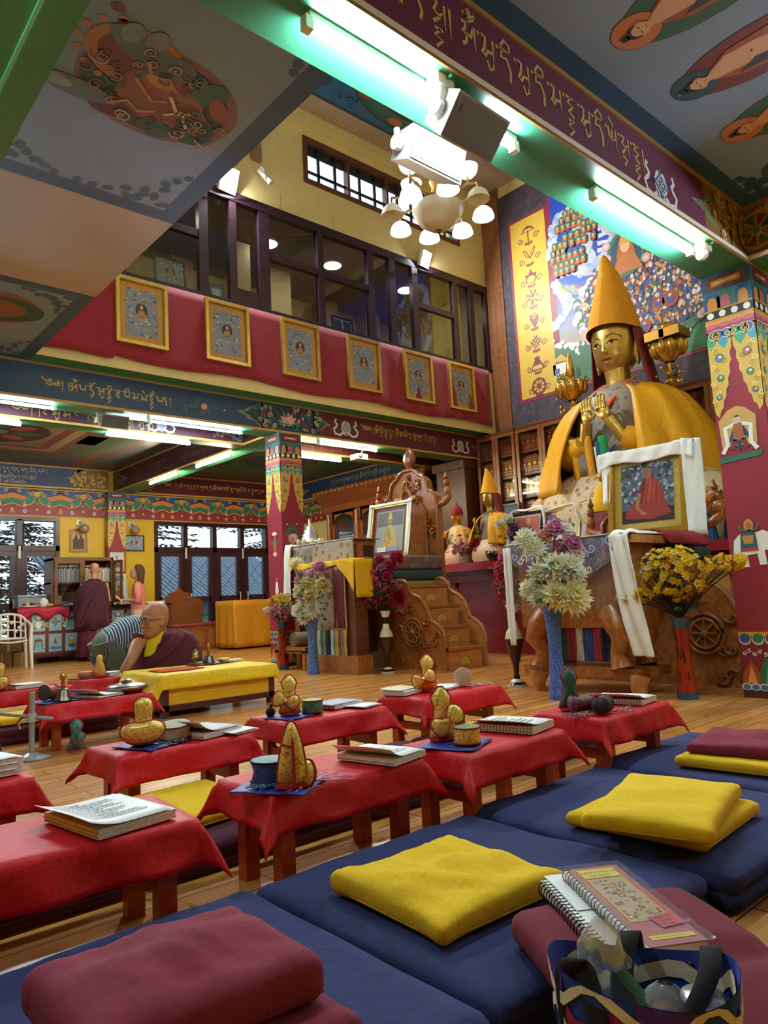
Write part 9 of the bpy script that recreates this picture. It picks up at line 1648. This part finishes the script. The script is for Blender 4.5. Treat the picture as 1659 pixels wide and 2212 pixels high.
for lo, hi in (((a0, 13.02, .925), (a0+.04, 13.44, 1.76)), ((a1-.04, 13.02, .925), (a1, 13.44, 1.76)), ((a0, 13.02, 1.72), (a1, 13.44, 1.78)), ((a0, 13.02, .925), (a1, 13.44, .97)), ((a0, 13.06, 1.32), (a1, 13.44, 1.35)), ((a0, 13.42, .925), (a1, 13.44, 1.76))): m.box(lo, hi, BC, 'wood')
m.box((4.43, 13.02, .97), (4.48, 13.05, 1.72), BC, 'wood'); m.obj('carcass', t)
m = MB(); g = F((4.985, 13.01, 0), V((.25, -.97, 0)), (0, 0, 1)); frame_rect(m, g, .0, .97, .26, 1.72, .05, 0, .025, '#704a2c'); o = m.obj('door', t); m = MB(); m.box((.04, 1.02, .01), (.22, 1.67, .014), '#ffffff', 'glass', g); m.obj('pane', o)
m = MB(); frame_rect(m, f, 3.96, .97, 4.43, 1.72, .05, .0, .02, '#704a2c'); o = m.obj('door', t); m = MB(); m.box((4.0, 1.02, .005), (4.39, 1.68, .008), '#ffffff', 'glass', f); m.obj('pane', o)
for k in range(34):
    x = 3.98+.028*k+(.03 if k > 15 else 0); m = MB(); h = .24+.015*sin(k*2.1); m.box((x, 13.1, 1.352), (x+.022, 13.3, 1.352+h), ('#b9b0a4', '#a89c90', '#c4bcb2')[k % 3], 'paint'); m.obj('thin_book', label='thin pale book standing in the row on the upper shelf of the brown bookcase', cat='book', group='pale books on the upper shelf of the brown bookcase')
for k, (x, z) in enumerate(((4.02, 1.615), (4.02, 1.642), (4.22, 1.615), (4.22, 1.64), (4.52, 1.62))): m = MB(); m.box((x, 13.1, z), (x+.18, 13.3, z+.022), '#b3a99c', 'paint'); m.obj('flat_book', label='pale book lying flat on top of the upright row in the brown bookcase', cat='book', group='flat books on the row in the brown bookcase')
m = MB(); m.lathe([(.03, 0), (.02, .01), (.025, .04), (.045, .07), (.04, .12), (0, .14)], (4.42, 13.12, 1.07), '#d8d6d0', 'gloss', 12); m.box((4.37, 13.07, .972), (4.47, 13.17, 1.07), '#5c3a28', 'wood'); m.obj('white_bust', label='small white bust on the lower shelf of the brown bookcase', cat='ornament')
m = MB(); m.box((4.02, 13.12, .972), (4.12, 13.14, 1.12), '#a8946c', 'brocade'); m.obj('card', label='small printed card on the lower shelf of the brown bookcase', cat='card')
t = thing('storage_tub', 'grey plastic storage tub behind the red cloth on the dresser', 'tub', (3.7, 13.3, .94)); m = MB(); m.box((3.45, 13.2, .94), (3.9, 13.42, 1.12), '#8a9094', 'gloss'); m.obj('tub', t); m = MB(); m.box((3.43, 13.18, 1.12), (3.9, 13.44, 1.15), '#a3a8aa', 'gloss'); m.obj('lid', t)
t = thing('fruit_platter', 'round platter with red and gold offerings on the red cloth', 'platter', (3.58, 13.05, .94)); m = MB(); m.lathe([(0, 0), (.1, .0), (.15, .03), (.14, .03), (.1, .01)], (3.58, 13.05, .937), '#d8d0c0', 'gloss', 18); m.obj('dish', t); m = MB(); [m.ball((3.58+.07*cos(k), 13.05+.07*sin(k), .985), .035, ('#b0202c', '#d8a82c', '#2c3c2c')[k % 3], 'gloss', 8, k=5) for k in range(6)]; m.obj('offerings', t)
m = MB(); m.ball((3.8, 13.02, 1.0), (.08, .07, .09), '#d8d4cc', 'cloth', 10); m.ball((3.88, 13.0, .965), (.08, .06, .03), '#b8845c', 'cloth', 8); m.obj('white_bag', label='white cloth bag beside the platter on the red cloth', cat='bag'); m = MB(); m.ball((4.18, 13.0, .955), (.1, .07, .03), '#4a7a9c', 'cloth', 10); m.ball((4.24, 12.99, .965), (.06, .05, .03), '#d8d8d4', 'cloth', 8); m.obj('folded_cloth', label='blue and white folded cloth at the right of the red cloth', cat='cloth')
for x, w_, lab in ((5.1, .2, 'white papers on the dresser behind the woman'), (5.42, .24, 'white booklets on the dresser right of the woman'), (5.66, .3, 'white box of papers at the right end of the dresser')): m = MB(); m.box((x, 13.03, .926), (x+w_, 13.2, .965), '#dcdad4', 'paint'); m.obj('paper_pile', label=lab, cat='paper')
# ------------------------------------------------------------------ pictures and lamps on the back wall
wf = lambda x, z, y=13.645: F((x, y, z), (1, 0, 0), (0, 0, 1))
def sunset(m, g, w, h): m.rect(g, 0, 0, w, h, '#c9a86c', .001); m.rect(g, 0, 0, w, h*.6, '#3a2c24', .0015); m.disc(g, w/2, h*.66, w*.2, '#e8c06c', .0014, h*.1); [m.disc(g, w*(.5+s*.22), h*.62, w*.16, '#201814', .002, h*.16) for s in (-1, 1)]; [m.disc(g, w*(.5+s*.22), h*.8, w*.06, '#201814', .002, h*.05) for s in (-1, 1)]
picture(wf(4.42, 1.92), .31, .42, 'framed sunset picture of two dark figures under the left wall lamp', '#8a5a34', .02, .035, '#d08c54', sunset, .02, fm='wood'); picture(wf(5.42, 1.945), .40, .31, 'dark framed thangka print under the right wall lamp', '#3a2c22', .02, 0, paint=lambda m, g, w, h: ring_deity(m, g, w, h, 31), depth=.02, fm='wood')
picture(wf(5.09, 1.55, 13.495), .27, .36, 'white framed portrait of an orange robed monk on the pilaster', '#d8d0c4', .015, .02, '#e4e0d8', lambda m, g, w, h: monk(m, g, w, h, '#c8661c', '#c4ccd0'), .02, fm='paint'); picture(F((5.02, 13.22, .928), (1, 0, 0), V((0, .15, 1))), .30, .44, 'framed portrait of an orange robed monk leaning on the dresser', '#d8cdb8', .015, .02, '#e0dccf', lambda m, g, w, h: monk(m, g, w, h, '#cf7a28', '#b8c4c8'), .02, fm='paint')
picture(F((5.02, 13.36, 1.2), (1, 0, 0), V((0, .12, 1))), .33, .30, 'black and white framed group photograph behind the leaning portrait', '#d8d4cc', .015, .02, '#e4e2dc', lambda m, g, w, h: (m.rect(g, 0, 0, w, h, '#8a8a88', .001), [m.disc(g, w*(.1+.16*k), h*.5, w*.06, '#1c1c1e', .002, h*.3, 8) for k in range(6)]), .02, fm='paint')
for x, lab in ((4.62, 'globe wall lamp above the framed sunset picture'), (5.58, 'globe wall lamp above the dark framed thangka print')):
    t = thing('wall_lamp', lab, 'lamp', (x, 13.6, 2.45)); m = MB(); m.tube([(x-.04, 13.65, 2.46), (x-.04, 13.62, 2.46)], .05, '#d4d2cc', 'gloss', 14); m.tube([(x-.04, 13.62, 2.46), (x, 13.53, 2.48), (x+.01, 13.5, 2.42)], .028, '#d0cec8', 'gloss', 10); m.obj('bracket', t); m = MB(); m.ball((x+.01, 13.5, 2.34), .085, '#9c8266', 'gloss', 16, k=10); m.obj('globe', t)
# ------------------------------------------------------------------ plastic chair, boxes, benches and the orange table
t = thing('plastic_chair', 'white plastic armchair with pierced leaf back at the left edge', 'chair', (3.0, 12.3, 0)); PC = '#d8cfbc'; bc = F((3.08, 12.25, 0), (-.15, -.99, 0), (.99, -.15, 0)); m = MB()      # a forward, b towards the right arm
m.grid(lambda a, b: bc.p(lerp(.24, -.22, b), lerp(-.23, .23, a), .43+.01*cos(a*6)-.015*sin(pi*b)), 10, 8, PC, 'gloss'); o = m.obj('seat', t); o.modifiers.new('thick', 'SOLIDIFY').thickness = .02
m = MB(); N = 18
def bk(a, b): q = lerp(-1.2, 1.2, a); return bc.p(-.2-.08*b+.06*(q*q), .27*sin(q*.9), .46+.38*b-.10*b*abs(q)**2.2*.6)
for k in range(7): m.tube([bk(k/6, q/8) for q in range(9)], .014, PC, 'gloss', 6)
for q in (0, .35, .7, 1): m.tube([bk(a/14, q) for a in range(15)], .02 if q in (0, 1) else .012, PC, 'gloss', 6)
for k in range(9): m.ball(bk(.12+.095*k, .3+.35*((k*7) % 3)/2), .03, PC, 'gloss', 6, k=4)
m.obj('backrest', t)
for s_ in (-1, 1):
    m = MB(); m.tube([bc.p(-.2, s_*.25, .74), bc.p(-.05, s_*.29, .68), bc.p(.14, s_*.29, .655), bc.p(.24, s_*.28, .63)], [.02, .026, .03, .02], PC, 'gloss', 8, flat=.6); m.obj('armrest', t)
    m = MB(); m.tube([bc.p(.23, s_*.28, .64), bc.p(.24, s_*.27, .4), bc.p(.27, s_*.29, 0)], [.022, .03, .022], PC, 'gloss', 8); m.obj('leg', t); m = MB(); m.tube([bc.p(-.2, s_*.24, .46), bc.p(-.26, s_*.27, 0)], [.03, .022], PC, 'gloss', 8); m.obj('leg', t)
for k, (x, y, z, w, h, lab) in enumerate(((2.95, 12.75, 0, .3, .24, 'brown carton on the floor behind the plastic chair, left one'), (3.27, 12.75, 0, .26, .22, 'brown carton on the floor behind the plastic chair, right one'), (3.0, 12.77, .242, .4, .2, 'brown carton stacked on top behind the plastic chair'))): m = MB(); m.box((x, y, z), (x+w, y+.3, z+h), ('#6a4c30', '#7a5838', '#5c4028')[k], 'cloth'); m.rect(F((x, y, z), (1, 0, 0), (0, 0, 1)), w*.45, 0, w*.55, h, '#8f7048', .002); m.obj('carton', label=lab, cat='box', group='cartons behind the plastic chair')
t = thing('bench', 'wooden bench with scalloped back and red cushion before the right doors', 'bench', (6.6, 13.2, 0)); m = MB(); f = wallface(13.25); BN = '#7d4626'
m.rings([[f.p(a, b, d) for a, b in [(5.95, .2), (5.95, .95), (6.0, 1.0), (6.08, 1.02), (6.12, 1.1), (6.25, 1.14), (6.32, 1.22), (6.39, 1.14), (6.52, 1.1), (6.56, 1.02), (6.78, .98), (6.82, .92), (6.82, .2)]] for d in (0, .05)], BN, 'wood', sm=False); m.obj('backrest', t)
m = MB(); m.box((5.95, 12.75, 0), (7.2, 13.25, .45), BN, 'wood'); m.box((6.1, 12.74, .08), (6.6, 12.75, .38), '#8a5230', 'wood'); m.box((6.68, 12.74, .08), (7.12, 12.75, .38), '#8a5230', 'wood'); m.obj('seat_box', t); m = MB(); m.bbox((5.97, 12.74, .45), (7.2, 13.22, .52), '#8c3028', 'brocade', .025); m.obj('seat_pad', label='red patterned pad on the bench', cat='cushion')
t = thing('low_bench', 'plain low wooden bench between the red cushioned bench and the orange table', 'bench', (7.5, 12.9, 0)); m = MB(); m.box((7.25, 12.75, .38), (8.1, 13.1, .43), '#8a5230', 'wood'); m.obj('top', t)
for x in (7.27, 8.02): m = MB(); m.box((x, 12.78, 0), (x+.06, 13.07, .38), '#8a5230', 'wood'); m.obj('leg', t)
t = thing('draped_table', 'table fully draped in orange brocade beside the middle column', 'table', (7.3, 12.2, 0)); m = MB(); m.box((6.85, 12.0, .05), (7.95, 12.6, .88), '#5c3a24', 'wood'); m.obj('body', t)
def oc(a, b):      # orange cloth round front and sides
    P = [(6.8, 12.65), (6.8, 11.95), (8.0, 11.95), (8.0, 12.65)]; q = a*3; k = min(2, int(q)); x, y = lerp(P[k][0], P[k+1][0], q-k), lerp(P[k][1], P[k+1][1], q-k); w = .018*sin(a*46)*b; return (x+(w if k != 1 else 0), y+(w if k == 1 else 0), .905-.87*b)
m = MB(); m.grid(oc, 90, 8, '#cf8a1c', 'brocade'); m.grid(lambda a, b: (lerp(6.8, 8.0, a), lerp(11.95, 12.65, b), .906+.006*NZ.noise(V((a*8, b*8, 0)))), 10, 6, '#cf8a1c', 'brocade'); o = m.obj('orange_cover', t); o.modifiers.new('thick', 'SOLIDIFY').thickness = .004
# three framed pictures standing inside the balcony glass
for x, w_, h_, lab, pt in ((3.5, .40, .42, 'large framed picture standing behind the balcony glass at the left', lambda m, g, w, h: ring_deity(m, g, w, h, 41)), (4.22, .2, .24, 'small blue framed picture behind the balcony glass', lambda m, g, w, h: (m.rect(g, 0, 0, w, h, '#5a9ab4', .001), m.disc(g, w/2, h*.45, w*.25, '#c8b070', .002, h*.3))), (6.15, .38, .26, 'wide framed double picture behind the balcony glass in the middle', lambda m, g, w, h: (m.rect(g, 0, 0, w, h, '#d8d4cc', .001), m.rect(g, w*.05, h*.1, w*.46, h*.9, '#4a4c50', .002), m.rect(g, w*.54, h*.1, w*.95, h*.9, '#4a4c50', .002)))):
    t = picture(F((x, 7.83, 4.62), (1, 0, 0), V((0, .12, 1))), w_, h_, lab, '#2a2622', .022, 0, paint=pt, depth=.02, fm='paint'); m = MB(); m.box((x-.03, 7.82, 4.45), (x+w_+.03, 7.98, 4.618), '#6a4a30', 'wood'); m.obj('stand', t)
